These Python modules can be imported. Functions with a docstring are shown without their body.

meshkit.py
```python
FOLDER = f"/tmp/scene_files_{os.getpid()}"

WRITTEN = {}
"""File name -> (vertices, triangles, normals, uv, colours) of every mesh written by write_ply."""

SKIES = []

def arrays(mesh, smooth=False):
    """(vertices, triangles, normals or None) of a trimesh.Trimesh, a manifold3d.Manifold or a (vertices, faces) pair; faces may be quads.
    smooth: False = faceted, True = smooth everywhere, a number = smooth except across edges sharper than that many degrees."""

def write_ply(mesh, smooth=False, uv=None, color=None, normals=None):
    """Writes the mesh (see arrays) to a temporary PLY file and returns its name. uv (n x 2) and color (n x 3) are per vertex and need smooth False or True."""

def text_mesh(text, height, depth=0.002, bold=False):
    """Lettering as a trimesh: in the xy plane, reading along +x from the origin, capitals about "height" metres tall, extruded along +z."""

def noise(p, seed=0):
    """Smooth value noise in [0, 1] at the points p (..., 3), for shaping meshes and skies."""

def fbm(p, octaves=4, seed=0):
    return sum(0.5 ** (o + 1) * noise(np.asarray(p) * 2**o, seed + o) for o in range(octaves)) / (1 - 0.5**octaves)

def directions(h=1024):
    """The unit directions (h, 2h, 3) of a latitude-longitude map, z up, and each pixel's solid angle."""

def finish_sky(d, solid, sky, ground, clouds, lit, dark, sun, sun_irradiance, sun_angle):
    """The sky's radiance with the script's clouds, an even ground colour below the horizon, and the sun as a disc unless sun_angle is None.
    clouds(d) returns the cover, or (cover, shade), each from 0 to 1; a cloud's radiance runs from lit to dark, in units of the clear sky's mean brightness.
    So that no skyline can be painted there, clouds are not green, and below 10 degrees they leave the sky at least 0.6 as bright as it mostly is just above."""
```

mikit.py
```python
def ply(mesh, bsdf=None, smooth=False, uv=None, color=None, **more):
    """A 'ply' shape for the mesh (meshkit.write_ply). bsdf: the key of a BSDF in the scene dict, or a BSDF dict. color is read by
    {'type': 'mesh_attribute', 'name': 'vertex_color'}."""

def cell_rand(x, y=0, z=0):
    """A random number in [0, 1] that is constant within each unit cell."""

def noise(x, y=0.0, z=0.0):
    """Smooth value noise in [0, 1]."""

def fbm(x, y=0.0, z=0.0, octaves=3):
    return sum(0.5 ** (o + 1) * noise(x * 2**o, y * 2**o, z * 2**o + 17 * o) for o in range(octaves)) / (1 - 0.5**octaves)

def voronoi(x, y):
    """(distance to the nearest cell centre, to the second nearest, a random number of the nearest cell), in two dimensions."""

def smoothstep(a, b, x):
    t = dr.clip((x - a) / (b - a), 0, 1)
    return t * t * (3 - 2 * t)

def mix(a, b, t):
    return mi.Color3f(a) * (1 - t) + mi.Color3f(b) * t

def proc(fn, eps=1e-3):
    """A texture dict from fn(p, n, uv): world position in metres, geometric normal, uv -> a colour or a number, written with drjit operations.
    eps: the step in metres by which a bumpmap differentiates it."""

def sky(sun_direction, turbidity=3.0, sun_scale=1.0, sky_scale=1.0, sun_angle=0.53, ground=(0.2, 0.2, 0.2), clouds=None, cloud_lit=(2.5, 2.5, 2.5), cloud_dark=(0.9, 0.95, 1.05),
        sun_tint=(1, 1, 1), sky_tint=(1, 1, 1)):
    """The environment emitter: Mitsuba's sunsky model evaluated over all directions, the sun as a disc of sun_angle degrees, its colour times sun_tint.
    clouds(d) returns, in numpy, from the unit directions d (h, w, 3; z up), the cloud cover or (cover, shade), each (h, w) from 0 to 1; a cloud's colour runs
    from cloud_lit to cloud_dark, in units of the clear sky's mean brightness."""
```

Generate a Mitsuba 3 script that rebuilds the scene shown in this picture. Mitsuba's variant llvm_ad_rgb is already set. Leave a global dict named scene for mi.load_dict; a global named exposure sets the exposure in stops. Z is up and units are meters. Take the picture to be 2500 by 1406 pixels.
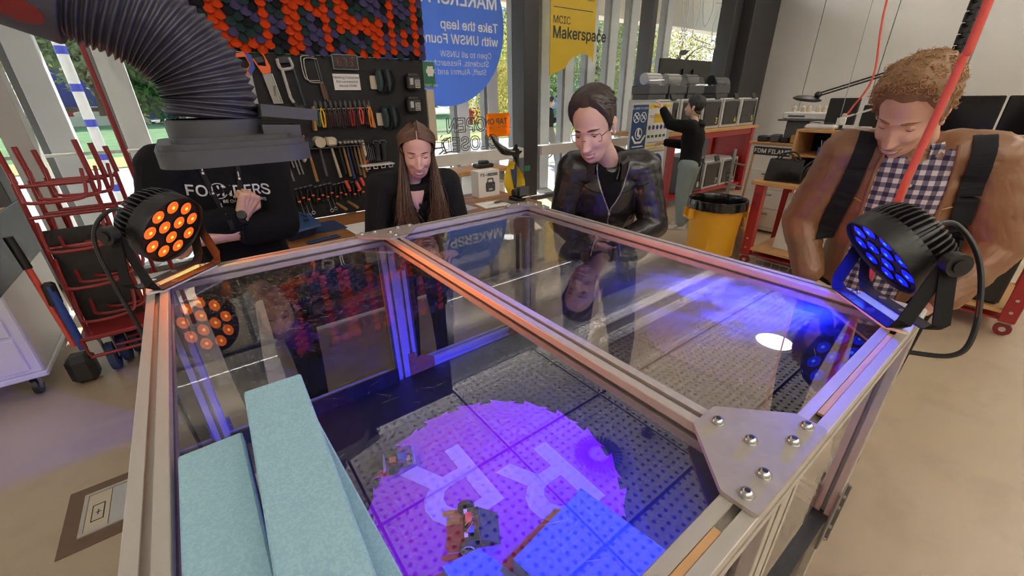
import math, numpy as np, trimesh, mitsuba as mi, mikit, meshkit
import manifold3d as m3
import drjit as dr
from shapely.geometry import Polygon, Point, LineString, box as sbox
from shapely import affinity
from shapely.ops import unary_union
from mikit import proc, noise, fbm, smoothstep, mix, cell_rand, voronoi

TF = mi.ScalarTransform4f
scene, labels, _used = {'type': 'scene'}, {}, {}
exposure = 0.0
# ------------------------------------------------------------------ camera, sky, sun, large lights
YAW, PITCH, ROLL, EYE = math.radians(37.0948), math.radians(24.786), math.radians(0.7996), (0.0, 0.0, 1.70)
_fw = np.array([math.sin(YAW) * math.cos(PITCH), math.cos(YAW) * math.cos(PITCH), -math.sin(PITCH)])
_rt = np.array([math.cos(YAW), -math.sin(YAW), 0.0])
_dn = np.cross(_fw, _rt)
_up = -(-math.sin(ROLL) * _rt + math.cos(ROLL) * _dn)
scene['camera'] = {'type': 'perspective', 'fov_axis': 'x', 'fov': 2 * math.degrees(math.atan(1250 / 1004.8)), 'near_clip': 0.02, 'far_clip': 500.0,
                   'to_world': TF().look_at(origin=list(EYE), target=list(np.array(EYE) + _fw), up=list(_up))}
_el, SUN = math.radians(41), (0.42, 0.907)
def _clouds(d):
    n = meshkit.fbm(d * np.array([3.0, 3.0, 6.0]), 4, 3)
    return np.clip((n - 0.56) * 3.5, 0, 0.7)
scene['sky'] = mikit.sky((SUN[0] * math.cos(_el), SUN[1] * math.cos(_el), math.sin(_el)), turbidity=3.0, sun_scale=9.0, sky_scale=13.0,
                         sun_tint=(1.0, 1.14, 1.45), sky_tint=(1.15, 1.0, 0.82), clouds=_clouds, cloud_lit=(1.6, 1.6, 1.6), ground=(0.25, 0.25, 0.22))
scene['sky']['sampling_weight'] = 1.2
CEIL_LAMP, ADDED_FILL, ORANGE_W, BLUE_W = 30.0, 60.0, 7.0, 115.0   # radiance of the ceiling discs and the added uplights; beams of the two stage lamps

# ------------------------------------------------------------------ helpers
def lin(c):
    if isinstance(c, str):
        c = [int(c[i:i + 2], 16) / 255 for i in (1, 3, 5)]
    return [x / 12.92 if x <= 0.04045 else ((x + 0.055) / 1.055) ** 2.4 for x in c]
def rgb(c): return {'type': 'rgb', 'value': lin(c)}
def mat(name, col, rough=0.5, metal=0.0, spec=0.5, coat=0.0, sheen=0.0, bump=None, bscale=0.001):
    b = {'type': 'principled', 'base_color': col if isinstance(col, dict) else rgb(col), 'roughness': rough, 'metallic': metal, 'specular': spec}
    if coat: b['clearcoat'] = coat; b['clearcoat_gloss'] = 0.9
    if sheen: b['sheen'] = sheen
    if bump is not None: b = {'type': 'bumpmap', 'arbitrary': bump, 'scale': bscale, 'bsdf': b}
    scene['m_' + name] = {'type': 'twosided', 'bsdf': b}
def uniq(k):
    n = _used.get(k, 0); _used[k] = n + 1
    return k if n == 0 else f'{k}_{n:03d}'
def thing(name, label, cat, group=None, kind=None):
    k = uniq(name)
    d = {'label': label, 'category': cat}
    if group: d['group'] = group
    if kind: d['kind'] = kind
    labels[k] = d
    return k
def struct(name):
    k = uniq(name); labels[k] = {'kind': 'structure'}
    return k
def shp(mesh, m, smooth=35, M=None, **kw):
    if isinstance(mesh, dict): d = dict(mesh)
    else: d = mikit.ply(mesh, 'm_' + m, smooth, **kw)
    if M is not None: d['to_world'] = TF(np.asarray(M, float).tolist())
    return d
def part(parent, name, mesh, m=None, smooth=35, label=None, stuff=False, M=None, **kw):
    k = uniq(parent + '__' + name)
    scene[k] = shp(mesh, m, smooth, M, **kw)
    if label or stuff:
        labels[k] = {}
        if label: labels[k]['label'] = label
        if stuff: labels[k]['kind'] = 'stuff'
    return k
def solo(name, mesh, m, label, cat, group=None, smooth=35, M=None, kind=None):
    k = thing(name, label, cat, group, kind); scene[k] = shp(mesh, m, smooth, M)
    return k
def cat(*ms):
    l = []
    for m in ms: l += list(m) if isinstance(m, (list, tuple)) else [m]
    return trimesh.util.concatenate(l)
def tm(v, f): return trimesh.Trimesh(np.asarray(v, float), np.asarray(f, int), process=False)
def hull(p): return trimesh.convex.convex_hull(np.asarray(p, float))
_C8 = np.array([[x, y, z] for x in (-1, 1) for y in (-1, 1) for z in (-1, 1)], float)
def bx(sx, sy, sz, r=0.0, c=(0, 0, 0)):
    "box of full size, bevelled by r, centred at c"
    h = np.array([sx, sy, sz]) / 2; r = min(r, h.min() * 0.8)
    if r <= 0:
        m = trimesh.creation.box((sx, sy, sz)); m.apply_translation(c); return tm(m.vertices, m.faces)
    pts = []
    for s in _C8:
        for a in range(3):
            p = s * h; q = s * (h - r); q[a] = p[a]; pts.append(q)
    m = hull(pts); m.apply_translation(c); return tm(m.vertices, m.faces)
def b2(x0, x1, y0, y1, z0, z1, r=0.0):
    return bx(x1 - x0, y1 - y0, z1 - z0, r, ((x0 + x1) / 2, (y0 + y1) / 2, (z0 + z1) / 2))
def frame(p0, p1):
    d = np.asarray(p1, float) - np.asarray(p0, float); L = np.linalg.norm(d); d /= L
    a = np.cross(d, [0, 0, 1.0] if abs(d[2]) < 0.95 else [1.0, 0, 0]); a /= np.linalg.norm(a)
    return d, a, np.cross(d, a), L
def tube(pts, r, n=10, cap=True, closed=False):
    p = np.asarray(pts, float); N = len(p); r = np.broadcast_to(r, (N,))
    t = (np.roll(p, -1, 0) - np.roll(p, 1, 0)) if closed else np.gradient(p, axis=0)
    t /= np.linalg.norm(t, axis=1, keepdims=True) + 1e-12
    a = np.zeros_like(p); u = np.cross(t[0], [0, 0, 1.0] if abs(t[0][2]) < 0.9 else [1.0, 0, 0])
    for i in range(N):
        u = u - t[i] * np.dot(u, t[i]); u /= np.linalg.norm(u) + 1e-12; a[i] = u
    b = np.cross(t, a); an = np.arange(n) * 2 * np.pi / n
    v = (p[:, None] + r[:, None, None] * (np.cos(an)[None, :, None] * a[:, None] + np.sin(an)[None, :, None] * b[:, None])).reshape(-1, 3)
    f = []
    for i in range(N if closed else N - 1):
        i2 = (i + 1) % N
        for j in range(n):
            k = (j + 1) % n
            f += [[i * n + j, i * n + k, i2 * n + k], [i * n + j, i2 * n + k, i2 * n + j]]
    if cap and not closed:
        v = np.vstack([v, p[0], p[-1]]); c0, c1 = N * n, N * n + 1
        for j in range(n):
            k = (j + 1) % n
            f += [[c0, k, j], [c1, (N - 1) * n + j, (N - 1) * n + k]]
    return tm(v, f)
def cyl(p0, p1, r, n=20, r2=None): return tube([p0, p1], [r, r if r2 is None else r2], n)
def spline(pts, n=8):
    "Catmull-Rom through the points"
    p = np.asarray(pts, float); p = np.vstack([2 * p[0] - p[1], p, 2 * p[-1] - p[-2]]); out = []
    for i in range(1, len(p) - 2):
        for t in np.linspace(0, 1, n, endpoint=False):
            out.append(0.5 * (2 * p[i] + (p[i + 1] - p[i - 1]) * t + (2 * p[i - 1] - 5 * p[i] + 4 * p[i + 1] - p[i + 2]) * t * t + (3 * p[i] - p[i - 1] - 3 * p[i + 1] + p[i + 2]) * t ** 3))
    return np.array(out + [p[-2]])
def lathe(prof, n=24):
    "profile [(r, z)...] about z"
    p = np.asarray(prof, float); N = len(p); an = np.arange(n) * 2 * np.pi / n
    v = np.stack([p[:, None, 0] * np.cos(an), p[:, None, 0] * np.sin(an), np.repeat(p[:, None, 1], n, 1)], -1).reshape(-1, 3); f = []
    for i in range(N - 1):
        for j in range(n):
            k = (j + 1) % n
            f += [[i * n + j, i * n + k, (i + 1) * n + k], [i * n + j, (i + 1) * n + k, (i + 1) * n + j]]
    return tm(v, f)
def prism(poly, h, z0=0.0):
    "shapely polygon or points, extruded along +z"
    if not hasattr(poly, 'geom_type'): poly = Polygon(poly)
    if not poly.is_valid: poly = poly.buffer(0)
    gs = getattr(poly, 'geoms', [poly]); ms = [trimesh.creation.extrude_polygon(g, h, engine='earcut') for g in gs if g.area > 0]
    m = cat(ms); m.apply_translation((0, 0, z0)); return tm(m.vertices, m.faces)
def sph(c, r, sub=2, s=(1, 1, 1)):
    m = trimesh.creation.icosphere(sub, r); return tm(m.vertices * np.array(s) + np.array(c), m.faces)
def mv(mesh, loc=(0, 0, 0), rz=0.0, rx=0.0, ry=0.0, s=None):
    m = mesh.copy()
    if s is not None: m.vertices = m.vertices * np.asarray(s)
    m.apply_transform(mtx(loc, rz, rx, ry)); return m
def mtx(loc=(0, 0, 0), rz=0.0, rx=0.0, ry=0.0):
    R = trimesh.transformations
    return R.translation_matrix(loc) @ R.rotation_matrix(rz, [0, 0, 1]) @ R.rotation_matrix(ry, [0, 1, 0]) @ R.rotation_matrix(rx, [1, 0, 0])
def basis(o, u, v, w=None):
    "matrix taking local x,y,z to u,v,w at o"
    u = np.asarray(u, float); u = u / np.linalg.norm(u); v = np.asarray(v, float); v = v - u * np.dot(u, v); v /= np.linalg.norm(v)
    w = np.cross(u, v) if w is None else np.asarray(w, float)
    M = np.eye(4); M[:3, 0], M[:3, 1], M[:3, 2], M[:3, 3] = u, v, w, o
    return M
def xf(mesh, M):
    m = mesh.copy(); m.vertices = m.vertices @ M[:3, :3].T + M[:3, 3]
    if np.linalg.det(M[:3, :3]) < 0: m.faces = m.faces[:, ::-1]
    return m
def text(s, h, depth=0.001, bold=False, align='c'):
    m = meshkit.text_mesh(s, h, depth, bold); b = m.bounds
    dx = {'c': -(b[0][0] + b[1][0]) / 2, 'l': -b[0][0], 'r': -b[1][0]}[align]
    m.apply_translation((dx, 0, 0)); return tm(m.vertices, m.faces)
def grid(nx, ny, fn):
    "surface patch fn(u, v) -> (n, 3)"
    u, v = np.meshgrid(np.linspace(0, 1, nx), np.linspace(0, 1, ny), indexing='ij')
    P = fn(u.ravel(), v.ravel()); f = []
    i, j = np.meshgrid(np.arange(nx - 1), np.arange(ny - 1), indexing='ij'); a = (i * ny + j).ravel()
    f = np.vstack([np.stack([a, a + ny, a + ny + 1], 1), np.stack([a, a + ny + 1, a + 1], 1)])
    return tm(P, f)
def rrect(w, h, r, c=(0, 0)):
    return affinity.translate(sbox(-w / 2 + r, -h / 2 + r, w / 2 - r, h / 2 - r).buffer(r, 6), c[0], c[1])
X, Y, Z = np.eye(3)

# ------------------------------------------------------------------ materials
mat('alu', '#bdb7ae', 0.42, 0.35)
mat('alu_dark', '#6e6a66', 0.5, 0.4)
mat('plate', proc(lambda p, n, uv: mix(lin('#a29b95'), lin('#b6afa8'), fbm(p.x * 60, p.y * 60, p.z * 60))), 0.5, 0.45)
mat('steel', '#c9c9c8', 0.22, 1.0)
mat('steel_dull', '#9a9994', 0.45, 0.8)
mat('black', '#0d0d0d', 0.42)
mat('black_matte', '#0f0f10', 0.8, spec=0.25)
mat('black_gloss', '#0a0a0c', 0.12)
mat('peg', '#0a0a0c', 0.6, spec=0.3)
mat('floor_black', proc(lambda p, n, uv: mix(lin('#0b0a0d'), lin('#151317'), smoothstep(0.5, 0.75, fbm(p.x * 25, p.y * 25, 0)))), 0.5)
mat('grey', '#6f7072', 0.5)
mat('grey_dark', '#3a3b3e', 0.5)
mat('grey_light', '#b4b4b2', 0.5)
mat('white', '#dcdad5', 0.5)
mat('white_gloss', '#e6e4df', 0.2)
mat('paper', '#eeece8', 0.8, spec=0.1)
mat('cream', '#c4b8a2', 0.6)
mat('red', '#8c1a1c', 0.38)
mat('red_frame', '#80201f', 0.35)
mat('red_dark', '#6a1218', 0.4)
mat('red_sign', '#b8232b', 0.5)
mat('coral', '#e0584a', 0.45)
mat('yellow_bin', '#dd9f1d', 0.4)
mat('yellow_sign', '#d9b51c', 0.45)
mat('yellow', '#e2bd21', 0.5)
mat('orange', '#ee6a2a', 0.5)
mat('orange_tap', '#f08a1c', 0.5)
mat('green', '#0f5a3a', 0.5)
mat('green_mat', '#2f6b52', 0.7)
mat('teal', '#0d2829', 0.4)
mat('blue', '#23408e', 0.45)
mat('blue_dark', '#1b2a4a', 0.7)
mat('blue_hose', '#2536a8', 0.4)
mat('navy', '#17355e', 0.5)
mat('hose', '#2e2e3a', 0.38)
mat('hood', '#36373c', 0.5)
mat('foam', proc(lambda p, n, uv: mix(lin('#93bccc'), lin('#9fc6d4'), smoothstep(0.35, 0.7, fbm(p.x * 420, p.y * 420, p.z * 420)))), 0.85, spec=0.15,
    bump=proc(lambda p, n, uv: fbm(p.x * 700, p.y * 700, p.z * 700), 4e-4), bscale=0.0003)
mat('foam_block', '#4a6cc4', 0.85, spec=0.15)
mat('masking', '#8a5638', 0.75, spec=0.2)
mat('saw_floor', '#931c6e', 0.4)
mat('letter_floor', '#a89a86', 0.45)
def _wood(p, a, b, s):
    g = fbm(p.x * 2.0 * s, p.y * 26 * s, p.z * 10 * s) ; r = fbm(p.x * 9 * s, p.y * 150 * s, 3.0)
    return mix(lin(a), lin(b), dr.clip(0.25 + 0.9 * (g - 0.3) + 0.5 * (r - 0.5), 0, 1))
mat('bench', proc(lambda p, n, uv: _wood(p, '#6e4526', '#b07c4b', 1.0)), 0.42)
mat('wood', proc(lambda p, n, uv: _wood(mi.Point3f(p.y, p.x, p.z), '#a8763f', '#cf9f68', 1.0)), 0.5)
mat('ply_edge', '#c79a66', 0.6)
mat('hickory', '#9a7042', 0.5)
mat('straw', '#b98a4e', 0.8)
mat('fluff', '#b9a893', 0.9)
mat('concrete', proc(lambda p, n, uv: mix(mix(lin('#a8967e'), lin('#bba78d'), fbm(p.x * 1.3, p.y * 1.3, 0.5)), lin('#988670'), 0.35 * smoothstep(0.5, 0.85, fbm(p.x * 5, p.y * 7, 4.0, 4)))), 0.36, spec=0.5)
mat('wall_white', proc(lambda p, n, uv: mix(lin('#cfcdc8'), lin('#d9d7d2'), fbm(p.y * 1.5, p.z * 1.2, p.x))), 0.35)
mat('plaster', '#cfccc6', 0.7)
def _perf(p, n, uv):
    u, v = p.x * 10 - dr.floor(p.x * 10) - 0.5, p.y * 10 - dr.floor(p.y * 10) - 0.5
    return mix(lin('#1a1a1c'), lin('#d6d6d4'), smoothstep(0.19, 0.23, dr.sqrt(u * u + v * v)))
mat('ceiling', proc(_perf), 0.6)
mat('frame', '#3b3a3c', 0.45)
mat('column', '#232224', 0.5)
mat('soffit', '#e6dbc6', 0.7)
mat('fin', '#f0f2f5', 0.5)
mat('sticker', '#5f86d8', 0.5)
mat('sticker_text', '#f2f4f8', 0.5)
mat('lawn', proc(lambda p, n, uv: mix(lin('#4c6a4a'), lin('#68855c'), fbm(p.x * 1.5, p.y * 1.5, 0.0))), 0.9, spec=0.1)
mat('lawn_dry', proc(lambda p, n, uv: mix(lin('#94a05a'), lin('#b7b574'), fbm(p.x * 3, p.y * 3, 0.0))), 0.9, spec=0.1)
mat('paving', proc(lambda p, n, uv: mix(lin('#a9a7a4'), lin('#bcb8b2'), fbm(p.x * 3, p.y * 3, 0.0))), 0.7)
mat('asphalt', '#6a6a6a', 0.8)
mat('bark', '#5d4a3a', 0.9)
def leaf(name, col):
    scene['m_' + name] = {'type': 'principledthin', 'base_color': rgb(col), 'roughness': 0.6, 'diff_trans': 0.9}
leaf('leaf_yellow', '#b8b065'); leaf('leaf_green', '#8aa060'); leaf('leaf_dark', '#587a40'); leaf('leaf_olive', '#a0aa7c')
def glass(name, tint=1.0, ior=1.5):
    scene['m_' + name] = {'type': 'thindielectric', 'int_ior': ior, 'specular_transmittance': {'type': 'rgb', 'value': tint}}
glass('pane', [0.93, 0.96, 0.95]); glass('poly', [0.66, 0.66, 0.68], 1.8); glass('side', [0.95, 0.95, 0.95], 1.5)
scene['m_poly_dusty'] = {'type': 'blendbsdf', 'weight': proc(lambda p, n, uv: 0.003 + 0.05 * dr.exp(-(dr.square(p.x - 1.02) / 0.035 + dr.square(p.y - 0.46) / 0.06)) * smoothstep(0.25, 0.7, fbm(p.x * 16 + p.y * 5, p.y * 16, 0.0))), 'a': scene['m_poly'], 'b': {'type': 'twosided', 'bsdf': {'type': 'diffuse', 'reflectance': rgb('#cfcfcf')}}}; glass('clear', [0.85, 0.87, 0.88])
def emit(col, s, w=.01): return {'type': 'area', 'sampling_weight': w, 'radiance': {'type': 'rgb', 'value': [float(c * s) for c in col]}}
# ================================================================== THE SETTING
k = struct('floor'); scene[k] = shp(b2(-5.2, 12.2, -4.6, 5.85, -0.08, 0), 'concrete')
k = struct('wall_left'); scene[k] = shp(b2(-5.3, -5.1, -4.6, 5.85, 0, 5.2), 'plaster')
k = struct('wall_front'); scene[k] = shp(b2(-5.3, 12.4, -4.7, -4.5, 0, 5.2), 'plaster')
k = struct('wall_right'); scene[k] = shp(b2(12.16, 12.4, -4.6, 5.85, 0, 5.2), 'black_matte')
_pm = mikit.ply(b2(-0.02, 0.02, -0.66, 0.66, 0.0, 5.1, 0.004), 'm_wall_white', False)
for i in range(8):
    part(k, 'panel', _pm, M=mtx((12.12, 5.08 - 1.332 * i, 0.04)))
k = struct('ceiling'); scene[k] = shp(b2(-5.2, 12.2, -4.6, 5.85, 5.15, 5.25), 'grey_dark')
_pm = mikit.ply(b2(-0.79, 0.79, -0.735, 0.735, 0.0, 0.02, 0.003), 'm_ceiling', False)
for i in range(-5, 6):
    for j in range(6):
        part(k, 'panel', _pm, M=mtx((2.2 + 0.8 + 1.61 * i, 4.5 - 0.75 - 1.51 * j, 4.60)))
part(k, 'bulkhead', b2(-5.2, 12.1, 4.52, 4.6, 4.62, 5.15), 'grey_dark')
# the window wall: columns, mullions, transom and panes
WY = 5.8
k = struct('wall_back')
scene[k] = shp(b2(-5.2, 12.2, WY - 0.03, WY + 0.12, 4.65, 5.2), 'frame')
part(k, 'column', b2(4.56, 4.86, WY - 0.16, WY + 0.14, 0, 4.65, 0.006), 'column', label='dark column between the windows')
part(k, 'corner_column', b2(10.9, 12.1, WY - 0.45, WY + 0.1, 0, 5.1, 0.01), 'column', label='wide black column in the corner')
part(k, 'corner_column_rib', b2(10.45, 10.75, WY - 0.25, WY + 0.1, 0, 5.1, 0.01), 'column')
part(k, 'light_mullion', b2(-1.19, -1.02, WY - .26, WY - .06, 0, 4.65, 0.005), 'grey_light', label='pale grey window post at the far left')
edges = [-5.1, -3.2, -1.45, 1.62, 4.56, 4.86, 7.75, 10.45]
for x, w, d in ((-3.2, .1, .16), (-1.45, .22, .3), (1.62, .1, .16), (7.75, .12, .3)):
    part(k, 'mullion', b2(x - w / 2, x + w / 2, WY - d / 2, WY + d / 2, 0, 4.65, 0.005), 'frame')
wn = 0
for x0, x1 in zip(edges[:-1], edges[1:]):
    if x0 == 4.56: continue
    wn += 1; w = struct(f'window_{wn}')
    scene[w] = shp(b2(x0, x1, WY - 0.04, WY + 0.06, 3.68, 3.78, 0.004), 'frame')
    part(w, 'sill', b2(x0, x1, WY - 0.05, WY + 0.06, 0, 0.06, 0.004), 'frame')
    for z0, z1 in ((0.06, 3.68), (3.78, 4.65)):
        part(w, 'pane', tm([[x0, WY, z0], [x1, WY, z0], [x1, WY, z1], [x0, WY, z1]], [[0, 1, 2], [0, 2, 3]]), 'pane', False)
    if x1 < 2 or x0 == 1.62:
        part(w, 'handrail', cyl((x0 + .06, WY + .12, 1.255), (x1 - .06, WY + .12, 1.255), 0.016, 10), 'white')
    if x0 in (1.62, 4.86):
        part(w, 'bench_rail', b2(x0 + .05, x1 - .05, WY - .22, WY - .06, 0.79, 0.95, 0.01), 'white')
# ------------------------------------------------------------------ outdoors
k = struct('ground'); scene[k] = shp(b2(-60, 90, 5.92, 90, -0.12, -0.03), 'asphalt')
k = struct('pavement'); scene[k] = shp(b2(-12, 30, 5.92, 16.6, -0.03, -0.012), 'grey')
_t = mikit.ply(b2(-.297, .297, -.297, .297, 0, 0.02, 0.003), 'm_paving', False)
_c = 0
for i in range(2, 22):
    for j in range(14):
        part(k, 'tile', _t, M=mtx((2.0 + 0.6 * i, 6.25 + 0.6 * j, -0.02)))
part(k, 'slab', b2(-12, 2.9, 5.92, 16.6, -0.02, 0), 'paving')
part(k, 'slab', b2(14.9, 30, 5.92, 16.6, -0.02, 0), 'paving')
part(k, 'slab', b2(2.9, 14.9, 14.35, 16.6, -0.02, 0), 'paving')
k = solo('lawn_strip', b2(-40, 60, 16.6, 19.8, -0.03, 0.03), 'lawn_dry', 'strip of yellowing grass at the near edge of the lawn', 'grass', kind='stuff')
k = solo('lawn', b2(-40, 60, 19.8, 50, -0.03, 0.03), 'lawn', 'wide green lawn crossed by long tree shadows', 'lawn', kind='stuff')
k = struct('soffit'); scene[k] = shp(b2(-8, 16, 5.9, 7.9, 4.55, 4.8), 'soffit')
for i in range(12): part(k, 'panel', b2(-8 + 2.0 * i, -6.02 + 2.0 * i, 5.92, 7.3, 4.52, 4.55, 0.004), 'soffit')
part(k, 'beam', b2(-8, 16, 7.35, 7.75, 3.32, 4.6, 0.01), 'soffit')
_f1 = mikit.ply(b2(-.11, .11, -.09, .09, 0, 4.5, 0.006), 'm_fin', False); _f2 = mikit.ply(b2(-.17, -.112, -.07, .07, 0, 4.5, 0.004), 'm_grey', False)
for i in [-5, -4, -3, -2, -1, 0, 1, 2, 3, 8, 9, 10, 11, 12, 13, 14, 15, 16, 17]:
    t = thing('facade_fin', 'tall white vertical fin with a grey edge standing outside the window wall', 'column', 'white fins outside the windows')
    M = mtx((-0.97 + 0.607 * i, 6.5, 0)); part(t, 'blade', _f1, M=M); part(t, 'edge', _f2, M=M)
# striped marker poles
for i, (x, y, lb) in enumerate(((-0.97, 9.0, 'white pole with blue bands seen between the two white fins, nearest the duct'), (-1.70, 9.0, 'white pole with blue bands left of the first white fin'), (-2.35, 9.0, 'white pole with blue bands at the far left behind the grey column'))):
    t = thing('striped_pole', lb, 'pole', 'blue and white striped poles')
    part(t, 'shaft', cyl((x, y, 0), (x, y, 4.2), 0.065, 16), 'white_gloss')
    for j in range(8): part(t, 'band', cyl((x, y, 0.45 + .47 * j), (x, y, 0.55 + .47 * j), 0.068, 16), 'blue_hose')
# trees beyond the lawn
rng = np.random.default_rng(5)
def tree(x, y, h, r, m, n, lb, zc=None, size=0.16):
    t = thing('tree', lb, 'tree')
    zc = zc or h * 0.62
    br = [tube(spline([(x, y, 0), (x + rng.normal(0, .1), y, h * .3), (x + rng.normal(0, .2), y + rng.normal(0, .2), h * .75)], 5), np.linspace(.035, .012, 11) * h * .8, 8)]
    for q in range(7):
        a = rng.uniform(0, 6.28); e = np.array([math.cos(a) * r * .7, math.sin(a) * r * .7, rng.uniform(-.1, .5) * r])
        br.append(tube(spline([(x, y, h * rng.uniform(.25, .45)), np.array([x, y, zc]) + e * .5, np.array([x, y, zc]) + e], 4), np.linspace(.05, .012, 9) * h * .25, 6))
    part(t, 'trunk', cat(br), 'bark', True)
    cl = rng.normal(0, 1, (28, 3)); cl /= np.linalg.norm(cl, axis=1, keepdims=True); cl *= r * rng.uniform(.45, .95, (28, 1)); cl[:, 2] *= (h - zc) / r
    c = cl[rng.integers(0, 28, n)] + rng.normal(0, .24 * r, (n, 3)) + [x, y, zc]
    a = rng.normal(0, 1, (n, 3)); a /= np.linalg.norm(a, axis=1, keepdims=True); b = np.cross(a, rng.normal(0, 1, (n, 3))); b /= np.linalg.norm(b, axis=1, keepdims=True)
    s = size * rng.uniform(.6, 1.4, (n, 1))
    v = np.stack([c - a * s, c + b * s * .5, c + a * s, c - b * s * .5], 1).reshape(-1, 3); i = np.arange(n) * 4
    part(t, 'foliage', tm(v, np.vstack([np.stack([i, i + 1, i + 2], 1), np.stack([i, i + 2, i + 3], 1)])), m, False, stuff=True)
tree(15.2, 19.5, 5.4, 1.9, 'leaf_yellow', 6000, 'yellow-green tree seen through the blue sticker window left of the column', 2.6, .075)
tree(10.6, 15.5, 4.6, 1.3, 'leaf_yellow', 5000, 'small yellow leafed tree just left of the dark column', 2.3, .055)
tree(23.5, 21.5, 7.6, 3.3, 'leaf_olive', 11000, 'large pale green tree behind the yellow hanging sign', 4.0, .105)
tree(29.5, 23.5, 7.0, 3.0, 'leaf_yellow', 9000, 'pale yellow-green tree right of the large tree near the corner', 3.4, .105)
tree(19.2, 24.0, 6.4, 2.4, 'leaf_green', 3500, 'green tree between the dark column and the yellow sign', 3.4, .1)
tree(37.0, 24.0, 8.0, 3.2, 'leaf_yellow', 4000, 'yellow-green tree seen through the window above the monitor', 4.6, .11)
tree(-4.6, 51.5, 10.5, 4.2, 'leaf_olive', 5000, 'tall thin tree with a bare trunk across the lawn at the left', 7.0, .3)
tree(0.5, 52.0, 9.0, 4.4, 'leaf_dark', 6000, 'dark broad tree across the lawn beside the duct', 4.8, .3)
tree(-12.5, 53.0, 8.5, 4.0, 'leaf_yellow', 4000, 'yellowish tree across the lawn at the far left', 4.6, .3)
tree(5.0, 56.0, 9.5, 4.5, 'leaf_dark', 5000, 'dark tree across the lawn partly behind the duct', 5.0, .3)
tree(12.0, 54.0, 10.0, 4.6, 'leaf_dark', 5000, 'dark tree across the lawn behind the blue sticker', 5.5, .3)
tree(-18.5, 57.0, 10.5, 5.0, 'leaf_dark', 5000, 'dark tree behind the yellowish tree at the far left', 6.0, .3)
tree(34.0, 44.0, 11.0, 5.0, 'leaf_dark', 5000, 'dark tree far behind the walking student', 5.5, .3)
tree(22.0, 48.0, 11.0, 5.0, 'leaf_dark', 5000, 'dark tree in the distance behind the small yellow tree', 5.5, .3)
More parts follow.
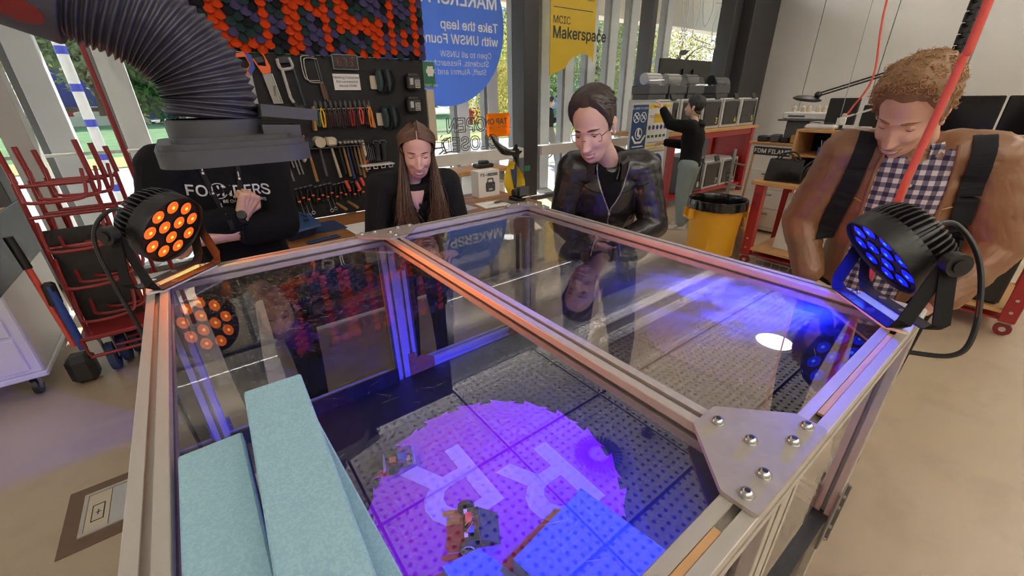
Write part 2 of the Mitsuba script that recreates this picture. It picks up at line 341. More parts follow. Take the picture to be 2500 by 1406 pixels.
# far things across the lawn
solo('low_wall', b2(-16, -1.5, 50.3, 50.8, 0, 0.75, .02), 'cream', 'low concrete wall along the far edge of the lawn', 'wall')
solo('blue_screen', b2(-11.5, 2, 71, 71.3, -.03, 7.0, .02), 'blue', 'large blue hoarding behind the parked cars', 'hoarding')
solo('orange_tent', prism([(-1.8, 0), (1.8, 0), (1.5, 1.3), (0, 2.0), (-1.5, 1.3)], 3.0), 'orange', 'orange tent roof behind the trees at the far left', 'tent', M=mtx((-18.5, 62, 3.6), rx=math.pi / 2))
def car(x, y, c, lb):
    t = thing('car', lb, 'car')
    M = mtx((x, y, 0), .1)
    prof = [(-2.1, .3), (2.1, .3), (2.15, .8), (1.3, .95), (.75, 1.42), (-.95, 1.45), (-1.7, 1.0), (-2.15, .9)]
    part(t, 'body', xf(mv(prism(Polygon(prof).buffer(-.05).buffer(.05), 1.7, -.85), rx=math.pi / 2), M), c)
    part(t, 'window', xf(mv(prism([(1.15, .98), (.68, 1.36), (-.88, 1.38), (-1.45, 1.02)], 1.74, -.87), rx=math.pi / 2), M), 'black_gloss')
    for sx in (-1.3, 1.3):
        part(t, 'wheel', xf(cyl((sx, -.9, .32), (sx, .9, .32), .32, 16), M), 'black')
car(-8.6, 66.5, 'red', 'red car parked behind the bare trunk'); car(-5.4, 61, 'white_gloss', 'white car parked in front of the blue hoarding'); car(-12.5, 64, 'white', 'white car parked at the far left across the lawn')
solo('yellow_post', b2(-2.5, -1.9, 57, 57.2, 0, 3.4, .03), 'yellow', 'yellow sign panel beside the white car', 'sign')
solo('red_barrier', b2(17.2, 19.8, 27.5, 28.1, 0, 1.1, .05), 'red_sign', 'red barrier on the far side of the lawn by the column', 'barrier')
solo('blue_box', b2(24.2, 25.8, 31.5, 32.1, 0.03, 1.3, .05), 'blue', 'blue box beyond the lawn behind the student', 'box')
# building at the right, far behind
t = thing('apartment_building', 'pale blue-grey multi-storey building behind the trees at the right', 'building')
mat('bldg', '#9fb2cf', 0.7); mat('bldg_glass', '#2d3c4c', 0.2)
part(t, 'wall', b2(40, 75, 52, 62, 0, 26, .05), 'bldg')
_wm = mikit.ply(b2(-.9, .9, -.06, .04, -.75, .75, .02), 'm_bldg_glass', False); _lm = mikit.ply(b2(-1.15, 1.15, -.3, 0, -.16, 0, .02), 'm_white', False); _vm = mikit.ply(b2(-.15, .15, -.35, 0, 0, 25.5, .02), 'm_fin', False)
for j in range(7):
    for i in range(11):
        w = part(t, 'window', _wm, M=mtx((42 + 3.0 * i, 51.98, 2.4 + 3.1 * j))); part(t, 'ledge', _lm, M=mtx((42 + 3.0 * i, 52, 1.5 + 3.1 * j)))
for i in range(12): part(t, 'pilaster', _vm, M=mtx((40.5 + 3.0 * i, 52, 0)))
t = thing('office_building', 'pale building far behind the trees in the middle of the view', 'building')
part(t, 'wall', b2(12, 32, 66, 76, 0, 16, .05), 'bldg')
for j in range(4):
    for i in range(6): part(t, 'window', _wm, M=mtx((13.8 + 3.2 * i, 65.98, 2.4 + 3.4 * j)))
# bicycles
def bike(x, y, a, c, lb):
    t = thing('bicycle', lb, 'bicycle'); M = mtx((x, y, 0), a)
    an = np.linspace(0, 2 * np.pi, 28, endpoint=False)
    for sx in (-.5, .5):
        cpt = np.array([sx, 0, .34]); w = part(t, 'wheel', xf(tube(cpt + np.stack([.32 * np.cos(an), 0 * an, .32 * np.sin(an)], 1), .018, 6, closed=True), M), 'black')
        scene[uniq(w + '__spokes')] = shp(xf(cat([cyl(cpt, cpt + .31 * np.array([math.cos(q), 0, math.sin(q)]), .003, 4) for q in an[::2]]), M), 'steel')
    fr = [((-.5, .34), (-.12, .36)), ((-.12, .36), (-.22, .82)), ((-.5, .34), (-.2, .72)), ((-.2, .72), (.36, .76)), ((-.12, .36), (.36, .7)), ((.5, .34), (.34, .86))]
    part(t, 'frame', xf(cat([cyl((p[0], 0, p[1]), (q[0], 0, q[1]), .017, 8) for p, q in fr]), M), c)
    part(t, 'handlebar', xf(tube(spline([(.44, -.26, .98), (.36, -.2, .93), (.33, 0, .9), (.36, .2, .93), (.44, .26, .98)], 4), .012, 6), M), 'black')
    part(t, 'saddle', xf(bx(.26, .13, .05, .02, (-.23, 0, .86)), M), 'black')
bike(8.35, 9.75, 0.1, 'blue', 'blue bicycle parked behind the walking student'); bike(4.1, 8.3, -.15, 'black', 'dark bicycle parked behind the CLOSED lettering on the glass'); bike(11.6, 10.4, .05, 'grey_dark', 'grey bicycle leaning outside between student and leather jacket')
t = thing('grass_tuft', 'small green grass tuft on the pavement beside the bicycle', 'plant')
gp = []
for i in range(90):
    a, l = rng.uniform(0, 6.28), rng.uniform(.2, .5); o = np.array([9.75, 9.7, 0]) + [rng.normal(0, .12), rng.normal(0, .08), 0]
    gp.append(tube([o, o + [math.cos(a) * l * .25, math.sin(a) * l * .25, l * .7], o + [math.cos(a) * l * .6, math.sin(a) * l * .6, l]], [.008, .006, .001], 3, False))
part(t, 'blade', cat(gp), 'leaf_green', stuff=True)

# ------------------------------------------------------------------ ceiling services
def disc_lamp(x, y, z=4.56, r=.28, lb=''):
    t = thing('ceiling_lamp', lb, 'lamp'); part(t, 'rim', lathe([(r, .03), (r + .03, .03), (r + .03, -.01), (r, -.01)], 32), 'white', M=mtx((x, y, z)))
    part(t, 'diffuser', mv(lathe([(0.0, 0), (r, 0)], 32), (x, y, z)), 'white', False, emitter=emit((1, .93, .82), CEIL_LAMP, .12))
disc_lamp(7.1, 2.05, lb='round white ceiling lamp reflected in the right glass top')
for x, y in ((7.1, -1.6), (3.6, -2.2), (0.2, -2.6), (-2.8, -1.4), (10.4, 2.0)):
    disc_lamp(x, y, lb={7.1: 'round ceiling lamp over the right rear of the room', 3.6: 'round ceiling lamp behind the photographer at the right', .2: 'round ceiling lamp straight behind the photographer', -2.8: 'round ceiling lamp at the left rear of the room', 10.4: 'round ceiling lamp nearest the white wall'}[x])
for i, (y, lb) in enumerate(((-3.9, 'long unseen uplight added along the rear wall to brighten the ceiling'), (-2.0, 'long unseen uplight added at the rear of the room to brighten the ceiling'))):
    t = thing('pendant_uplight', lb, 'lamp')  # added out of view to brighten the ceiling that the top panes mirror
    part(t, 'trough', b2(-4.2, 11.2, y - .09, y + .09, 3.66, 3.70, .006), 'white'); part(t, 'tube_light', tm([[-4.18, y - .07, 3.703], [11.18, y - .07, 3.703], [11.18, y + .07, 3.703], [-4.18, y + .07, 3.703]], [[0, 1, 2], [0, 2, 3]]), 'white', False, emitter=emit((1, .94, .86), ADDED_FILL, 1.0))
    for x in (-4, -.2, 3.5, 7.2, 11): part(t, 'wire', cyl((x, y, 3.70), (x, y, 4.63), .004, 6), 'steel')
t = thing('light_shelf', 'long unseen light strip added along the window transom to brighten the ceiling', 'lamp')  # added emitter, washes the ceiling so it is brightest near the windows
part(t, 'trough', b2(-4.6, 10.2, 5.40, 5.70, 3.70, 3.73, .004), 'white'); part(t, 'tube_light', tm([[-4.5, 5.42, 3.735], [10.1, 5.42, 3.735], [10.1, 5.56, 3.80], [-4.5, 5.56, 3.80]], [[0, 1, 2], [0, 2, 3]]), 'white', False, emitter=emit((1, .97, .93), 80.0, 1.0)); part(t, 'back_plate', b2(-4.6, 10.2, 5.57, 5.60, 3.731, 3.84, .003), 'white')
t = thing('ceiling_diffuser', 'round swirl air diffuser in the perforated ceiling, reflected in the glass', 'air vent')
part(t, 'plate', lathe([(.02, -.012), (.30, -.012), (.30, .005), (.0, .005)], 40), 'grey_light', M=mtx((2.95, 2.26, 4.59)))
for i in range(32):
    a = i * math.pi / 16; part(t, 'slot', mv(b2(.12, .28, -.011, .011, -.018, -.010), (2.95, 2.26, 4.59), a + .2), 'black_matte')
t = thing('ceiling_duct', 'silver round pipe running along the ceiling edge', 'pipe')
part(t, 'pipe', cyl((4.9, 3.95, 4.42), (11.8, 3.95, 4.42), .09, 24), 'grey_light'); part(t, 'elbow', tube(spline([(4.9, 3.95, 4.42), (4.75, 3.95, 4.44), (4.68, 3.95, 4.6)], 6), .1, 20), 'white')
t = thing('ceiling_camera', 'small black dome camera on the ceiling reflected in the left glass top', 'camera')
part(t, 'base', lathe([(0, .0), (.07, 0), (.07, -.04), (0, -.04)], 24), 'black', M=mtx((3.68, 2.11, 4.595))); part(t, 'dome', sph((3.68, 2.11, 4.55), .06, 3), 'black_gloss')
t = thing('track_lamp', 'slim hanging pair of spot lamps reflected beside the right glass rim', 'lamp')
for s in (-.09, .09): part(t, 'head', cyl((7.5 + s, 3.3, 4.1), (7.5 + s, 3.3, 4.45), .05, 16), 'grey_light'); part(t, 'stem', cyl((7.5 + s, 3.3, 4.45), (7.5 + s, 3.3, 4.6), .012, 8), 'grey')
# ================================================================== THE COMBAT ARENA
AX0, AX1, AY0, AY1, RZ, W = -0.1724, 1.2375, 0.0855, 1.4963, 1.25, 0.045
H = W / 2
XL, XR, YF, YB = AX0 + H, AX1 - H, AY0 + H, AY1 - H
def profile(w=W, h=W):
    p = sbox(-w / 2, -h / 2, w / 2, h / 2).buffer(-.0018).buffer(.0018, 3); cut = []
    s, d = 0.0052, 0.011
    xs = [0] if w <= W + 1e-6 else [-W / 2, W / 2]
    for x in xs:
        for sg in (-1, 1):
            cut += [sbox(x - s, sg * h / 2 - d, x + s, sg * h / 2 + d), sbox(x - .0095, sg * (h / 2 - .0075) - .0045, x + .0095, sg * (h / 2 - .0075) + .0035)]
    for sg in (-1, 1): cut += [sbox(sg * w / 2 - d, -s, sg * w / 2 + d, s), sbox(sg * (w / 2 - .0075) - .0045, -.0095, sg * (w / 2 - .0075) + .0035, .0095)]
    return p.difference(unary_union(cut))
PR, PR2 = profile(), profile(2 * W, W)
def rail(p0, p1, pr=PR, side=None):
    p0 = np.asarray(p0, float); p1 = np.asarray(p1, float); d = p1 - p0; L = np.linalg.norm(d); d /= L
    u = np.asarray(side, float) if side is not None else (X if abs(d[0]) < .5 else Y)
    M = np.eye(4); M[:3, 0], M[:3, 1], M[:3, 2], M[:3, 3] = u, np.cross(d, u), d, p0
    return xf(prism(pr, L), M)
ar = thing('combat_arena', 'large square aluminium framed robot combat arena with clear top panes in the foreground', 'arena')
zr = RZ - H
part(ar, 'rail', rail((AX0, YB, zr), (AX1, YB, zr)), 'alu'); part(ar, 'rail', rail((XR, AY0 + W, zr), (XR, AY1 - W, zr)), 'alu')
part(ar, 'rail', rail((XL, AY0 + W, zr), (XL, AY1 - W, zr)), 'alu'); part(ar, 'rail', rail((AX0, YF, zr), (AX1, YF, zr)), 'alu')
XC = 0.528
part(ar, 'rail', rail((XC, AY0 + W, zr), (XC, AY1 - W, zr)), 'alu', label='cross rail between the two top panes')
part(ar, 'slot_cover', b2(.68, 1.06, YF - .0045, YF + .0045, RZ - .006, RZ - .0015), 'ply_edge', label='tan strip filling the slot'); part(ar, 'slot_cover', b2(-.14, .372, YF - .0045, YF + .0045, RZ - .006, RZ - .0015), 'ply_edge', label='tan strip filling the slot')
FZ = 0.60
for x, y in ((XL, YB), (XR, YB), (XL, YF), (XR, YF)):
    part(ar, 'post', rail((x, y, FZ - .02), (x, y, RZ - W)), 'alu')
    part(ar, 'leg', rail((x, y, .012), (x, y, FZ - .022)), 'alu'); part(ar, 'foot', lathe([(0, 0), (.03, 0), (.03, .006), (.012, .012), (0, .012)], 20), 'black', M=mtx((x, y, 0)))
    sx, sy = (1 if x > 0 else -1), (1 if y > 1 else -1)
    for q in range(2):
        if q == 0: mj = b2(-.002, .004, -.034, .034, -.13, .10, .001); Mj = mtx((x + sx * (H + .001), y, FZ)); bn = X * sx
        else: mj = b2(-.034, .034, -.002, .004, -.13, .10, .001); Mj = mtx((x, y + sy * (H + .001), FZ)); bn = Y * sy
        jp = part(ar, 'joint_plate', mj, 'alu_dark', M=Mj)
        for bz in (-.105, -.05, .03, .075):
            c = np.array([x, y, FZ + bz]) + bn * (H + .004); part(ar, 'joint_plate_bolt' if False else 'bolt', cyl(c, c + bn * .006, .006, 10), 'steel')
part(ar, 'double_post', rail((XC, YB, FZ), (XC, YB, RZ - W), PR2, X), 'alu'); part(ar, 'double_post', rail((XC, YF, FZ - .02), (XC, YF, RZ - W), PR2, X), 'alu')
part(ar, 'lower_rail', rail((XC + W, YB, FZ + H), (XR - H, YB, FZ + H)), 'alu'); part(ar, 'lower_rail', rail((AX0 + W, YB, FZ + H), (XC - W, YB, FZ + H)), 'alu')
part(ar, 'lower_rail', rail((XR, AY0 + W, FZ + H), (XR, AY1 - W, FZ + H)), 'alu'); part(ar, 'lower_rail', rail((XL, AY0 + W, FZ + H), (XL, AY1 - W, FZ + H)), 'alu')
part(ar, 'kick_panel', b2(AX0 + W + .002, XC - W - .002, YB - H - .008, YB - H - .001, FZ, FZ + .062), 'floor_black', label='low black board along the back')
part(ar, 'kick_panel', b2(XL + H + .001, XL + H + .008, AY0 + W + .004, YB - H - .012, FZ, FZ + .062), 'floor_black')
# floor with its saw-blade and letter stickers
part(ar, 'floor', b2(AX0 + .005, AX1 - .005, AY0 + .005, AY1 - .005, FZ - .018, FZ), 'floor_black', label='black arena floor')
an = []
for k in range(18):
    for a, r in ((0, .399), (1.6, .372), (3.4, .346), (5.4, .334), (8.0, .340), (11.5, .368), (15.5, .391)):
        th = math.radians(19.5 + 20 * k - a); an.append((.512 + r * math.cos(th), .763 + r * math.sin(th)))
SB = Polygon(an).buffer(.004).buffer(-.004)
R1 = Polygon([(.441, .982), (.495, .982), (.495, .707), (.40, .707), (.352, .715), (.312, .737), (.290, .775), (.286, .815), (.298, .850), (.331, .878), (.280, .982), (.339, .982), (.385, .891), (.441, .891)],
             [[(.441, .846), (.441, .752), (.392, .753), (.362, .766), (.346, .792), (.348, .82), (.365, .841), (.39, .846)]])
R2 = affinity.translate(R1, .247, -.181)
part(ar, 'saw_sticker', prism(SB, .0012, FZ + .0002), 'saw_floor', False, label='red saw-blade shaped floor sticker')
for r_ in (R1, R2): part(ar, 'letter_sticker', prism(r_, .0008, FZ + .0016), 'letter_floor', False, label='pale letter R on the floor')
# panes
def quad(a, b, c, d): return tm([a, b, c, d], [[0, 1, 2], [0, 2, 3]])
PZ = RZ - .0215
x0, x1, x2, x3, ya, yb = AX0 + W - .006, XC - H + .006, XC + H - .006, AX1 - W + .006, AY0 + W - .006, AY1 - W + .006
for a, b, mm in ((x0, x1, 'poly'), (x2, x3, 'poly_dusty')): part(ar, 'top_pane', quad((a, ya, PZ), (b, ya, PZ), (b, yb, PZ), (a, yb, PZ)), mm, False)
zt = RZ - W + .008
for a, b in ((AX0 + W - .006, XC - W + .006), (XC + W - .006, XR - H + .006)): part(ar, 'side_pane', quad((a, YB, FZ + W - .006), (b, YB, FZ + W - .006), (b, YB, zt), (a, YB, zt)), 'side', False)
for a, b in ((AX0 + W - .006, XC - W + .006), (XC + W - .006, XR - H + .006)): part(ar, 'side_pane', quad((a, YF, FZ + .002), (b, YF, FZ + .002), (b, YF, zt), (a, YF, zt)), 'side', False)
for x in (XL, XR): part(ar, 'side_pane', quad((x, YF + H, FZ + W - .006), (x, YB - H, FZ + W - .006), (x, YB - H, zt), (x, YF + H, zt)), 'side', False)
# seals along the panes
for p in ((XC - W - .004, YB - H + .004), (XC + W + .004, YB - H + .004)): part(ar, 'pane_seal', b2(p[0] - .004, p[0] + .004, p[1] - .003, p[1] + .003, FZ + W, RZ - W), 'grey_dark')
# scratches and dust in the two top panes
rg = np.random.default_rng(11)
def scratches(n, xa, xb, ya_, yb_, L=(.01, .06), w=.00022, dens=None):
    q = []
    while len(q) < n:
        c = np.array([rg.uniform(xa, xb), rg.uniform(ya_, yb_), PZ + .0004])
        if dens is not None and rg.uniform() > dens(c[0], c[1]): continue
        a = rg.normal(-.35, .55) if rg.uniform() < .6 else rg.uniform(0, 3.14); l = rg.uniform(*L) / 2; d = np.array([math.cos(a), math.sin(a), 0]) * l; s = np.array([-math.sin(a), math.cos(a), 0]) * w * rg.uniform(.5, 1.6)
        q.append([c - d, c + s, c + d, c - s])
    v = np.array(q).reshape(-1, 3); i = np.arange(n) * 4
    return tm(v, np.vstack([np.stack([i, i + 1, i + 2], 1), np.stack([i, i + 2, i + 3], 1)]))
part(ar, 'scratches', cat(scratches(2600, x0 + .02, x1 - .01, ya + .3, yb - .01, (.003, .02), .00011, dens=lambda x, y: math.exp(-((x - .10) ** 2 + (y - 1.25) ** 2) / .07)), scratches(90, x0, x1, ya, yb, (.01, .05), .00012)), 'white', False, label='fine scratches in the left pane', stuff=True)
part(ar, 'scratches', scratches(110, x2, x3, ya, yb, (.01, .05), .00012), 'white', False, label='fine scratches in the right pane', stuff=True)
# corner and tee plates with button-head bolts
_socket = mikit.ply(lathe([(.0036, .0067), (0, .0067)], 6), 'm_black', False)
_bolt = mikit.ply(cat(lathe([(.0035, .0065), (.006, .0058), (.0082, .003), (.0085, 0), (0, 0)], 20),  lathe([(0, 0), (.0098, 0), (.0098, -.001), (0, -.001)], 20)), 'm_steel', 40)
def plate(name, poly, bolts, z=RZ, t=.006, m='plate', lb=None):
    k = part(ar, name, bevel(poly, t, z + .0006), m, label=lb)
    for x, y in bolts: bo_ = part(ar, 'bolt', _bolt, M=mtx((x, y, z + t + .0016))); scene[uniq(bo_ + '__socket')] = shp(_socket, None, M=mtx((x, y, z + t + .0016)))
def bevel(poly, t, z):
    p = Polygon(poly).buffer(-.008).buffer(.008, 4); return cat(prism(p, t - .001, z), prism(p.buffer(-.0008), .001, z + t - .001))
tee = [(-.111, 0), (.111, 0), (.111, .045), (.03, .130), (-.03, .130), (-.111, .045)]
tb = [(-.092, .0225), (-.045, .0225), (.045, .0225), (.092, .0225), (0, .06), (0, .108)]
plate('tee_plate', [(XC + a, AY0 + b) for a, b in tee], [(XC + a, AY0 + b) for a, b in tb], lb='grey tee plate with bolts')
plate('tee_plate', [(XC + a, AY1 - b) for a, b in tee], [(XC + a, AY1 - b) for a, b in tb], lb='grey tee plate with bolts')
L = .165; cp = [(0, 0), (L, 0), (L, .04), (.04, L), (0, L)]; cb = [(.0225, .0225), (.08, .0225), (.14, .0225), (.0225, .08), (.0225, .14)]
cc = [(0, 0), (.15, 0), (.15, .045), (.075, .045), (.045, .075), (.045, .15), (0, .15)]
plate('corner_plate', [(AX1 - a, AY1 - b) for a, b in cc], [(AX1 - a, AY1 - b) for a, b in cb[:3]] + [(AX1 - .0225, AY1 - .08), (AX1 - .0225, AY1 - .13)], lb='small grey corner plate at the far corner')
plate('corner_plate', [(AX0 + a, AY1 - b) for a, b in cp], [(AX0 + .13, AY1 - .0225), (AX0 + .0225, AY1 - .13)], m='white', lb='pale corner plate under the orange lamp')
plate('corner_plate', [(AX1 - a, AY0 + b) for a, b in cp], [(AX1 - .13, AY0 + .0225), (AX1 - .0225, AY0 + .13)], m='white', lb='pale corner plate under the blue lamp')
plate('corner_plate', [(AX0 + a, AY0 + b) for a, b in cp], [(AX0 + .13, AY0 + .0225), (AX0 + .0225, AY0 + .13)])
# gussets inside, still in their brown masking paper
def gusset(x, z, sx, sz):
    pl = [(0, 0), (.115, 0), (.115, .05), (.06, .085), (.035, .075), (.03, .11), (0, .11)]
    m = prism([(a * sx, b * sz) for a, b in pl], .003); M = np.eye(4); M[:3, 0], M[:3, 1], M[:3, 2], M[:3, 3] = X, Z, -Y, (x, YB - H - .0005, z)
    g = part(ar, 'gusset', xf(m, M), 'masking', False, label='gusset in brown masking paper')
    for a, b in ((.03, .02), (.09, .02), (.018, .09), (.018, .05)):
        c = np.array([x + a * sx, YB - H - .0035, z + b * sz]); scene[uniq(g + '__bolt')] = shp(cyl(c, c - Y * .004, .0045, 10), 'steel')
gusset(XC + H * .4, FZ + .002, 1, 1); gusset(XC + H * .4, RZ - W - .002, 1, -1); gusset(XR - H, RZ - W - .002, -1, -1); gusset(XR - H, FZ + .002, -1, 1)
# latch plate on the right corner
lp = part(ar, 'latch_plate', b2(AX1 + .001, AX1 + .007, AY0 + .005, AY0 + .06, 1.08, 1.215, .001), 'alu_dark', label='grey latch plate at the right corner')
part(ar, 'latch_bar', b2(AX1 + .007, AX1 + .02, AY0 + .008, AY0 + .034, 1.10, 1.20, .003), 'alu_dark')
for z in (1.11, 1.15, 1.195): part(ar, 'bolt', cyl((AX1 + .006, AY0 + .045, z), (AX1 + .018, AY0 + .045, z), .0065, 12), 'steel')

# ------------------------------------------------------------------ the two stage lamps
def par_lamp(name, lb, c, n, col, hot, watts, corner, cab):
    t = thing(name, lb, 'stage lamp')
    c = np.array(c); n = np.array(n) / np.linalg.norm(n); hz = np.array([n[0], n[1], 0]); hz /= np.linalg.norm(hz); s = np.cross(Z, hz); up = np.cross(n, s)
    M = np.eye(4); M[:3, 0], M[:3, 1], M[:3, 2], M[:3, 3] = s, up, n, c
    part(t, 'housing', lathe([(0, -.092), (.05, -.092), (.062, -.086), (.078, -.045), (.095, -.042), (.0985, -.03), (.099, .002), (.098, .0055), (.0955, .0055), (.094, .001), (.094, -.004), (0, -.004)], 48), 'black', M=M, label='round black housing')
    fp = [(.05, -.094), (.078, -.091), (.089, -.079), (.098, -.052), (.098, -.032), (.07, -.032)]
    fm = prism(fp, .0046, -.0023); B = np.eye(4); B[:3, 0], B[:3, 1], B[:3, 2] = X, Z, -Y
    fin = mikit.ply(xf(fm, B), 'm_black', False)
    for i in range(44): part(t, 'fin', fin, M=M @ mtx(rz=i * 2 * math.pi / 44))
    th0 = .9 if hot[1] > .3 else .18
    lens = mikit.ply(lathe([(.0188, .0), (.016, .0016), (.0085, .0026), (.005, .0026)], 20), 'm_black', True, emitter=emit(col, 1.0))
    core = mikit.ply(lathe([(.005, .0027), (.003, .0034), (0, .0036)], 14), 'm_black', True, emitter=emit(hot, 1.0))
    ring = mikit.ply(lathe([(.0188, -.001), (.0202, -.001), (.0202, .0016), (.0188, .0016)], 20), 'm_black', False)
    spots = [(.068, th0 + i * 2 * math.pi / 9) for i in range(9)] + [(.0265, th0 - .35 + i * 2 * math.pi / 3) for i in range(3)]
    for r, a in spots:
        Ml = M @ mtx((r * math.cos(a), r * math.sin(a), -.003))
        part(t, 'lens', lens, M=Ml); part(t, 'core', core, M=Ml); part(t, 'lens_ring', ring, M=Ml)
    for i, (r, a) in enumerate(spots[9:]):
        p = c + r * (math.cos(a) * s + math.sin(a) * up) + n * .004
        scene[f'beam_{name}_{i}'] = {'type': 'spot', 'sampling_weight': .15, 'to_world': TF().look_at(origin=p.tolist(), target=(p + n).tolist(), up=[0, 0, 1]), 'cutoff_angle': 33.0 if col[0] > .5 else 35.0, 'beam_width': 15.0,
                                     'intensity': {'type': 'rgb', 'value': [float(x * watts / 3) for x in col]}}
    scene[f'spill_{name}'] = {'type': 'spot', 'sampling_weight': .2, 'to_world': TF().look_at(origin=(c + n * .012).tolist(), target=(c + n).tolist(), up=[0, 0, 1]), 'cutoff_angle': 88.0, 'beam_width': 40.0,
                              'intensity': {'type': 'rgb', 'value': [float(x * (0.6 if col[0] > .5 else 1.0)) for x in col]}}
    # two splayed yokes standing on the corner plate
    pv = c - n * .05
    for q, (fo, w) in enumerate(((.03, .03), (-.035, .03))):
        zb = RZ + .0085; foot = np.array([corner[0], corner[1], zb]) + hz * fo
        for sg in (-1, 1):
            a = pv + s * sg * (.112 + .003 * q); b = foot + s * sg * (.112 + .003 * q); b = b + Z * .02; e = foot + s * sg * .096
            d, u, v, LL = frame(a, b); wv = np.cross(s, d); wv /= np.linalg.norm(wv)
            pts = [a - d * .012, a, b, b * .35 + e * .65 - Z * .004, e]
            hw = [.012, .016, .016, .016, .016]; vv, ff = [], []
            for i, (p, hh) in enumerate(zip(pts, hw)):
                tn = s * sg if i < 3 else Z
                if i == 3: tn = (s * sg + Z) / 1.414
                wd = wv if i < 3 else hz
                vv += [p + wd * hh + tn * .0015, p - wd * hh + tn * .0015, p - wd * hh - tn * .0015, p + wd * hh - tn * .0015]
            for i in range(len(pts) - 1):
                for j in range(4):
                    k2 = (j + 1) % 4; ff += [[i * 4 + j, i * 4 + k2, i * 4 + 4 + k2], [i * 4 + j, i * 4 + 4 + k2, i * 4 + 4 + j]]
            part(t, 'yoke_arm', tm(vv, ff), 'black_matte', 25)
        part(t, 'yoke_base', xf(cat(bx(.194, .032, .003)), basis(foot, s, -hz, Z)), 'black', label='flat black bracket strap')
        for o in (-.045, .02): part(t, 'bracket_screw', cyl(foot + s * o, foot + s * o + Z * .0032, .0075, 14), 'steel')
    for sg in (-1, 1):
        a = pv + s * sg * .117; kb = part(t, 'knob', cyl(a, a + s * sg * .022, .023, 20), 'black')
        scene[uniq(kb + '__hub')] = shp(cyl(a + s * sg * .022, a + s * sg * .026, .013, 16), 'black_gloss')
    part(t, 'cable', tube(spline(cab, 8), .0055, 10), 'black', label='black power cable'); g = np.array(cab[0]); g2 = np.array(cab[1]); part(t, 'cable_gland', cyl(g, g + (g2 - g) * .35, .009, 12), 'black')
    return t
OC, ON = (-.080, 1.464, 1.378), (.6444, -.6312, -.4316)
par_lamp('orange_stage_lamp', 'round black stage lamp with twelve glowing orange lenses on the left arena corner', OC, ON, (1.0, .155, .012), (2.2, .9, .12), ORANGE_W, (-.100, 1.425),
         [(-.155, 1.56, 1.42), (-.21, 1.60, 1.425), (-.262, 1.60, 1.36), (-.262, 1.58, 1.22), (-.245, 1.56, 1.05), (-.23, 1.56, .7), (-.24, 1.6, .2), (-.28, 1.65, .012)])
BC, BN = (1.184, .189, 1.367), (-.5536, .5393, -.6346)
par_lamp('blue_stage_lamp', 'round black stage lamp with twelve glowing blue lenses on the right arena corner', BC, BN, (.004, .012, 1.0), (.05, .35, 2.2), BLUE_W, (1.164, .157),
         [(1.275, .145, 1.43), (1.325, .112, 1.433), (1.328, .065, 1.386), (1.31, .03, 1.314), (1.275, .005, 1.21), (1.255, .02, 1.16), (1.2455, .098, 1.135)])

# ------------------------------------------------------------------ foam sheets lying on the left top pane
def plank(w, l, t, loc, rz=0, ry=0, rx=0):
    return xf(bx(w, l, t, .0025, (0, 0, t / 2)), mtx(loc, rz, rx, ry))
solo('foam_sheet', plank(.078, .60, .022, (-.0795, .324, PZ + .001)), 'foam', 'flat pale blue foam sheet lying against the left rail on the glass', 'foam sheet', 'pale blue foam sheets')
solo('foam_sheet', plank(.060, .50, .016, (.034, .372, PZ + .001), rz=.03), 'foam', 'pale blue foam sheet mostly hidden beneath the tilted one', 'foam sheet', 'pale blue foam sheets')
solo('foam_sheet', plank(.084, .60, .022, (.004, .380, PZ + .0245), rz=-.045, rx=.02), 'foam', 'long pale blue foam sheet resting across the other two', 'foam sheet', 'pale blue foam sheets')
# blocks inside on the floor
Mb = np.eye(4); uu = np.array([.653 - .375, .548 - .509, 0]); uu /= np.linalg.norm(uu); vv_ = np.array([uu[1], -uu[0], 0])
def block(o, u, v, a, b, h, lb):
    m = bx(a, b, h, .002, (a / 2, b / 2, h / 2)); return solo('foam_block', xf(m, basis((o[0], o[1], FZ + .0025), u, v, np.cross(u, v))), 'foam_block', lb, 'foam block')
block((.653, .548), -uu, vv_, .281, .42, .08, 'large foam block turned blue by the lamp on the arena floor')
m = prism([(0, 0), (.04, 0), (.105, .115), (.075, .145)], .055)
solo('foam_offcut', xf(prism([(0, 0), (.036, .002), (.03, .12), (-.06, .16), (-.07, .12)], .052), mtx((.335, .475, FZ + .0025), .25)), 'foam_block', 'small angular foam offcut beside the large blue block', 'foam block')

# ------------------------------------------------------------------ the robots
t = thing('wedge_robot', 'small black two-wheeled wedge robot on the saw-blade sticker', 'robot')
M = basis((.355, .682, FZ + .0032), (.055, -.031, 0), (.031, .055, 0), Z)
part(t, 'chassis', xf(b2(-.016, .030, -.05, .05, .006, .034, .002), M), 'black'); part(t, 'wedge', xf(xf(prism([(0, 0), (.052, 0), (0, .032)], .094, -.047), basis((.031, 0, .0), X, Z, -Y)), M), 'black', label='sloping black front wedge')
part(t, 'lid', xf(b2(-.014, .028, -.048, .048, .0345, .0365), M), 'clear', False)
for i, (a, b, w, l, c) in enumerate(((.0, .015, .018, .03, 'orange'), (.004, -.02, .02, .02, 'blue'), (-.008, -.034, .01, .014, 'white'), (-.008, .036, .01, .014, 'white'), (.018, 0, .008, .04, 'red'))):
    part(t, 'board' if i < 2 else 'component', xf(b2(a - w / 2, a + w / 2, b - l / 2, b + l / 2, .0345, .040 - .001 * i), M), c)
for i in range(4): part(t, 'wire', xf(tube(spline([(-.01, -.03 + .012 * i, .037), (.002, -.02 + .01 * i, .045), (.012, .0 + .008 * i, .038)], 4), .0014, 6), M), ('orange', 'red', 'yellow', 'orange')[i])
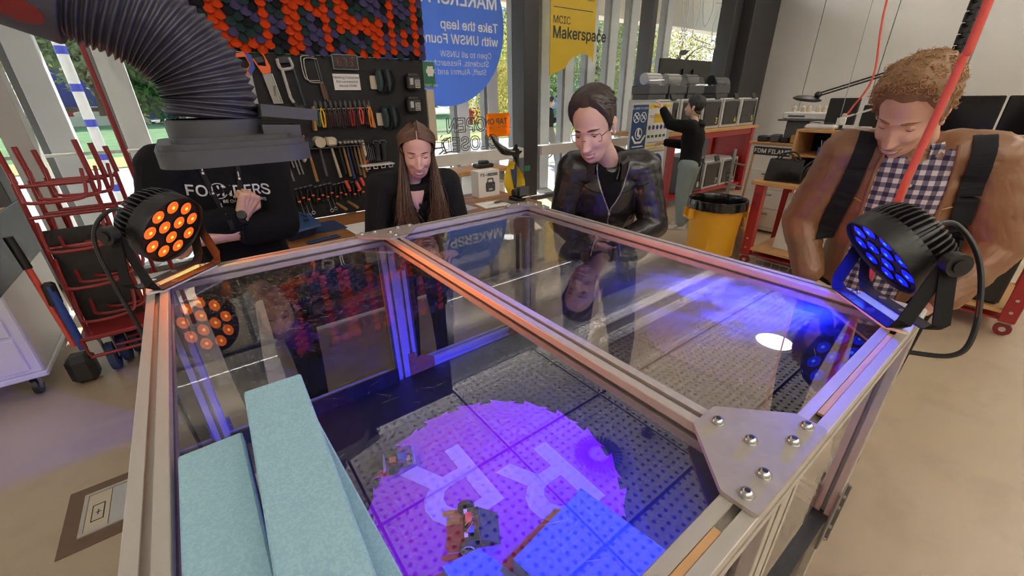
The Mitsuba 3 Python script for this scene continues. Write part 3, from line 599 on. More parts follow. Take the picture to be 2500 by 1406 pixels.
for sg in (-1, 1):
    a = np.array([-.006, sg * .053, .021]); w = part(t, 'wheel', xf(cyl(a, a + Y * sg * .014, .024, 24), M), 'black', label='black tyre with pale hub')
    scene[uniq(w + '__hub')] = shp(xf(cat(cyl(a + Y * sg * .0142, a + Y * sg * .016, .007, 14), *[cyl(a + Y * sg * .0152, a + Y * sg * .0152 + .017 * np.array([math.cos(q), 0, math.sin(q)]), .0022, 6) for q in np.arange(5) * 1.2566], tube(a + Y * sg * .0152 + .0175 * np.stack([np.cos(np.arange(20) * .314), 0 * np.arange(20), np.sin(np.arange(20) * .314)], 1), .0018, 6, closed=True)), M), 'white')
t = thing('clear_robot', 'small transparent box robot with orange electronics near the left of the saw sticker', 'robot')
M = basis((.298, 1.026, FZ + .003), (.085, -.027, 0), (.027, .085, 0), Z)
part(t, 'base', xf(b2(-.04, .04, -.026, .026, .006, .010, .001), M), 'black')
for sg in (-1, 1): part(t, 'side_plate', xf(b2(-.044, .044, sg * .027 - .001, sg * .027 + .001, .004, .042), M), 'clear', False)
part(t, 'lid', xf(b2(-.042, .042, -.026, .026, .040, .042), M), 'clear', False)
for sg in (-1, 1): part(t, 'end_bar', xf(cyl((sg * .047, -.036, .022), (sg * .047, .036, .022), .004, 10), M), 'grey')
for a, b, w, l, c in ((-.02, .0, .02, .024, 'orange'), (.012, .004, .03, .03, 'blue'), (.0, -.014, .012, .01, 'red'), (.03, -.01, .012, .02, 'yellow')): part(t, 'board', xf(b2(a - w / 2, a + w / 2, b - l / 2, b + l / 2, .0105, .026), M), c)
for sg in (-1, 1): part(t, 'wheel', xf(cyl((-.02, sg * .03, .017), (-.02, sg * .041, .017), .0165, 18), M), 'black')
# ================================================================== FUME EXTRACTOR over the arena
t = thing('fume_extractor', 'black ribbed fume extraction hose with a grey hood hanging in the upper left foreground', 'extractor')
HY = 1.045
pth = spline([(.066, HY, 1.672), (.070, HY, 1.715), (.058, HY, 1.765), (.022, HY, 1.812), (-.03, HY, 1.846), (-.085, HY, 1.872)], 60)
def ribbed(p, r0, amp, pitch):
    s = np.concatenate([[0], np.cumsum(np.linalg.norm(np.diff(p, axis=0), axis=1))]); q = np.arange(0, s[-1], pitch / 6); P = np.stack([np.interp(q, s, p[:, i]) for i in range(3)], 1)
    ph = (q / pitch) % 1; rr = r0 + amp * (1 - np.abs(2 * ph - 1) * 2) + .0006 * np.sin(q * 311)
    m = tube(P, rr, 56, False); v = m.vertices; w = meshkit.fbm(v * 60, 3, 5) - .5; c = np.repeat(P, 56, 0); d = v - c; d /= np.linalg.norm(d, axis=1, keepdims=True)
    m.vertices = v + d * (w * .007)[:, None]; return m
part(t, 'hose', ribbed(pth, .074, .0045, .0105), 'hose', True, label='dark pleated flexible hose')
a, b = np.array([-.075, HY, 1.868]), np.array([-.185, HY, 1.912]); dd = (b - a) / np.linalg.norm(b - a)
part(t, 'sleeve', tube([a, a + dd * .004, b - dd * .004, b], [.086, .088, .088, .086], 48), 'hose', label='smooth black sleeve joint'); 
bo = a * .55 + b * .45 - Y * .088; part(t, 'sleeve_bolt', sph(bo + Z * .01, .012, 2, (1, .5, 1)), 'grey_dark')
sk = grid(8, 8, lambda u, v: np.stack([a[0] * .6 + b[0] * .4 + (u - .5) * .05, 0 * u, (v - .5) * .8], 1)); ax = np.cross(dd, Y)
ang = lambda v: math.radians(238) + (v) * .55
sk = grid(8, 10, lambda u, v: np.stack([(a + dd * .045)[0] + (u - .5) * .03 * dd[0], 0 * u, 0 * u], 1))
vs = []
for u in np.linspace(0, 1, 8):
    for v in np.linspace(0, 1, 8):
        th = math.radians(212) + v * .5; w = .028 * math.sqrt(max(0, 1 - (2 * v - 1) ** 2)); vs.append(a + dd * (.04 + (u - .5) * 2 * w) + .0886 * (math.cos(th) * Y + math.sin(th) * ax * -1))
sk.vertices = np.zeros((80, 3)); sk = grid(8, 8, lambda u, v: np.array(vs)); part(t, 'sleeve_label', sk, 'red_dark', True, label='round dark red label')
pth2 = spline([tuple(b + dd * .0), (-.26, HY, 1.945), (-.40, HY, 2.03), (-.52, HY, 2.2), (-.55, HY, 2.6)], 60)
part(t, 'hose', ribbed(pth2, .078, .004, .011), 'hose', True, label='dark pleated flexible hose')
part(t, 'arm_tube', cyl((-.55, HY, 2.55), (-.55, HY, 4.6), .07, 24), 'hose')
hx, hz = .086, 1.594
ho = rrect(.252, .25, .06)
part(t, 'hood', mv(cat(prism(ho, .030, 0), prism(ho.buffer(-.006), .010, .030), prism(ho.buffer(-.03), .010, .038)), (hx, HY, hz)), 'hood', 30, label='grey plastic hood')
part(t, 'collar', lathe([(.074, 0), (.08, 0), (.081, .03), (.074, .032)], 40), 'hood', M=mtx((.066, HY, hz + .045)))
part(t, 'handle_flap', xf(prism([(0, -.05), (.105, -.035), (.108, .035), (0, .05)], .022, -.011), basis((.140, HY - .02, 1.685), np.array([1, 0, -.12]), Y)), 'hood', 30, label='flap projecting at the right')
part(t, 'handle_flap', xf(prism([(0, -.06), (.07, -.05), (.072, .05), (0, .06)], .024, -.012), basis((.135, HY - .01, 1.647), np.array([1, 0, -.05]), Y)), 'hood', 30)
# ================================================================== PEGBOARD AND FELT WALL
PY = 3.30
pb = thing('tool_board', 'large black tool board behind the workbench', 'tool board')
part(pb, 'panel', b2(.18, 1.655, PY, PY + .025, .90, 1.975, .003), 'peg', False); part(pb, 'upright', b2(.2, .26, PY + .026, PY + .08, 0, 3.6), 'black'); part(pb, 'upright', b2(1.58, 1.64, PY + .026, PY + .08, 0, 3.6), 'black')
part(pb, 'lower_panel', b2(.18, 1.655, PY, PY + .025, .02, .86, .003), 'peg', False)
part(pb, 'side_return', b2(1.665, 1.735, PY - .0, PY + .09, 1.38, 1.77, .004), 'cream', label='cream side box at the right edge')
fw = thing('felt_panel', 'wall panel of overlapping felt petals with orange letters on dark purple and green', 'wall panel')
part(fw, 'backing', b2(.18, 1.66, PY, PY + .02, 1.98, 3.7, .003), 'black_matte', False)
def petal():
    def fn(u, v):
        w = .033 * np.sqrt(np.clip(1 - (np.maximum(v - .5, 0) / .5) ** 2, 0, 1)) * (.86 + .14 * np.minimum(v * 2, 1))
        x = (2 * u - 1) * w; z = .040 - v * .080; y = -.002 - .004 * v - .026 * v ** 3 + .007 * (2 * u - 1) ** 2
        return np.stack([x, y, z], 1)
    g = grid(6, 9, fn); g2 = g.copy(); g2.vertices = g2.vertices + [0, .002, 0]; g2.faces = g2.faces[:, ::-1]; return cat(g, g2)
for nm, c in (('felt_orange', '#c23f1a'), ('felt_purple', '#3a3453'), ('felt_green', '#1e2c2c'), ('felt_black', '#17171c')): mat(nm, c, .9, spec=.1, sheen=.3)
pms = {c: mikit.ply(petal(), 'm_' + c, 30) for c in ('felt_orange', 'felt_purple', 'felt_green', 'felt_black')}
def is_letter(x, z):
    if abs(x - .36) < .04 or abs(x - .60) < .035 or (z < 2.04 and .33 < x < .62): return True
    if abs(x - .76) < .04 or abs(x - .97) < .04 or (abs(x - (.86 - (z - 2.3) * .5)) < .04 and z > 2.22): return True
    if (z < 2.02 and 1.07 < x < 1.34) or (abs(x - 1.315) < .035 and z < 2.2) or (2.13 < z < 2.22 and 1.07 < x < 1.34) or (abs(x - 1.10) < .04 and z > 2.13): return True
    if abs(x - 1.43) < .035 or abs(x - 1.60) < .03 or (abs(x - 1.515) < .035 and 2.07 < z < 2.2): return True
    return False
rq = np.random.default_rng(3); np_ = 0; far = []
for j in range(11):
    for i in range(33):
        x = .200 + i * .0455; z = 2.005 + j * .056 + (.028 if i % 2 else 0)
        c = 'felt_orange' if is_letter(x, z) else rq.choice(['felt_purple', 'felt_green', 'felt_black'], p=[.5, .25, .25])
        M = mtx((x, PY - .002 - (.004 if i % 2 else 0), z), ry=rq.normal(0, .05))
        if np_ < 297: part(fw, 'petal', pms[c], M=M); np_ += 1
        else: far.append((c, M))
pm = petal()
for c in pms:
    l = [xf(pm, M) for cc, M in far if cc == c]
    if l: part(fw, 'upper_petals', cat(l), c, 30, stuff=True)
def wp(poly, th, y=PY - .004, m=None):
    "prism in the board's plane: polygon in (x, z), front towards the room"
    M = np.eye(4); M[:3, 0], M[:3, 1], M[:3, 2], M[:3, 3] = X, Z, -Y, (0, y, 0); return xf(prism(poly, th), M)
def wtext(s, h, x, z, y, al='c', bold=False):
    M = np.eye(4); M[:3, 0], M[:3, 1], M[:3, 2], M[:3, 3] = X, Z, -Y, (x, y, z); return xf(text(s, h, .0006, bold, al), M)
def rod(x0, z0, x1, z1, r, y=PY - .03, n=8): return cyl((x0, y, z0), (x1, y, z1), r, n)
# saws
t = thing('hand_saw', 'hand saw with orange and blue handle half hidden behind the hose', 'saw')
part(t, 'blade', wp([(.405, 1.88), (.47, 1.86), (.465, 1.62), (.44, 1.62)], .002, PY - .018), 'steel_dull'); part(t, 'handle', wp(Polygon([(.40, 1.965), (.47, 1.975), (.49, 1.90), (.46, 1.85), (.41, 1.86)], [[(.415, 1.945), (.458, 1.95), (.47, 1.905), (.45, 1.885), (.42, 1.89)]]), .022), 'orange')
part(t, 'handle_grip', wp([(.455, 1.975), (.49, 1.96), (.495, 1.89), (.465, 1.85), (.45, 1.87), (.475, 1.91)], .026), 'blue')
t = thing('tenon_saw', 'tenon saw with orange handle and broad steel blade', 'saw')
part(t, 'blade', wp([(.527, 1.858), (.580, 1.862), (.605, 1.685), (.553, 1.685)], .002, PY - .018), 'steel_dull'); part(t, 'spine', rod(.582, 1.86, .607, 1.685, .005, PY - .02), 'steel')
part(t, 'handle', wp(Polygon([(.488, 1.945), (.50, 1.94), (.515, 1.905), (.56, 1.90), (.558, 1.955), (.545, 1.975), (.56, 1.97), (.583, 1.90), (.578, 1.865), (.53, 1.855)]), .022), 'orange'); part(t, 'grip', wp([(.502, 1.945), (.55, 1.955), (.553, 1.925), (.51, 1.915)], .024), 'black')
part(t, 'lettering', xf(text('BAHCO', .013, .0006, True), basis((.570, PY - .0205, 1.76), (-.13, 0, -1), (1, 0, -.13), -Y)), 'black')
t = thing('hacksaw', 'silver hacksaw with a black grip and teal blade', 'saw')
part(t, 'frame', tube(spline([(.628, PY - .03, 1.945), (.632, PY - .03, 1.90), (.65, PY - .03, 1.885), (.70, PY - .03, 1.892)], 6), .010, 10), 'grey_light'); part(t, 'frame', tube([(.645, PY - .03, 1.89), (.66, PY - .03, 1.72), (.672, PY - .03, 1.69)], .010, 10), 'grey_light')
part(t, 'frame', tube(spline([(.70, PY - .03, 1.955), (.712, PY - .03, 1.91), (.70, PY - .03, 1.89)], 6), .009, 10), 'grey_light'); part(t, 'grip', wp([(.632, 1.955), (.70, 1.96), (.705, 1.925), (.64, 1.92)], .028), 'black'); part(t, 'grip_pad', wp([(.625, 1.945), (.637, 1.95), (.648, 1.89), (.638, 1.885)], .024), 'orange')
part(t, 'blade', wp([(.706, 1.93), (.716, 1.93), (.745, 1.67), (.735, 1.665)], .002, PY - .03), 'teal'); part(t, 'tip', wp([(.66, 1.71), (.682, 1.70), (.70, 1.67), (.74, 1.675), (.738, 1.66), (.68, 1.655)], .014), 'black')
for j, (dx, dz) in enumerate(((0, 0), (.016, -.012))):
    t = thing('coping_saw', ('nickel coping saw hung in front with dark wooden handle', 'second coping saw hung behind the first')[j], 'saw')
    part(t, 'bow', tube(spline([(.855 + dx, PY - .02, 1.965 + dz), (.79 + dx, PY - .02, 1.968 + dz), (.772 + dx, PY - .02, 1.945 + dz), (.772 + dx, PY - .02, 1.86 + dz), (.79 + dx, PY - .02, 1.825 + dz), (.868 + dx, PY - .02, 1.822 + dz)], 5), .0045, 8), 'steel'); part(t, 'blade', rod(.855 + dx, 1.965 + dz, .868 + dx, 1.822 + dz, .0015, PY - .02), 'steel_dull'); part(t, 'handle', tube([(.868 + dx, PY - .02, 1.822 + dz), (.870 + dx, PY - .02, 1.80 + dz), (.876 + dx, PY - .02, 1.75 + dz), (.88 + dx, PY - .02, 1.705 + dz)], [.004, .008, .012, .009], 10), 'hickory' if False else 'bark')
# sound meter, sign
t = thing('sound_meter', 'black digital sound level meter reading 67.3 in dim red digits', 'meter')
part(t, 'case', wp(rrect(.175, .095, .006, (1.058, 1.94)), .02), 'grey'); part(t, 'screen', wp(rrect(.163, .084, .003, (1.058, 1.94)), .0215), 'black_gloss')
seg = {'6': 'acdefg', '7': 'abc', '3': 'abcdg'}
mat('digit', '#7a2018', .5); ds = []
for q, ch in enumerate('673'):
    ox, oz, w, h = 1.005 + q * .04, 1.917, .02, .046
    S = {'a': (0, h, w, h), 'g': (0, h / 2, w, h / 2), 'd': (0, 0, w, 0), 'f': (0, h / 2, 0, h), 'b': (w, h / 2, w, h), 'e': (0, 0, 0, h / 2), 'c': (w, 0, w, h / 2)}
    for c in seg[ch]: u = S[c]; ds.append(wp(LineString([(ox + u[0], oz + u[1]), (ox + u[2], oz + u[3])]).buffer(.0018), .0008, PY - .0255))
ds.append(wp(Point(1.068, 1.917).buffer(.002), .0008, PY - .0255)); part(t, 'digits', cat(ds), 'digit', False)
t = thing('hearing_sign', 'white sign reading Hearing Protection Recommended Above 85dB', 'sign')
part(t, 'card', wp(sbox(.96, 1.765, 1.145, 1.868), .002), 'paper', False)
for i, s in enumerate(('Hearing Protection', 'Recommended', 'Above 85dB')): part(t, 'lettering', wtext(s, .0155, 1.055, 1.838 - .026 * i, PY - .0062), 'black', False)
# chargers, batteries
def cordless(x, z, lb):
    t = thing('cordless_tool', lb, 'power tool')
    part(t, 'mount', wp(rrect(.055, .09, .006, (x - .055, z - .01)), .012), 'cream'); 
    for q in (-.012, .05):
        part(t, 'body', xf(bx(.058, .05, .16, .016), mtx((x + q, PY - .026, z), ry=-.05)), 'teal'); part(t, 'grip', tube(spline([(x + q + .018, PY - .06, z + .07), (x + q + .03, PY - .075, z), (x + q + .012, PY - .06, z - .07)], 5), .012, 8), 'black_matte')
cordless(1.30, 1.825, 'upper pair of dark teal cordless planers hung on the board'); cordless(1.31, 1.575, 'lower pair of dark teal cordless planers hung on the board')
def battery(x, z, lb):
    t = thing('battery_pack', lb, 'battery'); part(t, 'shell', xf(bx(.115, .05, .10, .012), mtx((x, PY - .03, z))), 'black'); part(t, 'top', xf(bx(.09, .02, .03, .006), mtx((x, PY - .035, z + .055))), 'black')
    part(t, 'label', xf(bx(.028, .002, .045, .0005), mtx((x - .022, PY - .0565, z + .008))), 'grey_light'); part(t, 'label', xf(bx(.042, .002, .058, .0005), mtx((x + .026, PY - .0565, z - .008))), 'grey_light')
    for i in range(4): part(t, 'print', xf(bx(.034, .001, .004), mtx((x + .026, PY - .058, z - .028 + .013 * i))), 'black_matte')
battery(1.545, 1.815, 'upper black battery pack at the right edge of the tool board'); battery(1.53, 1.655, 'lower black battery pack at the right edge of the tool board')
# plier rack
t = thing('plier_rack', 'dark red perforated rack with pale wooden cheeks holding pliers and cutters', 'rack')
part(t, 'back', wp(sbox(.80, 1.53, 1.165, 1.62), .012), 'red_dark', False); part(t, 'rail', rod(.79, 1.645, 1.17, 1.648, .004, PY - .05), 'hickory')
for i in range(14): part(t, 'hole', cyl((.825 + i * .025, PY - .0162, 1.545 + .01 * (i % 2)), (.825 + i * .025, PY - .017, 1.545 + .01 * (i % 2)), .005, 8), 'black')
for x0, s in ((.778, -1), (1.178, 1)): part(t, 'cheek', wp([(x0 - .012 - s * .012, 1.66), (x0 + .01 - s * .012, 1.67), (x0 + .012 + s * .01, 1.51), (x0 - .006 + s * .01, 1.51)], .05), 'hickory')
cols = ['green', 'yellow', 'black', 'black', 'teal', 'black', 'black', 'red', 'black', 'coral', 'black', 'orange_tap']
wd = {'green': 'green', 'yellow': 'yellow', 'black': 'black', 'teal': 'dark teal', 'red': 'red', 'coral': 'coral red', 'orange_tap': 'orange'}
for i, c in enumerate(cols):
    x = .80 + i * .0335; o = ['first', 'second', 'third', 'fourth', 'fifth', 'sixth', 'seventh', 'eighth', 'ninth', 'tenth', 'eleventh', 'twelfth'][i]
    t = thing('pliers', f'pliers with {wd[c]} handles, {o} from the left in the red rack', 'pliers', 'pliers in the red rack'); y = PY - .052
    part(t, 'jaws', cat(tube([(x - .002, y, 1.655), (x - .004, y, 1.68), (x - .001, y, 1.70)], [.005, .006, .002], 6), tube([(x + .003, y, 1.655), (x + .004, y, 1.68), (x + .001, y, 1.70)], [.005, .006, .002], 6)), 'grey_dark'); 
    for s in (-1, 1): part(t, 'handle', tube(spline([(x, y, 1.655), (x + s * .011, y - .004, 1.62), (x + s * .010, y - .002, 1.575 - .012 * (i % 3)), (x + s * .006, y, 1.54 - .012 * (i % 3))], 4), [.004] * 4 + [.006] * 8 + [.005], 7), c)
# hammers
t = thing('hammer_rack', 'dark rail with leather straps carrying mallets and hammers', 'rack'); part(t, 'rail', b2(.655, 1.085, PY - .075, PY - .012, 1.392, 1.402, .002), 'grey_dark')
for x in (.652, 1.075): part(t, 'strap', wp([(x - .008, 1.41), (x + .01, 1.415), (x + .018, 1.33), (x + .002, 1.31)], .07), 'cream')
def hammer(x, hm, headm, kind, zb, lb, tilt=0.0):
    t = thing('mallet' if kind == 'm' else 'hammer', lb, 'hammer', 'hammers and mallets on the rail'); y = PY - .045
    part(t, 'handle', tube([(x, y, 1.42), (x + tilt * .3, y, 1.34), (x + tilt, y, zb)], [.007, .009, .011], 10), hm)
    if kind == 'm': part(t, 'head', cyl((x, y - .055, 1.437), (x, y + .035, 1.437), .036, 20), headm)
    elif kind == 's': part(t, 'head', xf(bx(.07, .10, .058, .012), mtx((x, y - .01, 1.435))), headm)
    else: part(t, 'head', cat(tube([(x, y - .06, 1.425), (x, y - .03, 1.43), (x, y, 1.43), (x, y + .03, 1.425)], [.012, .010, .011, .006], 10), sph((x, y - .06, 1.425), .0125, 2)), headm)
hammer(.695, 'hickory', 'black', 'm', 1.17, 'round black rubber mallet, leftmost on the rail', .02); hammer(.775, 'grey_dark', 'cream', 'm', 1.20, 'round cream wooden mallet second on the rail', .01); hammer(.852, 'cream', 'cream', 's', 1.18, 'square cream wooden mallet third on the rail', .03)
for i, (x, c) in enumerate(((.905, 'black'), (.935, 'hickory'), (.960, 'blue_dark'), (.985, 'black'), (1.012, 'bark'), (1.040, 'hickory'), (1.062, 'hickory'))):
    hammer(x, c, 'steel_dull', 'h', 1.20 - .02 * (i % 3), f'steel hammer with {dict(black="a black", hickory="a pale wooden", blue_dark="a navy", bark="a dark wooden")[c]} handle, {["first", "second", "third", "fourth", "fifth", "sixth", "last"][i]} after the mallets', .02)
# files and rulers at the left
for i in range(9):
    x = .425 + i * .024; L_ = [.10, .15, .08, .18, .20, .20, .11, .16, .16][i]
    solo('file', xf(bx(.012, .004, L_, .001), mtx((x + .012, PY - .02, 1.385 - L_ / 2), ry=-.12)), 'steel_dull', f'flat steel file hung on the black board, {["first", "second", "third", "fourth", "fifth", "sixth", "seventh", "eighth", "last"][i]} below the grey hood', 'file', 'steel files below the hood')
for i, (x, z) in enumerate(((.655, 1.475), (.690, 1.465), (.672, 1.44))):
    t = thing('screwdriver', ('screwdriver with orange ring handle, highest beside the hood', 'screwdriver with red handle tip beside the hood', 'screwdriver with orange handle, lowest of three beside the hood')[i], 'screwdriver'); part(t, 'handle', tube([(x, PY - .03, z + .02), (x, PY - .03, z), (x, PY - .03, z - .02)], [.005, .009, .006], 8), ('orange', 'coral', 'orange')[i]); part(t, 'shaft', rod(x, z - .02, x, z - .07, .002), 'steel')
for i, x in enumerate((.487, .527)):
    t = thing('spring_clamp', ('left of two orange clamps hung beside the black hoodie', 'right of two orange clamps hung beside the black hoodie')[i], 'clamp')
    part(t, 'jaw', wp([(x - .012, 1.155), (x + .008, 1.16), (x + .012, 1.10), (x - .002, 1.09), (x - .012, 1.12)], .02), 'orange'); part(t, 'arm', wp([(x - .002, 1.095), (x + .012, 1.10), (x + .02, 1.04), (x + .008, 1.0), (x + .004, 1.05)], .02), 'orange'); part(t, 'trigger', wp([(x + .006, 1.01), (x + .018, 1.03), (x + .022, .99)], .018), 'cream')
ORD = ['first', 'second', 'third', 'fourth', 'fifth', 'sixth', 'seventh', 'eighth', 'ninth', 'tenth', 'eleventh', 'twelfth', 'thirteenth', 'fourteenth', 'last']
for i in range(15):
    x = .565 + i * .033; z = 1.085 + .004 * (i % 4)
    t = thing('hand_clamp' if i % 3 else 'utility_cutter', f'dark {"bar clamp" if i % 3 else "cutter"} with orange marks, {ORD[i]} from left in the lower tool row', 'clamp' if i % 3 else 'cutter', 'dark tools in the lower row')
    part(t, 'bar', xf(bx(.014, .02, .11, .004), mtx((x, PY - .03, z - .02), ry=rq.normal(0, .15))), 'black'); part(t, 'mark', xf(bx(.02, .012, .012, .003), mtx((x + .002, PY - .046, z - .04 + .02 * (i % 2)))), 'coral' if i % 2 else 'orange'); part(t, 'screw', rod(x - .012, z + .045, x + .012, z + .05, .006), 'grey_dark')
for i, (x, z) in enumerate(((.92, 1.12), (1.0, 1.10), (1.035, 1.13))): solo('red_grip_clamp', xf(bx(.022, .03, .07, .006), mtx((x, PY - .04, z), ry=-.3)), 'coral', ('coral red grip clamp, left of three above the lower row', 'coral red grip clamp, middle of three above the lower row', 'coral red grip clamp nearest the woman above the lower row')[i], 'clamp')
for i in range(5):
    x = .575 + i * .03 + (.1 if i > 2 else 0); z1 = [.92, .935, .95, .945, .955][i]
    t = thing('spanner', f'thin steel spanner hanging low on the black board, {["first", "second", "third", "fourth", "fifth"][i]} from the left', 'spanner', 'spanners hanging low'); part(t, 'shaft', rod(x, 1.055, x + .012, z1 + .012, .0022), 'steel'); part(t, 'ring', tube(np.array([x + .013, PY - .03, z1]) + .011 * np.stack([np.cos(np.arange(14) * .449), 0 * np.arange(14), np.sin(np.arange(14) * .449)], 1), .003, 6, closed=True), 'steel')
for i, x in enumerate((.83, .915)): solo('dowel', cyl((x, PY, .985), (x + .03, PY - .12, .958), .011, 14), 'hickory', ('left of two wooden dowels sticking out low on the board', 'right of two wooden dowels sticking out low on the board')[i], 'dowel')
for i in range(8):
    x = 1.062 + i * .0145
    t = thing('rasp', f'thin dark rasp standing in the small shelf, {["first", "second", "third", "fourth", "fifth", "sixth", "seventh", "last"][i]} from the left', 'file', 'rasps over the small shelf'); part(t, 'blade', rod(x, 1.28, x - .006, 1.375 + .008 * (i % 3), .0035), 'grey'); part(t, 'handle', rod(x, 1.28, x, 1.262, .006), 'coral' if i < 4 else 'black')
for i, x in enumerate((1.185, 1.235)):
    t = thing('heat_gun', ('left of two black heat guns hung beside the woman', 'right of two black heat guns hung beside the woman')[i], 'power tool'); part(t, 'ring', tube(np.array([x, PY - .05, 1.405]) + .026 * np.stack([np.cos(np.arange(16) * .3927), .3 * np.sin(np.arange(16) * .3927), .5 * np.sin(np.arange(16) * .3927)], 1), .005, 6, closed=True), 'grey_dark'); part(t, 'body', tube([(x, PY - .045, 1.40), (x, PY - .045, 1.30), (x, PY - .045, 1.275)], [.026, .021, .024], 12), 'black')
t = thing('small_shelf', 'small white shelf on hooks carrying rasps beside the woman', 'shelf'); part(t, 'board', b2(1.03, 1.285, PY - .11, PY - .005, 1.243, 1.254, .002), 'white')
for x in (1.06, 1.12, 1.18, 1.24): part(t, 'hook', tube([(x, PY - .1, 1.243), (x, PY - .1, 1.225), (x + .03, PY - .1, 1.225), (x + .03, PY - .1, 1.243)], .004, 6), 'white')
# ================================================================== WORKBENCH IN FRONT OF THE BOARD
t = thing('workbench', 'long brown wooden workbench along the black tool board', 'workbench')
part(t, 'top', b2(.22, 2.30, 2.60, 3.285, .855, .90, .004), 'bench', False)
for x, y in ((.3, 2.68), (2.2, 2.68), (.3, 3.2), (2.2, 3.2)): part(t, 'leg', b2(x - .035, x + .035, y - .035, y + .035, 0, .854, .003), 'grey_dark')
part(t, 'stretcher', b2(.34, 2.16, 3.17, 3.23, .2, .26), 'grey_dark')
BZ = .9005
solo('cutting_pad', xf(b2(-.12, .12, -.13, .13, 0, .006, .001), mtx((.635, 3.0, BZ), .06)), 'blue_dark', 'dark navy flat pad on the bench under the tool board', 'pad')
t = thing('tool_bag', 'navy blue canvas tool bag on the bench beside the black hoodie', 'bag')
bg = bx(.26, .2, .13, .05); bg = trimesh.remesh.subdivide_loop(bg.vertices, bg.faces, 2) if False else bg
part(t, 'body', xf(bg, mtx((.45, 2.88, BZ + .066), .3)), 'blue_dark'); part(t, 'flap', xf(bx(.2, .14, .02, .008), mtx((.47, 2.80, BZ + .105), .35, .5)), 'navy'); part(t, 'strap', tube(spline([(.38, 2.84, BZ + .13), (.46, 2.80, BZ + .17), (.53, 2.86, BZ + .12)], 6), .008, 8), 'blue_dark'); part(t, 'strap_end', xf(bx(.2, .05, .012, .004), mtx((.56, 2.70, BZ + .007), .2)), 'blue_dark'); part(t, 'buckle', xf(bx(.03, .02, .01, .003), mtx((.5, 2.78, BZ + .125), .2)), 'black')
def sheet(name, w, l, loc, rz, m, lb, ct, th=.0012): return solo(name, xf(bx(w, l, th), mtx((loc[0], loc[1], loc[2] + th / 2), rz)), m, lb, ct, smooth=False)
sheet('paper_sheet', .30, .26, (.90, 2.83, BZ), .05, 'paper', 'large blank white paper sheet on the bench left of the woman', 'paper')
sheet('paper_sheet', .24, .20, (1.93, 2.80, BZ), -.1, 'paper', 'white paper sheet under the screwdriver at the bench end', 'paper')
sheet('printed_page', .26, .34, (1.62, 2.92, BZ), .1, 'grey_light', 'printed grey page on the bench right of the woman', 'paper')
t = thing('screwdriver', 'screwdriver with brown handle lying on the white paper', 'screwdriver'); part(t, 'handle', tube([(1.94, 2.79, BZ + .013), (1.97, 2.793, BZ + .014), (2.02, 2.80, BZ + .013)], [.007, .011, .009], 10), 'bark'); part(t, 'shaft', cyl((1.94, 2.79, BZ + .012), (1.87, 2.775, BZ + .008), .003, 8), 'steel')
t = thing('transmitter_box', 'white carton printed FS-i6 with a drawing of a radio transmitter', 'box')
BX0, BX1, BY = 1.965, 2.19, 3.06
part(t, 'carton', b2(BX0, BX1, BY, BY + .12, BZ, BZ + .225, .002), 'paper', False); part(t, 'lettering', wtext('FS-i6', .026, BX0 + .025, BZ + .18, BY - .0002, 'l', True), 'black', False)
def bp(poly, m, d=.0008, nm='print'): part(t, nm, wp(poly, d, BY - .0002), m, False)
bp(sbox(BX0 + .11, BZ + .18, BX0 + .205, BZ + .203), 'grey_dark'); part(t, 'lettering', wtext('2.4GHz 6CH', .011, BX0 + .157, BZ + .186, BY - .0012), 'paper', False)
cx_, cz_ = BX0 + .125, BZ + .085
bp(rrect(.10, .085, .018, (cx_, cz_)), 'grey_dark'); bp(LineString([(cx_ - .03, cz_ + .04), (cx_ - .025, cz_ + .07), (cx_ + .025, cz_ + .07), (cx_ + .03, cz_ + .04)]).buffer(.006), 'grey_dark'); bp(sbox(cx_ - .02, cz_ - .03, cx_ + .02, cz_ - .012), 'grey_light', .0014)
for s in (-.028, .028): bp(Point(cx_ + s, cz_ + .012).buffer(.012), 'black', .0014); bp(Point(cx_ + s, cz_ + .012).buffer(.005), 'grey_light', .002)
# vice and bits at the bench end
t = thing('bench_vice', 'black iron vice clamped to the right end of the bench', 'vice'); VX, VY = 2.19, 2.80
part(t, 'base', xf(b2(-.05, .05, -.06, .06, 0, .03, .006), mtx((VX, VY, BZ))), 'black'); part(t, 'body', xf(b2(-.035, .035, -.09, .05, .03, .085, .01), mtx((VX, VY, BZ))), 'black'); part(t, 'jaw', xf(b2(-.05, .05, -.10, -.085, .05, .12, .004), mtx((VX, VY, BZ))), 'grey_dark'); part(t, 'jaw', xf(b2(-.05, .05, -.05, -.035, .05, .12, .004), mtx((VX, VY, BZ))), 'grey_dark'); part(t, 'screw', cyl((VX, VY - .09, BZ + .055), (VX, VY - .17, BZ + .055), .012, 12), 'steel'); part(t, 'bar', cyl((VX - .08, VY - .165, BZ + .055), (VX + .08, VY - .165, BZ + .055), .005, 8), 'steel')
for i in range(3): solo('metal_bar', xf(bx(.012, .20, .01, .001), mtx((2.06 + .02 * i, 2.74, BZ + .006), .35)), 'steel_dull', ('steel bar on the bench end, farthest from the vice', 'steel bar on the bench end, middle of three', 'steel bar on the bench end, nearest the vice')[i], 'metal bar')
t = thing('tool_stand', 'black pole stand at the bench end carrying a green tag', 'stand'); part(t, 'pole', cyl((2.47, 3.16, .01), (2.47, 3.16, 1.27), .02, 14), 'black'); part(t, 'base', lathe([(0, 0), (.12, 0), (.1, .02), (0, .03)], 24), 'black', M=mtx((2.47, 3.16, 0))); part(t, 'tag', xf(bx(.07, .006, .05, .001), mtx((2.56, 3.12, 1.09))), 'green'); part(t, 'tag_string', cyl((2.53, 3.125, 1.10), (2.48, 3.145, 1.15), .002, 4), 'black')
t = thing('whale_tail', 'glossy black curved fin shape hanging beside the dark column', 'ornament')
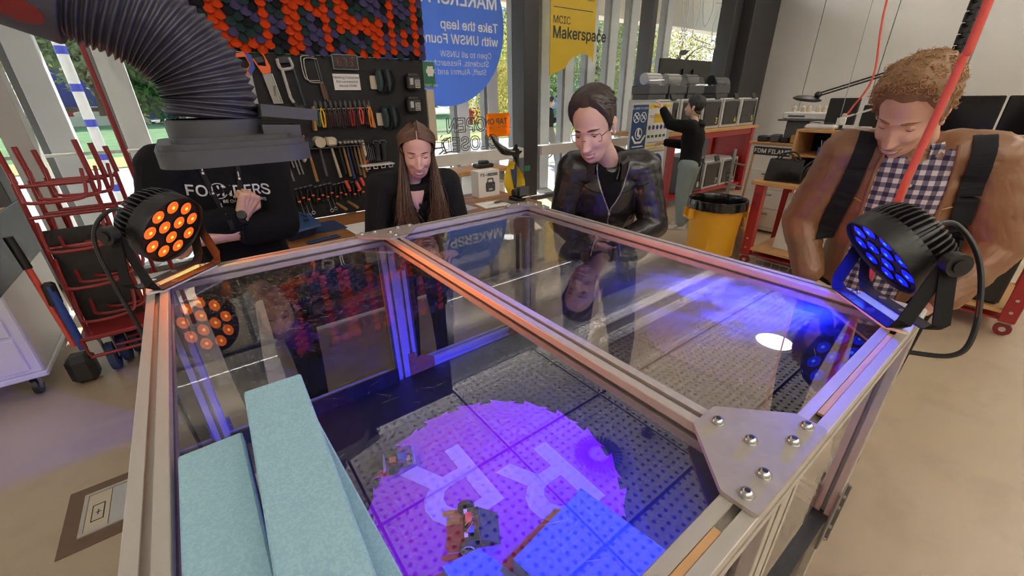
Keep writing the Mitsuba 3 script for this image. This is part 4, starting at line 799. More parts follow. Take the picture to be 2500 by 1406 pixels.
part(t, 'body', tube(spline([(2.13, 3.10, 1.42), (2.20, 3.10, 1.33), (2.29, 3.10, 1.265), (2.40, 3.10, 1.245)], 8), np.concatenate([np.linspace(.004, .032, 14), np.linspace(.034, .02, 11)]), 14), 'black_gloss', True); part(t, 'fluke', wp(Polygon([(2.36, 1.245), (2.415, 1.315), (2.425, 1.26), (2.475, 1.255), (2.43, 1.225), (2.40, 1.17), (2.385, 1.215)]).buffer(.004), .02, 3.11), 'black_gloss'); part(t, 'cord', cyl((2.44, 3.11, 1.25), (2.47, 3.15, 1.262), .004, 6), 'black')
t = thing('cloth_bag', 'yellow and navy folded cloth hanging from the stand at the bench end', 'cloth')
gm = grid(15, 15, lambda u, v: np.stack([2.385 + (u - .5) * (.05 + .15 * np.sin(np.clip(v, 0, 1) * 2.3)) + .02 * v, 3.12 + .03 * np.sin(u * 9 + v * 3) - .02 * v, 1.17 - .29 * v], 1)); part(t, 'cloth', cat(gm, mv(gm, (0, .004, 0))), 'yellow', True); gm2 = grid(8, 12, lambda u, v: np.stack([2.39 + (u - .45) * .09 * np.sin(.3 + v * 2.4), 3.105 + .03 * np.sin(u * 4 + 2 + v * 3) - .02 * v, 1.15 - .22 * v], 1)); part(t, 'stripe', cat(gm2, mv(gm2, (0, .003, 0))), 'blue_dark', True, label='navy panel of the cloth'); part(t, 'loop', tube(spline([(2.40, 3.12, 1.17), (2.44, 3.13, 1.22), (2.465, 3.15, 1.2)], 4), .004, 6), 'black')
# table behind the board
t = thing('side_table', 'wooden plank table by the window behind the woman', 'table'); part(t, 'top', b2(2.35, 3.17, 4.2, 4.62, .88, .93, .004), 'wood', False)
for x in (2.42, 3.1): part(t, 'leg', b2(x - .03, x + .03, 4.5, 4.56, 0, .879), 'grey'); part(t, 'leg', b2(x - .03, x + .03, 4.26, 4.32, 0, .879), 'grey')
solo('black_gadget', cat(b2(2.78, 3.0, 4.3, 4.45, .931, .975, .01), b2(2.84, 2.95, 4.33, 4.42, .97, 1.01, .01)), 'black', 'small black device on the plank table', 'device')
t = thing('crate', 'grey crate with a slatted white lid under the plank table', 'crate'); part(t, 'body', b2(2.3, 2.72, 4.0, 4.3, .3, .62, .01), 'grey_dark'); part(t, 'stand', b2(2.32, 2.7, 4.02, 4.28, 0.0, .3, .01), 'black')
for i in range(7): part(t, 'slat', b2(2.32 + i * .055, 2.355 + i * .055, 4.0, 4.3, .62, .64, .003), 'white')
t = thing('bucket', 'off-white plastic bucket under the plank table', 'bucket'); part(t, 'body', lathe([(0, 0), (.1, 0), (.13, .28), (.137, .28), (.137, .30), (.122, .30), (.1, .02), (0, .02)], 28), 'white', M=mtx((2.86, 4.1, .50))); part(t, 'stool', b2(2.74, 2.98, 3.98, 4.22, 0, .5, .01), 'grey_dark')
# ================================================================== ON THE WINDOW WALL
mat('sticker_thin', '#5f86d8')
scene['m_sticker'] = {'type': 'principledthin', 'base_color': rgb('#86aef2'), 'roughness': .5, 'diff_trans': 1.1}
scene['m_tap'] = {'type': 'principledthin', 'base_color': rgb('#f59a28'), 'roughness': .5, 'diff_trans': 0.9}
GY = WY - .006
def mtext(s, h, x, z, y, bold=False):  # lettering meant for the street: seen mirrored from inside
    M = np.eye(4); M[:3, 0], M[:3, 1], M[:3, 2], M[:3, 3] = -X, Z, Y, (x, y, z); return xf(text(s, h, .0006, bold, 'l'), M)
t = thing('window_sticker', 'large round blue window sticker with mirrored white Makerspace lettering', 'sticker')
part(t, 'disc', wp(Point(3.23, 2.66).buffer(1.06, 40), .0008, GY), 'sticker', False)
for s, h, x, z in (('MAKERSPACE', .165, 4.17, 2.86), ('Take the leap', .11, 4.18, 2.575), ('with UNSW Founders', .11, 4.18, 2.40), ('Open to all UNSW', .075, 4.05, 2.235), ('Students, Researchers,', .075, 4.0, 2.125), ('Staff, Alumni and Startups', .075, 3.95, 2.015)): part(t, 'lettering', mtext(s, h, x, z, GY - .0025, h > .1), 'sticker_text', False)
def outline(s, h, x, z):  # hollow letters
    out = []
    m = mtext(s, h, x, z, GY, True); sec = m.section(plane_origin=(0, GY + .0003, 0), plane_normal=(0, 1, 0))
    for ln in sec.discrete: out.append(tube(np.vstack([ln]), .006, 5, False))
    return cat(out)
t = thing('open_lettering', 'black outlined mirrored letters OPEN drawn on the window', 'lettering'); part(t, 'letters', outline('OPEN', .19, 3.90, 1.24), 'grey_dark')
t = thing('closed_lettering', 'black outlined mirrored letters CLOSED drawn on the window', 'lettering'); part(t, 'letters', outline('CLOSED', .19, 4.12, .97), 'grey_dark')
t = thing('tap_on_sign', 'orange mirrored TAP ON sign stuck to the window', 'sign'); part(t, 'panel', wp(rrect(.45, .35, .02, (4.15, 1.305)), .001, GY), 'tap', False); part(t, 'lettering', mtext('TAP ON', .085, 4.33, 1.32, GY - .002, True), 'grey_dark', False); part(t, 'lettering', mtext('EVERY TIME YOU ENTER', .026, 4.33, 1.26, GY - .002), 'grey_dark', False)
t = thing('first_aid_sign', 'green first aid sign with a white cross at the right edge of the tool board', 'sign')
part(t, 'panel', wp(sbox(1.663, 1.785, 1.765, 1.965), .002, PY + .02), 'green', False); part(t, 'cross', wp(unary_union([sbox(1.70, 1.865, 1.75, 1.935), sbox(1.69, 1.885, 1.76, 1.915)]).intersection(sbox(1.67, 1.8, 1.78, 2)), .001, PY + .0175), 'paper', False); part(t, 'lettering', wtext('FIRST AID', .019, 1.722, 1.79, PY + .0175), 'paper', False)
t = thing('hanging_banner', 'yellow hanging banner reading MCIC Makerspace with a notched lower edge', 'sign')
YB_ = 5.52
part(t, 'panel', wp([(4.96, 3.7), (5.97, 3.7), (5.97, 2.24), (5.86, 2.33), (5.72, 2.36), (5.55, 2.31), (5.43, 2.26), (5.30, 2.12), (5.16, 2.08), (4.98, 2.02)], .012, YB_), 'yellow_sign', False)
for s, h, x, z, al in (('MCIC', .10, 5.03, 2.74, 'l'), ('Makerspace', .155, 5.03, 2.545, 'l'), ('E10', .06, 5.90, 3.09, 'r')): part(t, 'lettering', wtext(s, h, x, z, YB_ - .0125, al, s == 'Makerspace'), 'black', False)
part(t, 'rule', wp(sbox(5.03, 2.945, 5.90, 2.955), .001, YB_ - .0125), 'black', False)
for x in (5.1, 5.8): part(t, 'cord', cyl((x, YB_, 3.7), (x, YB_, 4.6), .004, 6), 'steel')
t = thing('window_lettering', 'dark mirrored lettering high on the window, seen reflected in the glass top', 'lettering')
for s, h, x, z in (('better way', .26, 6.55, 3.86), ('which ac', .16, 6.6, 3.45)): part(t, 'letters', wtext(s, h, x, z, GY - .001), 'grey_dark', False)
# neon line drawing hung inside the right window
t = thing('neon_sign', 'unlit white line-art sign with letters and a flower hung inside the right window', 'sign'); NY = 5.60
mat('neon', '#e8e6ee', .3)
lines = [[(8.5, 3.5), (8.55, 3.2), (8.68, 3.0), (8.75, 3.2), (8.72, 3.5)], [(8.85, 3.5), (8.92, 3.2), (9.05, 2.98), (9.15, 3.2), (9.12, 3.5)], [(9.25, 3.5), (9.25, 3.3), (9.42, 3.0), (9.62, 3.3), (9.6, 3.5)], [(9.72, 3.45), (9.92, 3.45), (9.85, 3.25), (9.74, 3.05), (9.78, 2.75)], [(9.0, 2.92), (9.02, 2.8), (9.3, 2.74), (9.75, 2.7)], [(9.35, 2.66), (9.9, 2.62), (9.92, 2.76), (9.8, 2.78)]]
for l in lines: part(t, 'tube', tube(spline([(x, NY, z) for x, z in l], 5), .012, 6), 'neon')
for q in range(8): part(t, 'petal', tube([(8.68 + .05 * math.cos(q * .785), NY, 2.83 + .05 * math.sin(q * .785)), (8.68 + .14 * math.cos(q * .785), NY, 2.83 + .14 * math.sin(q * .785))], .012, 6), 'neon')
for x in (8.6, 9.8): part(t, 'wire', cyl((x, NY, 3.4), (x, NY, 4.62), .003, 4), 'steel')
t = thing('fish_ornament', 'small dark leaf-shaped ornament hanging below the line-art sign', 'ornament'); part(t, 'body', wp(Polygon([(8.60, 2.49), (8.70, 2.55), (8.95, 2.55), (8.84, 2.47), (8.68, 2.45)]), .02, 5.6), 'grey_dark'); part(t, 'cord', cyl((8.74, 5.59, 2.55), (8.68, 5.6, 2.76), .003, 4), 'black')
# ================================================================== LEFT: trolleys, cart, tools
for i, (dx, dy) in enumerate(((0, 0), (.055, .10), (.11, .20))):
    t = thing('red_trolley', ('front red tubular trolley of the nested group at the left', 'middle red tubular trolley of the nested group at the left', 'rear red tubular trolley of the nested group at the left')[i], 'trolley')
    ox, oy = -.86 + dx, 3.78 + dy
    def P(x, y, z): return (ox + x, oy + y, z)
    r = .013
    for x in (0, .34): part(t, 'upright', tube([P(x, 0, .2), P(x, .02, 1.27)], r, 10), 'red_frame'); part(t, 'handle_grip', cyl(P(x + .01, .02, 1.27), P(x + .0, .03, 1.50 - .03 * i), .015, 10), 'red_frame')
    for z in (1.25, 1.06, .86): part(t, 'crossbar', cyl(P(0, .01, z), P(.34, .01, z), .011, 8), 'red_frame')
    for z, d in ((1.17, .14), (.87, .16), (.63, .18), (.40, .20)): part(t, 'loop', tube(spline([P(.02, 0, z + .16), P(.03, -d * .5, z + .03), P(.07, -d, z), P(.27, -d, z), P(.31, -d * .5, z + .03), P(.32, 0, z + .16)], 5), .010, 8), 'red_frame')
    part(t, 'deck', b2(ox - .01, ox + .35, oy - .22, oy + .05, .27, .30, .008), 'red_frame'); part(t, 'skirt', tube([P(0, -.22, .28), P(.02, -.25, .17), P(.32, -.25, .17), P(.34, -.22, .28)], .012, 8), 'red_frame')
    if i == 0: part(t, 'board', b2(ox + .01, ox + .33, oy + .03, oy + .04, .30, .97), 'black', label='black back board')
    for x, y in ((.10, -.15), (.30, .0)):
        c = np.array(P(x, y, .10)); w = part(t, 'wheel', cyl(c - X * .02, c + X * .02, .099, 28), 'blue_dark', label='large dark rubber wheel'); scene[uniq(w + '__hub')] = shp(cyl(c - X * .023, c + X * .023, .04, 16), 'black'); part(t, 'fork', cat(b2(c[0] - .034, c[0] - .027, c[1] - .025, c[1] + .025, .09, .268, .002), b2(c[0] + .027, c[0] + .034, c[1] - .025, c[1] + .025, .09, .268, .002)), 'steel_dull')
solo('red_pole', cyl((-.30, 4.02, .02), (-.34, 4.10, 2.2), .016, 10), 'red_frame', 'tall thin red pole leaning behind the hose at the left', 'pole')
t = thing('tool_cart', 'white metal drawer cart with a wooden top at the left edge', 'cart'); CX0, CX1, CY0, CY1 = -2.0, -1.06, 3.52, 4.55
part(t, 'body', b2(CX0, CX1, CY0, CY1, .17, 1.00, .008), 'white'); part(t, 'base_rail', b2(CX0 - .01, CX1 + .012, CY0 - .012, CY1 + .01, .135, .17, .006), 'white'); part(t, 'top', b2(CX0 - .02, CX1 - .0, CY0 - .02, CY1 + .02, 1.001, 1.03, .004), 'wood', False)
for z0, z1 in ((.20, .42), (.44, .66), (.68, .90)): d_ = part(t, 'drawer', b2(CX0 + .04, CX1 - .05, CY0 - .014, CY0 - .001, z0, z1, .004), 'white'); scene[uniq(d_ + '__handle')] = shp(b2(CX0 + .3, CX1 - .3, CY0 - .03, CY0 - .015, z1 - .035, z1 - .02, .003), 'grey_dark')
for x, y in ((CX1 - .08, CY0 + .06), (CX1 - .08, CY1 - .08), (CX0 + .1, CY0 + .06)):
    c = np.array([x, y, .062]); w = part(t, 'caster', cyl(c - X * .014, c + X * .014, .06, 24), 'black', label='black caster with grey hub'); scene[uniq(w + '__hub')] = shp(cat(cyl(c - X * .016, c + X * .016, .03, 16)), 'grey'); part(t, 'caster_fork', cat(b2(x - .022, x - .017, y - .03, y + .03, .06, .134, .002), b2(x + .017, x + .022, y - .03, y + .03, .06, .134, .002)), 'steel_dull')
solo('black_board', b2(-1.058, -1.045, 3.46, 4.62, .70, 1.07, .003), 'black', 'wide black board fixed on the right side of the white cart', 'board')
t = thing('floor_scraper', 'orange and blue handled floor scraper standing between cart and red trolleys', 'tool'); part(t, 'shaft', cyl((-.905, 3.60, .25), (-.93, 3.62, .80), .017, 12), 'coral'); part(t, 'grip', cyl((-.93, 3.62, .80), (-.945, 3.63, 1.0), .022, 12), 'black'); part(t, 'guard', xf(bx(.06, .06, .16, .015), mtx((-.885, 3.60, .62), ry=.05)), 'black'); part(t, 'tube', cyl((-.87, 3.585, .22), (-.88, 3.59, .68), .022, 12), 'blue'); part(t, 'foot', b2(-.98, -.84, 3.50, 3.64, 0.001, .20, .035), 'black')
solo('dark_tote', b2(-.62, -.35, 3.30, 3.55, .001, .30, .03), 'black', 'low black tote on the floor before the red trolleys', 'box') if False else None
# floor service box
t = thing('floor_box', 'metal floor box lid with a small latch in the concrete at the lower left', 'floor box')
part(t, 'surround', b2(-.86, -.42, 1.99, 2.39, .0005, .002), 'bark', False, label='dark patched concrete around the lid'); fo = [(-.80, 2.06), (-.42, 2.06), (-.42, 2.33), (-.80, 2.33)]
part(t, 'rim', prism(Polygon(fo, [[(-.785, 2.075), (-.435, 2.075), (-.435, 2.315), (-.785, 2.315)]]), .006, .0022), 'alu', False); part(t, 'lid', b2(-.70, -.436, 2.077, 2.313, .0022, .005), 'grey_light', False); part(t, 'end_flap', b2(-.784, -.703, 2.077, 2.313, .0022, .005), 'cream', False)
part(t, 'latch', prism(Polygon([(-.765, 2.13), (-.72, 2.13), (-.72, 2.235), (-.765, 2.235)], [[(-.762, 2.134), (-.724, 2.134), (-.724, 2.231), (-.762, 2.231)]]), .0006, .0052), 'black', False); part(t, 'latch_mark', prism(unary_union([sbox(-.75, 2.18, -.732, 2.184), sbox(-.744, 2.165, -.741, 2.2)]), .0006, .0052), 'black', False)
# ================================================================== 3D PRINTER BENCH BY THE WINDOW
t = thing('printer_bench', 'red steel bench with wooden top carrying numbered 3D printers by the window', 'workbench')
part(t, 'top', b2(5.43, 8.62, 3.73, 4.60, 1.145, 1.19, .004), 'wood', False)
for x in (5.98, 8.5):
    for y in (3.80, 4.52): part(t, 'leg', b2(x - .045, x + .045, y - .045, y + .045, 0, 1.144, .004), 'red')
part(t, 'apron', b2(6.03, 8.45, 3.77, 3.80, 1.05, 1.14, .003), 'red'); part(t, 'lower_shelf', b2(5.9, 8.58, 3.78, 4.56, .13, .165, .003), 'red'); part(t, 'side_panel', b2(8.53, 8.56, 3.86, 4.5, .17, 1.1), 'red')
def printer(x0, w, z0, h, num, y0, dark, lb):
    t = thing('printer', lb, '3D printer', 'numbered 3D printers')
    c = 'grey_dark' if dark else 'grey_light'; z0 += .0006
    part(t, 'body', b2(x0, x0 + w, y0, y0 + .5, z0, z0 + h, .012), c); part(t, 'door', b2(x0 + .05, x0 + w - .05, y0 - .012, y0 - .001, z0 + .05, z0 + h - .05, .004), 'black_gloss'); part(t, 'door_trim', b2(x0 + .05, x0 + w - .05, y0 - .008, y0 - .001, z0 + h - .045, z0 + h - .02, .003), 'grey')
    part(t, 'handle', b2(x0 + w - .09, x0 + w - .075, y0 - .026, y0 - .012, z0 + .15, z0 + h - .14, .004), 'grey'); part(t, 'screen', xf(bx(.13, .03, .09, .006), mtx((x0 + w * .68, y0 + .01, z0 + h + .03), rx=-.4)), 'black')
    part(t, 'number', wtext(num, .085, x0 + w - .13, z0 + .08, y0 - .0125, 'c', True), 'yellow' if z0 > 1 else 'white', False)
nm = {1: 'leftmost on the bench top', 2: 'half hidden behind the boy', 3: 'just right of the boy', 4: 'second from the right', 5: 'at the right end'}
for i in range(5): printer(5.5 + .62 * i, .585, 1.19, .46, str(i + 1), 3.82, False, f'grey 3D printer numbered {i + 1} on the bench top, {nm[i + 1]}')
printer(6.50, .62, .165, .60, '8', 3.84, True, 'dark 3D printer numbered 8 on the lower shelf beside the boy'); printer(7.16, .56, .165, .48, '7', 3.84, False, 'grey 3D printer numbered 7 in the middle of the lower shelf'); printer(7.76, .56, .165, .48, '6', 3.84, False, 'grey 3D printer numbered 6 at the right of the lower shelf')
for i, x in enumerate((5.52, 6.02, 6.52, 7.35)):
    t = thing('filament_box', f'grey filament box with a clear rounded lid on the printers, {["leftmost", "second from the left", "third from the left", "rightmost"][i]}', 'box'); z = 1.722
    part(t, 'base', b2(x, x + .46, 3.98, 4.30, z, z + .12, .012), 'grey_dark')
    part(t, 'lid', xf(prism(unary_union([Point(0, 0).buffer(.15, 16)]).intersection(sbox(-.2, 0, .2, .2)), .44, -.22), basis((x + .23, 4.14, z + .121), Y, Z)), 'clear', 30, label='clear rounded lid')
    part(t, 'spool', cyl((x + .06, 4.14, z + .125 + .08), (x + .40, 4.14, z + .125 + .08), .078, 20), ('white', 'grey_light', 'grey', 'black')[i])
    part(t, 'foot', b2(x + .02, x + .44, 4.0, 4.28, 1.652, z, .004), 'grey_dark')
t = thing('wall_monitor', 'wide black monitor seen from behind above the printers', 'monitor'); part(t, 'panel', b2(6.35, 7.85, 4.42, 4.47, 1.88, 2.24, .01), 'black'); part(t, 'mount', b2(6.95, 6.99, 4.39, 4.42, 1.90, 2.1, .004), 'black_gloss'); part(t, 'mount', b2(7.25, 7.29, 4.39, 4.42, 1.90, 2.1, .004), 'black_gloss'); part(t, 'stand', b2(7.0, 7.25, 4.42, 4.46, 1.191, 1.88, .006), 'black')
t = thing('safety_board', 'pale grey board with four safety signs at the left end of the printer bench', 'notice board')
part(t, 'board', b2(4.80, 5.72, 3.70, 3.72, .0, 1.62, .004), 'grey_light', False); SY = 3.699
t = thing('navy_sign', 'navy sign with two crossed circles and a white figure', 'sign'); part(t, 'panel', wp(rrect(.33, .56, .02, (4.99, 1.315)), .003, SY), 'navy'); ly = SY - .0032
part(t, 'lettering', wtext('NO OPEN TOE SHOES', .026, 4.99, 1.54, ly), 'paper', False)
for x in (4.915, 5.06): part(t, 'circle', wp(Point(x, 1.44).buffer(.066).difference(Point(x, 1.44).buffer(.055)).union(LineString([(x - .045, 1.395), (x + .045, 1.485)]).buffer(.005)).union(LineString([(x - .03, 1.47), (x + .035, 1.42)]).buffer(.009)), .001, ly), 'paper', False)
part(t, 'figure', wp(unary_union([Point(4.99, 1.235).buffer(.075).difference(Point(4.99, 1.235).buffer(.062)), LineString([(4.985, 1.285), (4.975, 1.22), (5.02, 1.2)]).buffer(.017), LineString([(4.86, 1.20), (4.93, 1.12), (5.05, 1.12), (5.13, 1.20)]).buffer(.014).difference(Point(4.99, 1.235).buffer(.08)), sbox(4.87, 1.06, 5.11, 1.075)]), .001, ly), 'paper', False)
t = thing('safety_notice', 'white and yellow safety notice beside the navy sign', 'sign'); part(t, 'panel', wp(sbox(5.17, .99, 5.64, 1.60), .003, SY), 'paper', False)
for z0, z1, c in ((1.545, 1.597, 'yellow'), (1.36, 1.48, 'yellow'), (1.005, 1.02, 'yellow'), (1.05, 1.075, 'yellow')): part(t, 'band', wp(sbox(5.175 + (.13 if z0 == 1.36 else 0), z0, 5.635, z1), .001, ly), c, False)
part(t, 'lettering', wtext('Safety hazards', .03, 5.41, 1.557, ly - .0012), 'black', False)
for i in range(5): part(t, 'icon', wp(Point(5.22 + .09 * i, 1.30).buffer(.03), .001, ly), 'navy', False); part(t, 'icon', wp(sbox(5.19 + .09 * i, 1.165, 5.25 + .09 * i, 1.20), .001, ly), 'green', False)
for i in range(4): part(t, 'line', wp(sbox(5.2, 1.45 - .02 * i if i < 2 else 1.13 - .012 * i, 5.6, 1.456 - .02 * i if i < 2 else 1.134 - .012 * i), .001, ly - .001), 'grey', False)
t = thing('no_food_sign', 'red sign reading NO FOOD OR DRINK', 'sign'); part(t, 'panel', wp(rrect(.42, .27, .02, (5.03, .86)), .003, SY), 'red_sign'); part(t, 'border', wp(rrect(.40, .25, .015, (5.03, .86)).difference(rrect(.39, .24, .012, (5.03, .86))), .001, ly), 'paper', False)
for i, s in enumerate(('NO FOOD', 'OR DRINK')): part(t, 'lettering', wtext(s, .058, 5.03, .875 - .09 * i, ly, 'c', True), 'paper', False)
t = thing('goggles_sign', 'white sign with a blue disc showing a head with goggles', 'sign'); part(t, 'panel', wp(rrect(.36, .36, .01, (5.47, .78)), .003, SY), 'paper'); part(t, 'disc', wp(Point(5.47, .79).buffer(.15, 24), .001, ly), 'blue', False); part(t, 'face', wp(Point(5.47, .78).buffer(.085).union(sbox(5.43, .67, 5.51, .73)), .001, ly - .001), 'paper', False); part(t, 'goggles', wp(rrect(.15, .055, .02, (5.47, .80)), .001, ly - .002), 'blue', False); part(t, 'lens', wp(rrect(.12, .032, .012, (5.47, .80)), .001, ly - .003), 'paper', False)
# ================================================================== BINS, BROOM
t = thing('yellow_bin', 'large yellow rubbish bin with a black liner', 'bin'); bxc, byc = 4.44, 2.17
part(t, 'body', lathe([(0, .01), (.215, .01), (.225, .03), (.268, .60), (.285, .605), (.292, .66), (.285, .68), (.27, .68), (.262, .62), (.21, .05), (0, .05)], 40), 'yellow_bin', 30, M=mtx((bxc, byc, 0)))
for a in (0.4, 1.9, 3.55, 5.0): part(t, 'rib', mv(b2(.20, .245, -.03, .03, .08, .56, .012), (bxc, byc, 0), a, 0, -.0), 'yellow_bin')
for a in (2.55, 5.7): part(t, 'handle', mv(cat(b2(.27, .33, -.06, -.045, .49, .60, .005), b2(.27, .33, .045, .06, .49, .60, .005), b2(.315, .335, -.06, .06, .49, .515, .006)), (bxc, byc, 0), a), 'yellow_bin')
lm = lathe([(.235, .45), (.258, .66), (.272, .692), (.294, .692), (.300, .655), (.299, .60)], 60); w = meshkit.fbm(lm.vertices * 22, 3, 2) - .5; lm.vertices += lm.vertices * np.array([1, 1, 0]) * (w * .012)[:, None] + np.array([0, 0, 1]) * (w * .02)[:, None]
part(t, 'liner', cat(lm, lathe([(0, .46), (.24, .45)], 30)), 'black_gloss', 40, M=mtx((bxc, byc, 0)), label='black plastic liner')
t = thing('yellow_tub', 'smaller yellow tub standing behind the large yellow bin', 'bin'); part(t, 'body', lathe([(0, 0), (.13, 0), (.17, .42), (.18, .43), (.18, .45), (.16, .45), (.125, .02), (0, .02)], 28), 'yellow_bin', M=mtx((5.05, 2.27, .001)))
t = thing('straw_broom', 'straw broom leaning between the yellow bin and the red bench leg', 'broom'); top, bot = np.array([4.86, 2.12, .60]), np.array([4.82, 2.11, .30])
part(t, 'handle', cyl((4.90, 2.13, .60), (5.02, 2.16, 1.1), .011, 10), 'hickory'); st = []; rb = np.random.default_rng(8)
for i in range(260):
    a = rb.uniform(-1, 1); b = rb.uniform(-1, 1); st.append(tube([top + [a * .02, b * .015, .02], top * .5 + bot * .5 + [a * .05, b * .03 - a * .02, 0], bot + [a * .085, b * .045 - a * .04, rb.uniform(-.03, .01)]], [.003, .003, .002], 4, False))
part(t, 'bristles', cat(st), 'straw', stuff=True); part(t, 'binding', lathe([(.035, -.01), (.038, 0), (.035, .01)], 16), 'bark', M=mtx(tuple(top - [0, 0, .05]))); part(t, 'socket', cyl(top + [0, 0, -.02], top + [.01, 0, .06], .022, 12, .013), 'straw')
t = thing('fluffy_duster', 'grey fluffy duster standing behind the red bench leg', 'duster'); st = []
for i in range(420):
    z = rb.uniform(.02, .30); a = rb.uniform(0, 6.28); o = np.array([4.78, 2.0, z]); st.append(tube([o, o + [math.cos(a) * .04, math.sin(a) * .04, rb.normal(0, .015)], o + [math.cos(a) * .06, math.sin(a) * .06, rb.normal(-.01, .02)]], [.004, .003, .001], 3, False))
part(t, 'fluff', cat(st), 'fluff', stuff=True); part(t, 'core', cyl((4.78, 2.0, .005), (4.78, 2.0, .34), .02, 10), 'fluff')
t = thing('black_bag', 'black plastic bag with a yellow strip on the floor behind the bin', 'bag'); bm = sph((0, 0, 0), 1, 3, (.32, .2, .17)); w = meshkit.fbm(bm.vertices * 12, 3, 4) - .5; bm.vertices *= (1 + w * .5)[:, None]; bm.vertices[:, 2] = np.maximum(bm.vertices[:, 2], -.13); part(t, 'bag', mv(bm, (6.2, 3.05, .132)), 'black_gloss', 50); part(t, 'strip', xf(bx(.2, .02, .03, .004), mtx((6.05, 2.86, .16), .2)), 'yellow')
# drawers, ladder and boxes behind the bench
t = thing('filament_cabinet', 'white cabinet labelled FDM FILAMENT behind the right bench', 'cabinet'); FX = 5.95
part(t, 'body', b2(FX, FX + .55, 2.0, 2.62, .03, 1.12, .006), 'white'); part(t, 'top', b2(FX - .02, FX + .57, 1.98, 2.64, 1.121, 1.145, .003), 'wood')
def xtext(s, h, y, z, x, al='c', bold=False):
    M = np.eye(4); M[:3, 0], M[:3, 1], M[:3, 2], M[:3, 3] = -Y, Z, -X, (x, y, z); return xf(text(s, h, .0006, bold, al), M)
def xp(poly, th, x):
    "prism on a face looking to -x: polygon in (-y, z)"
    M = np.eye(4); M[:3, 0], M[:3, 1], M[:3, 2], M[:3, 3] = -Y, Z, -X, (x, 0, 0); return xf(prism(poly, th), M)
for z0 in (.08, .33, .58): d_ = part(t, 'drawer', b2(FX - .012, FX - .001, 2.04, 2.58, z0, z0 + .23, .004), 'white'); scene[uniq(d_ + '__handle')] = shp(b2(FX - .03, FX - .013, 2.22, 2.40, z0 + .17, z0 + .185, .003), 'grey')
part(t, 'label', xp(sbox(-2.57, .99, -2.03, 1.09), .002, FX - .0005), 'black', False); part(t, 'lettering', xtext('FDM FILAMENT', .05, 2.30, 1.015, FX - .003, 'c', True), 'paper', False)
for i, (y, w, h) in enumerate(((2.52, .12, .07), (2.38, .1, .09), (2.27, .09, .06), (2.14, .14, .10))): solo('small_part', xf(bx(.16, w, h, .012), mtx((FX + .12, y, 1.1465 + h / 2), .1 * i)), ('black', 'grey_dark', 'black', 'hickory')[i], ('black block at the left end of the white cabinet top', 'dark grey block second on the white cabinet top', 'black block third on the white cabinet top', 'pale wooden block at the right of the white cabinet top')[i], 'box')
t = thing('equipment_stand', 'dark stand carrying a white laboratory device behind the shelf', 'stand'); part(t, 'column', b2(6.05, 6.4, 2.02, 2.30, 1.146, 1.40, .01), 'grey_dark'); part(t, 'plate', b2(5.98, 6.45, 1.85, 2.38, 1.401, 1.42, .004), 'grey_dark')
t = thing('white_device', 'white device with small bottles and tubes on the dark stand', 'device'); part(t, 'case', b2(6.0, 6.4, 1.88, 2.34, 1.421, 1.50, .012), 'white_gloss'); 
for i in range(5): part(t, 'bottle', lathe([(0, 0), (.025, 0), (.025, .05), (.012, .065), (.012, .08), (0, .08)], 14), 'cream', M=mtx((6.1 + .05 * (i % 2), 1.95 + .08 * i, 1.501)))
part(t, 'label', xp(sbox(-2.28, 1.445, -2.1, 1.465), .001, 6.0), 'grey_dark', False)
def A3(*v): return np.array(v, float)
t = thing('ladder', 'aluminium ladder marked BAILEY leaning between printers and cabinet', 'ladder')
for s in (-.18, .18): part(t, 'rail', tube([(6.22 + s * .5, 2.78 + s, .005), (6.36 + s * .5, 2.86 + s, .98)], .022, 8), 'steel_dull')
for i in range(3): a = .2 + i * .3; c = np.array([6.22, 2.78, 0]) * (1 - a) + np.array([6.36, 2.86, .98]) * a; part(t, 'rung', cyl(c - A3(.09, .18, 0), c + A3(.09, .18, 0), .014, 8), 'steel_dull')
part(t, 'lettering', xf(text('BAILEY', .05, .001, True), basis((6.20, 2.985, .62), np.array([.14, .08, .97]), np.array([.1, -1, 0]), None)), 'black', False)
solo('cardboard_box', b2(5.55, 5.9, 2.30, 2.60, .001, .36, .006), 'ply_edge', 'brown cardboard box beside the white cabinet', 'box')
# ================================================================== RIGHT BENCH
RX = 4.57
t = thing('red_bench', 'red legged workbench with a wooden top behind the brown jacket', 'workbench')
part(t, 'top', b2(RX, 5.42, -.20, 1.93, .86, .90, .004), 'wood', False)
for x in (RX + .05, 5.36):
    for y in (1.84, -.10):
        l = part(t, 'leg', b2(x - .04, x + .04, y - .045, y + .045, .115, .859, .004), 'red', label='red steel leg')
        if x < 5:
            for z in (.2, .30, .68, .78): part(t, 'leg_bolt', cyl((x - .041, y, z), (x - .05, y, z), .011, 10), 'steel')
        w = part(t, 'caster', cyl((x - .014, y, .05), (x + .014, y, .05), .049, 20), 'red_dark', label='dark red caster wheel'); scene[uniq(w + '__hub')] = shp(cyl((x - .017, y, .05), (x + .017, y, .05), .02, 12), 'steel'); part(t, 'caster_plate', b2(x - .03, x + .03, y - .035, y + .035, .10, .114, .002), 'steel_dull')
part(t, 'lower_shelf', b2(RX + .02, 5.38, -.06, 1.80, .175, .20, .002), 'ply_edge', False, label='plywood lower shelf'); part(t, 'lower_tray', b2(RX + .04, 5.38, -.06, 1.80, .115, .13, .002), 'red')
t = thing('bench_hutch', 'open plywood shelf unit standing on the red bench', 'shelf'); hx0, hx1, hy0, hy1 = 4.86, 5.32, -.18, 1.74
part(t, 'top', b2(hx0, hx1, hy0, hy1, 1.36, 1.385, .002), 'wood', False); part(t, 'shelf', b2(hx0, hx1, hy0, hy1, 1.13, 1.15, .002), 'wood', False); part(t, 'back', b2(hx1 - .01, hx1, hy0, hy1, .901, 1.36), 'black_matte', False)
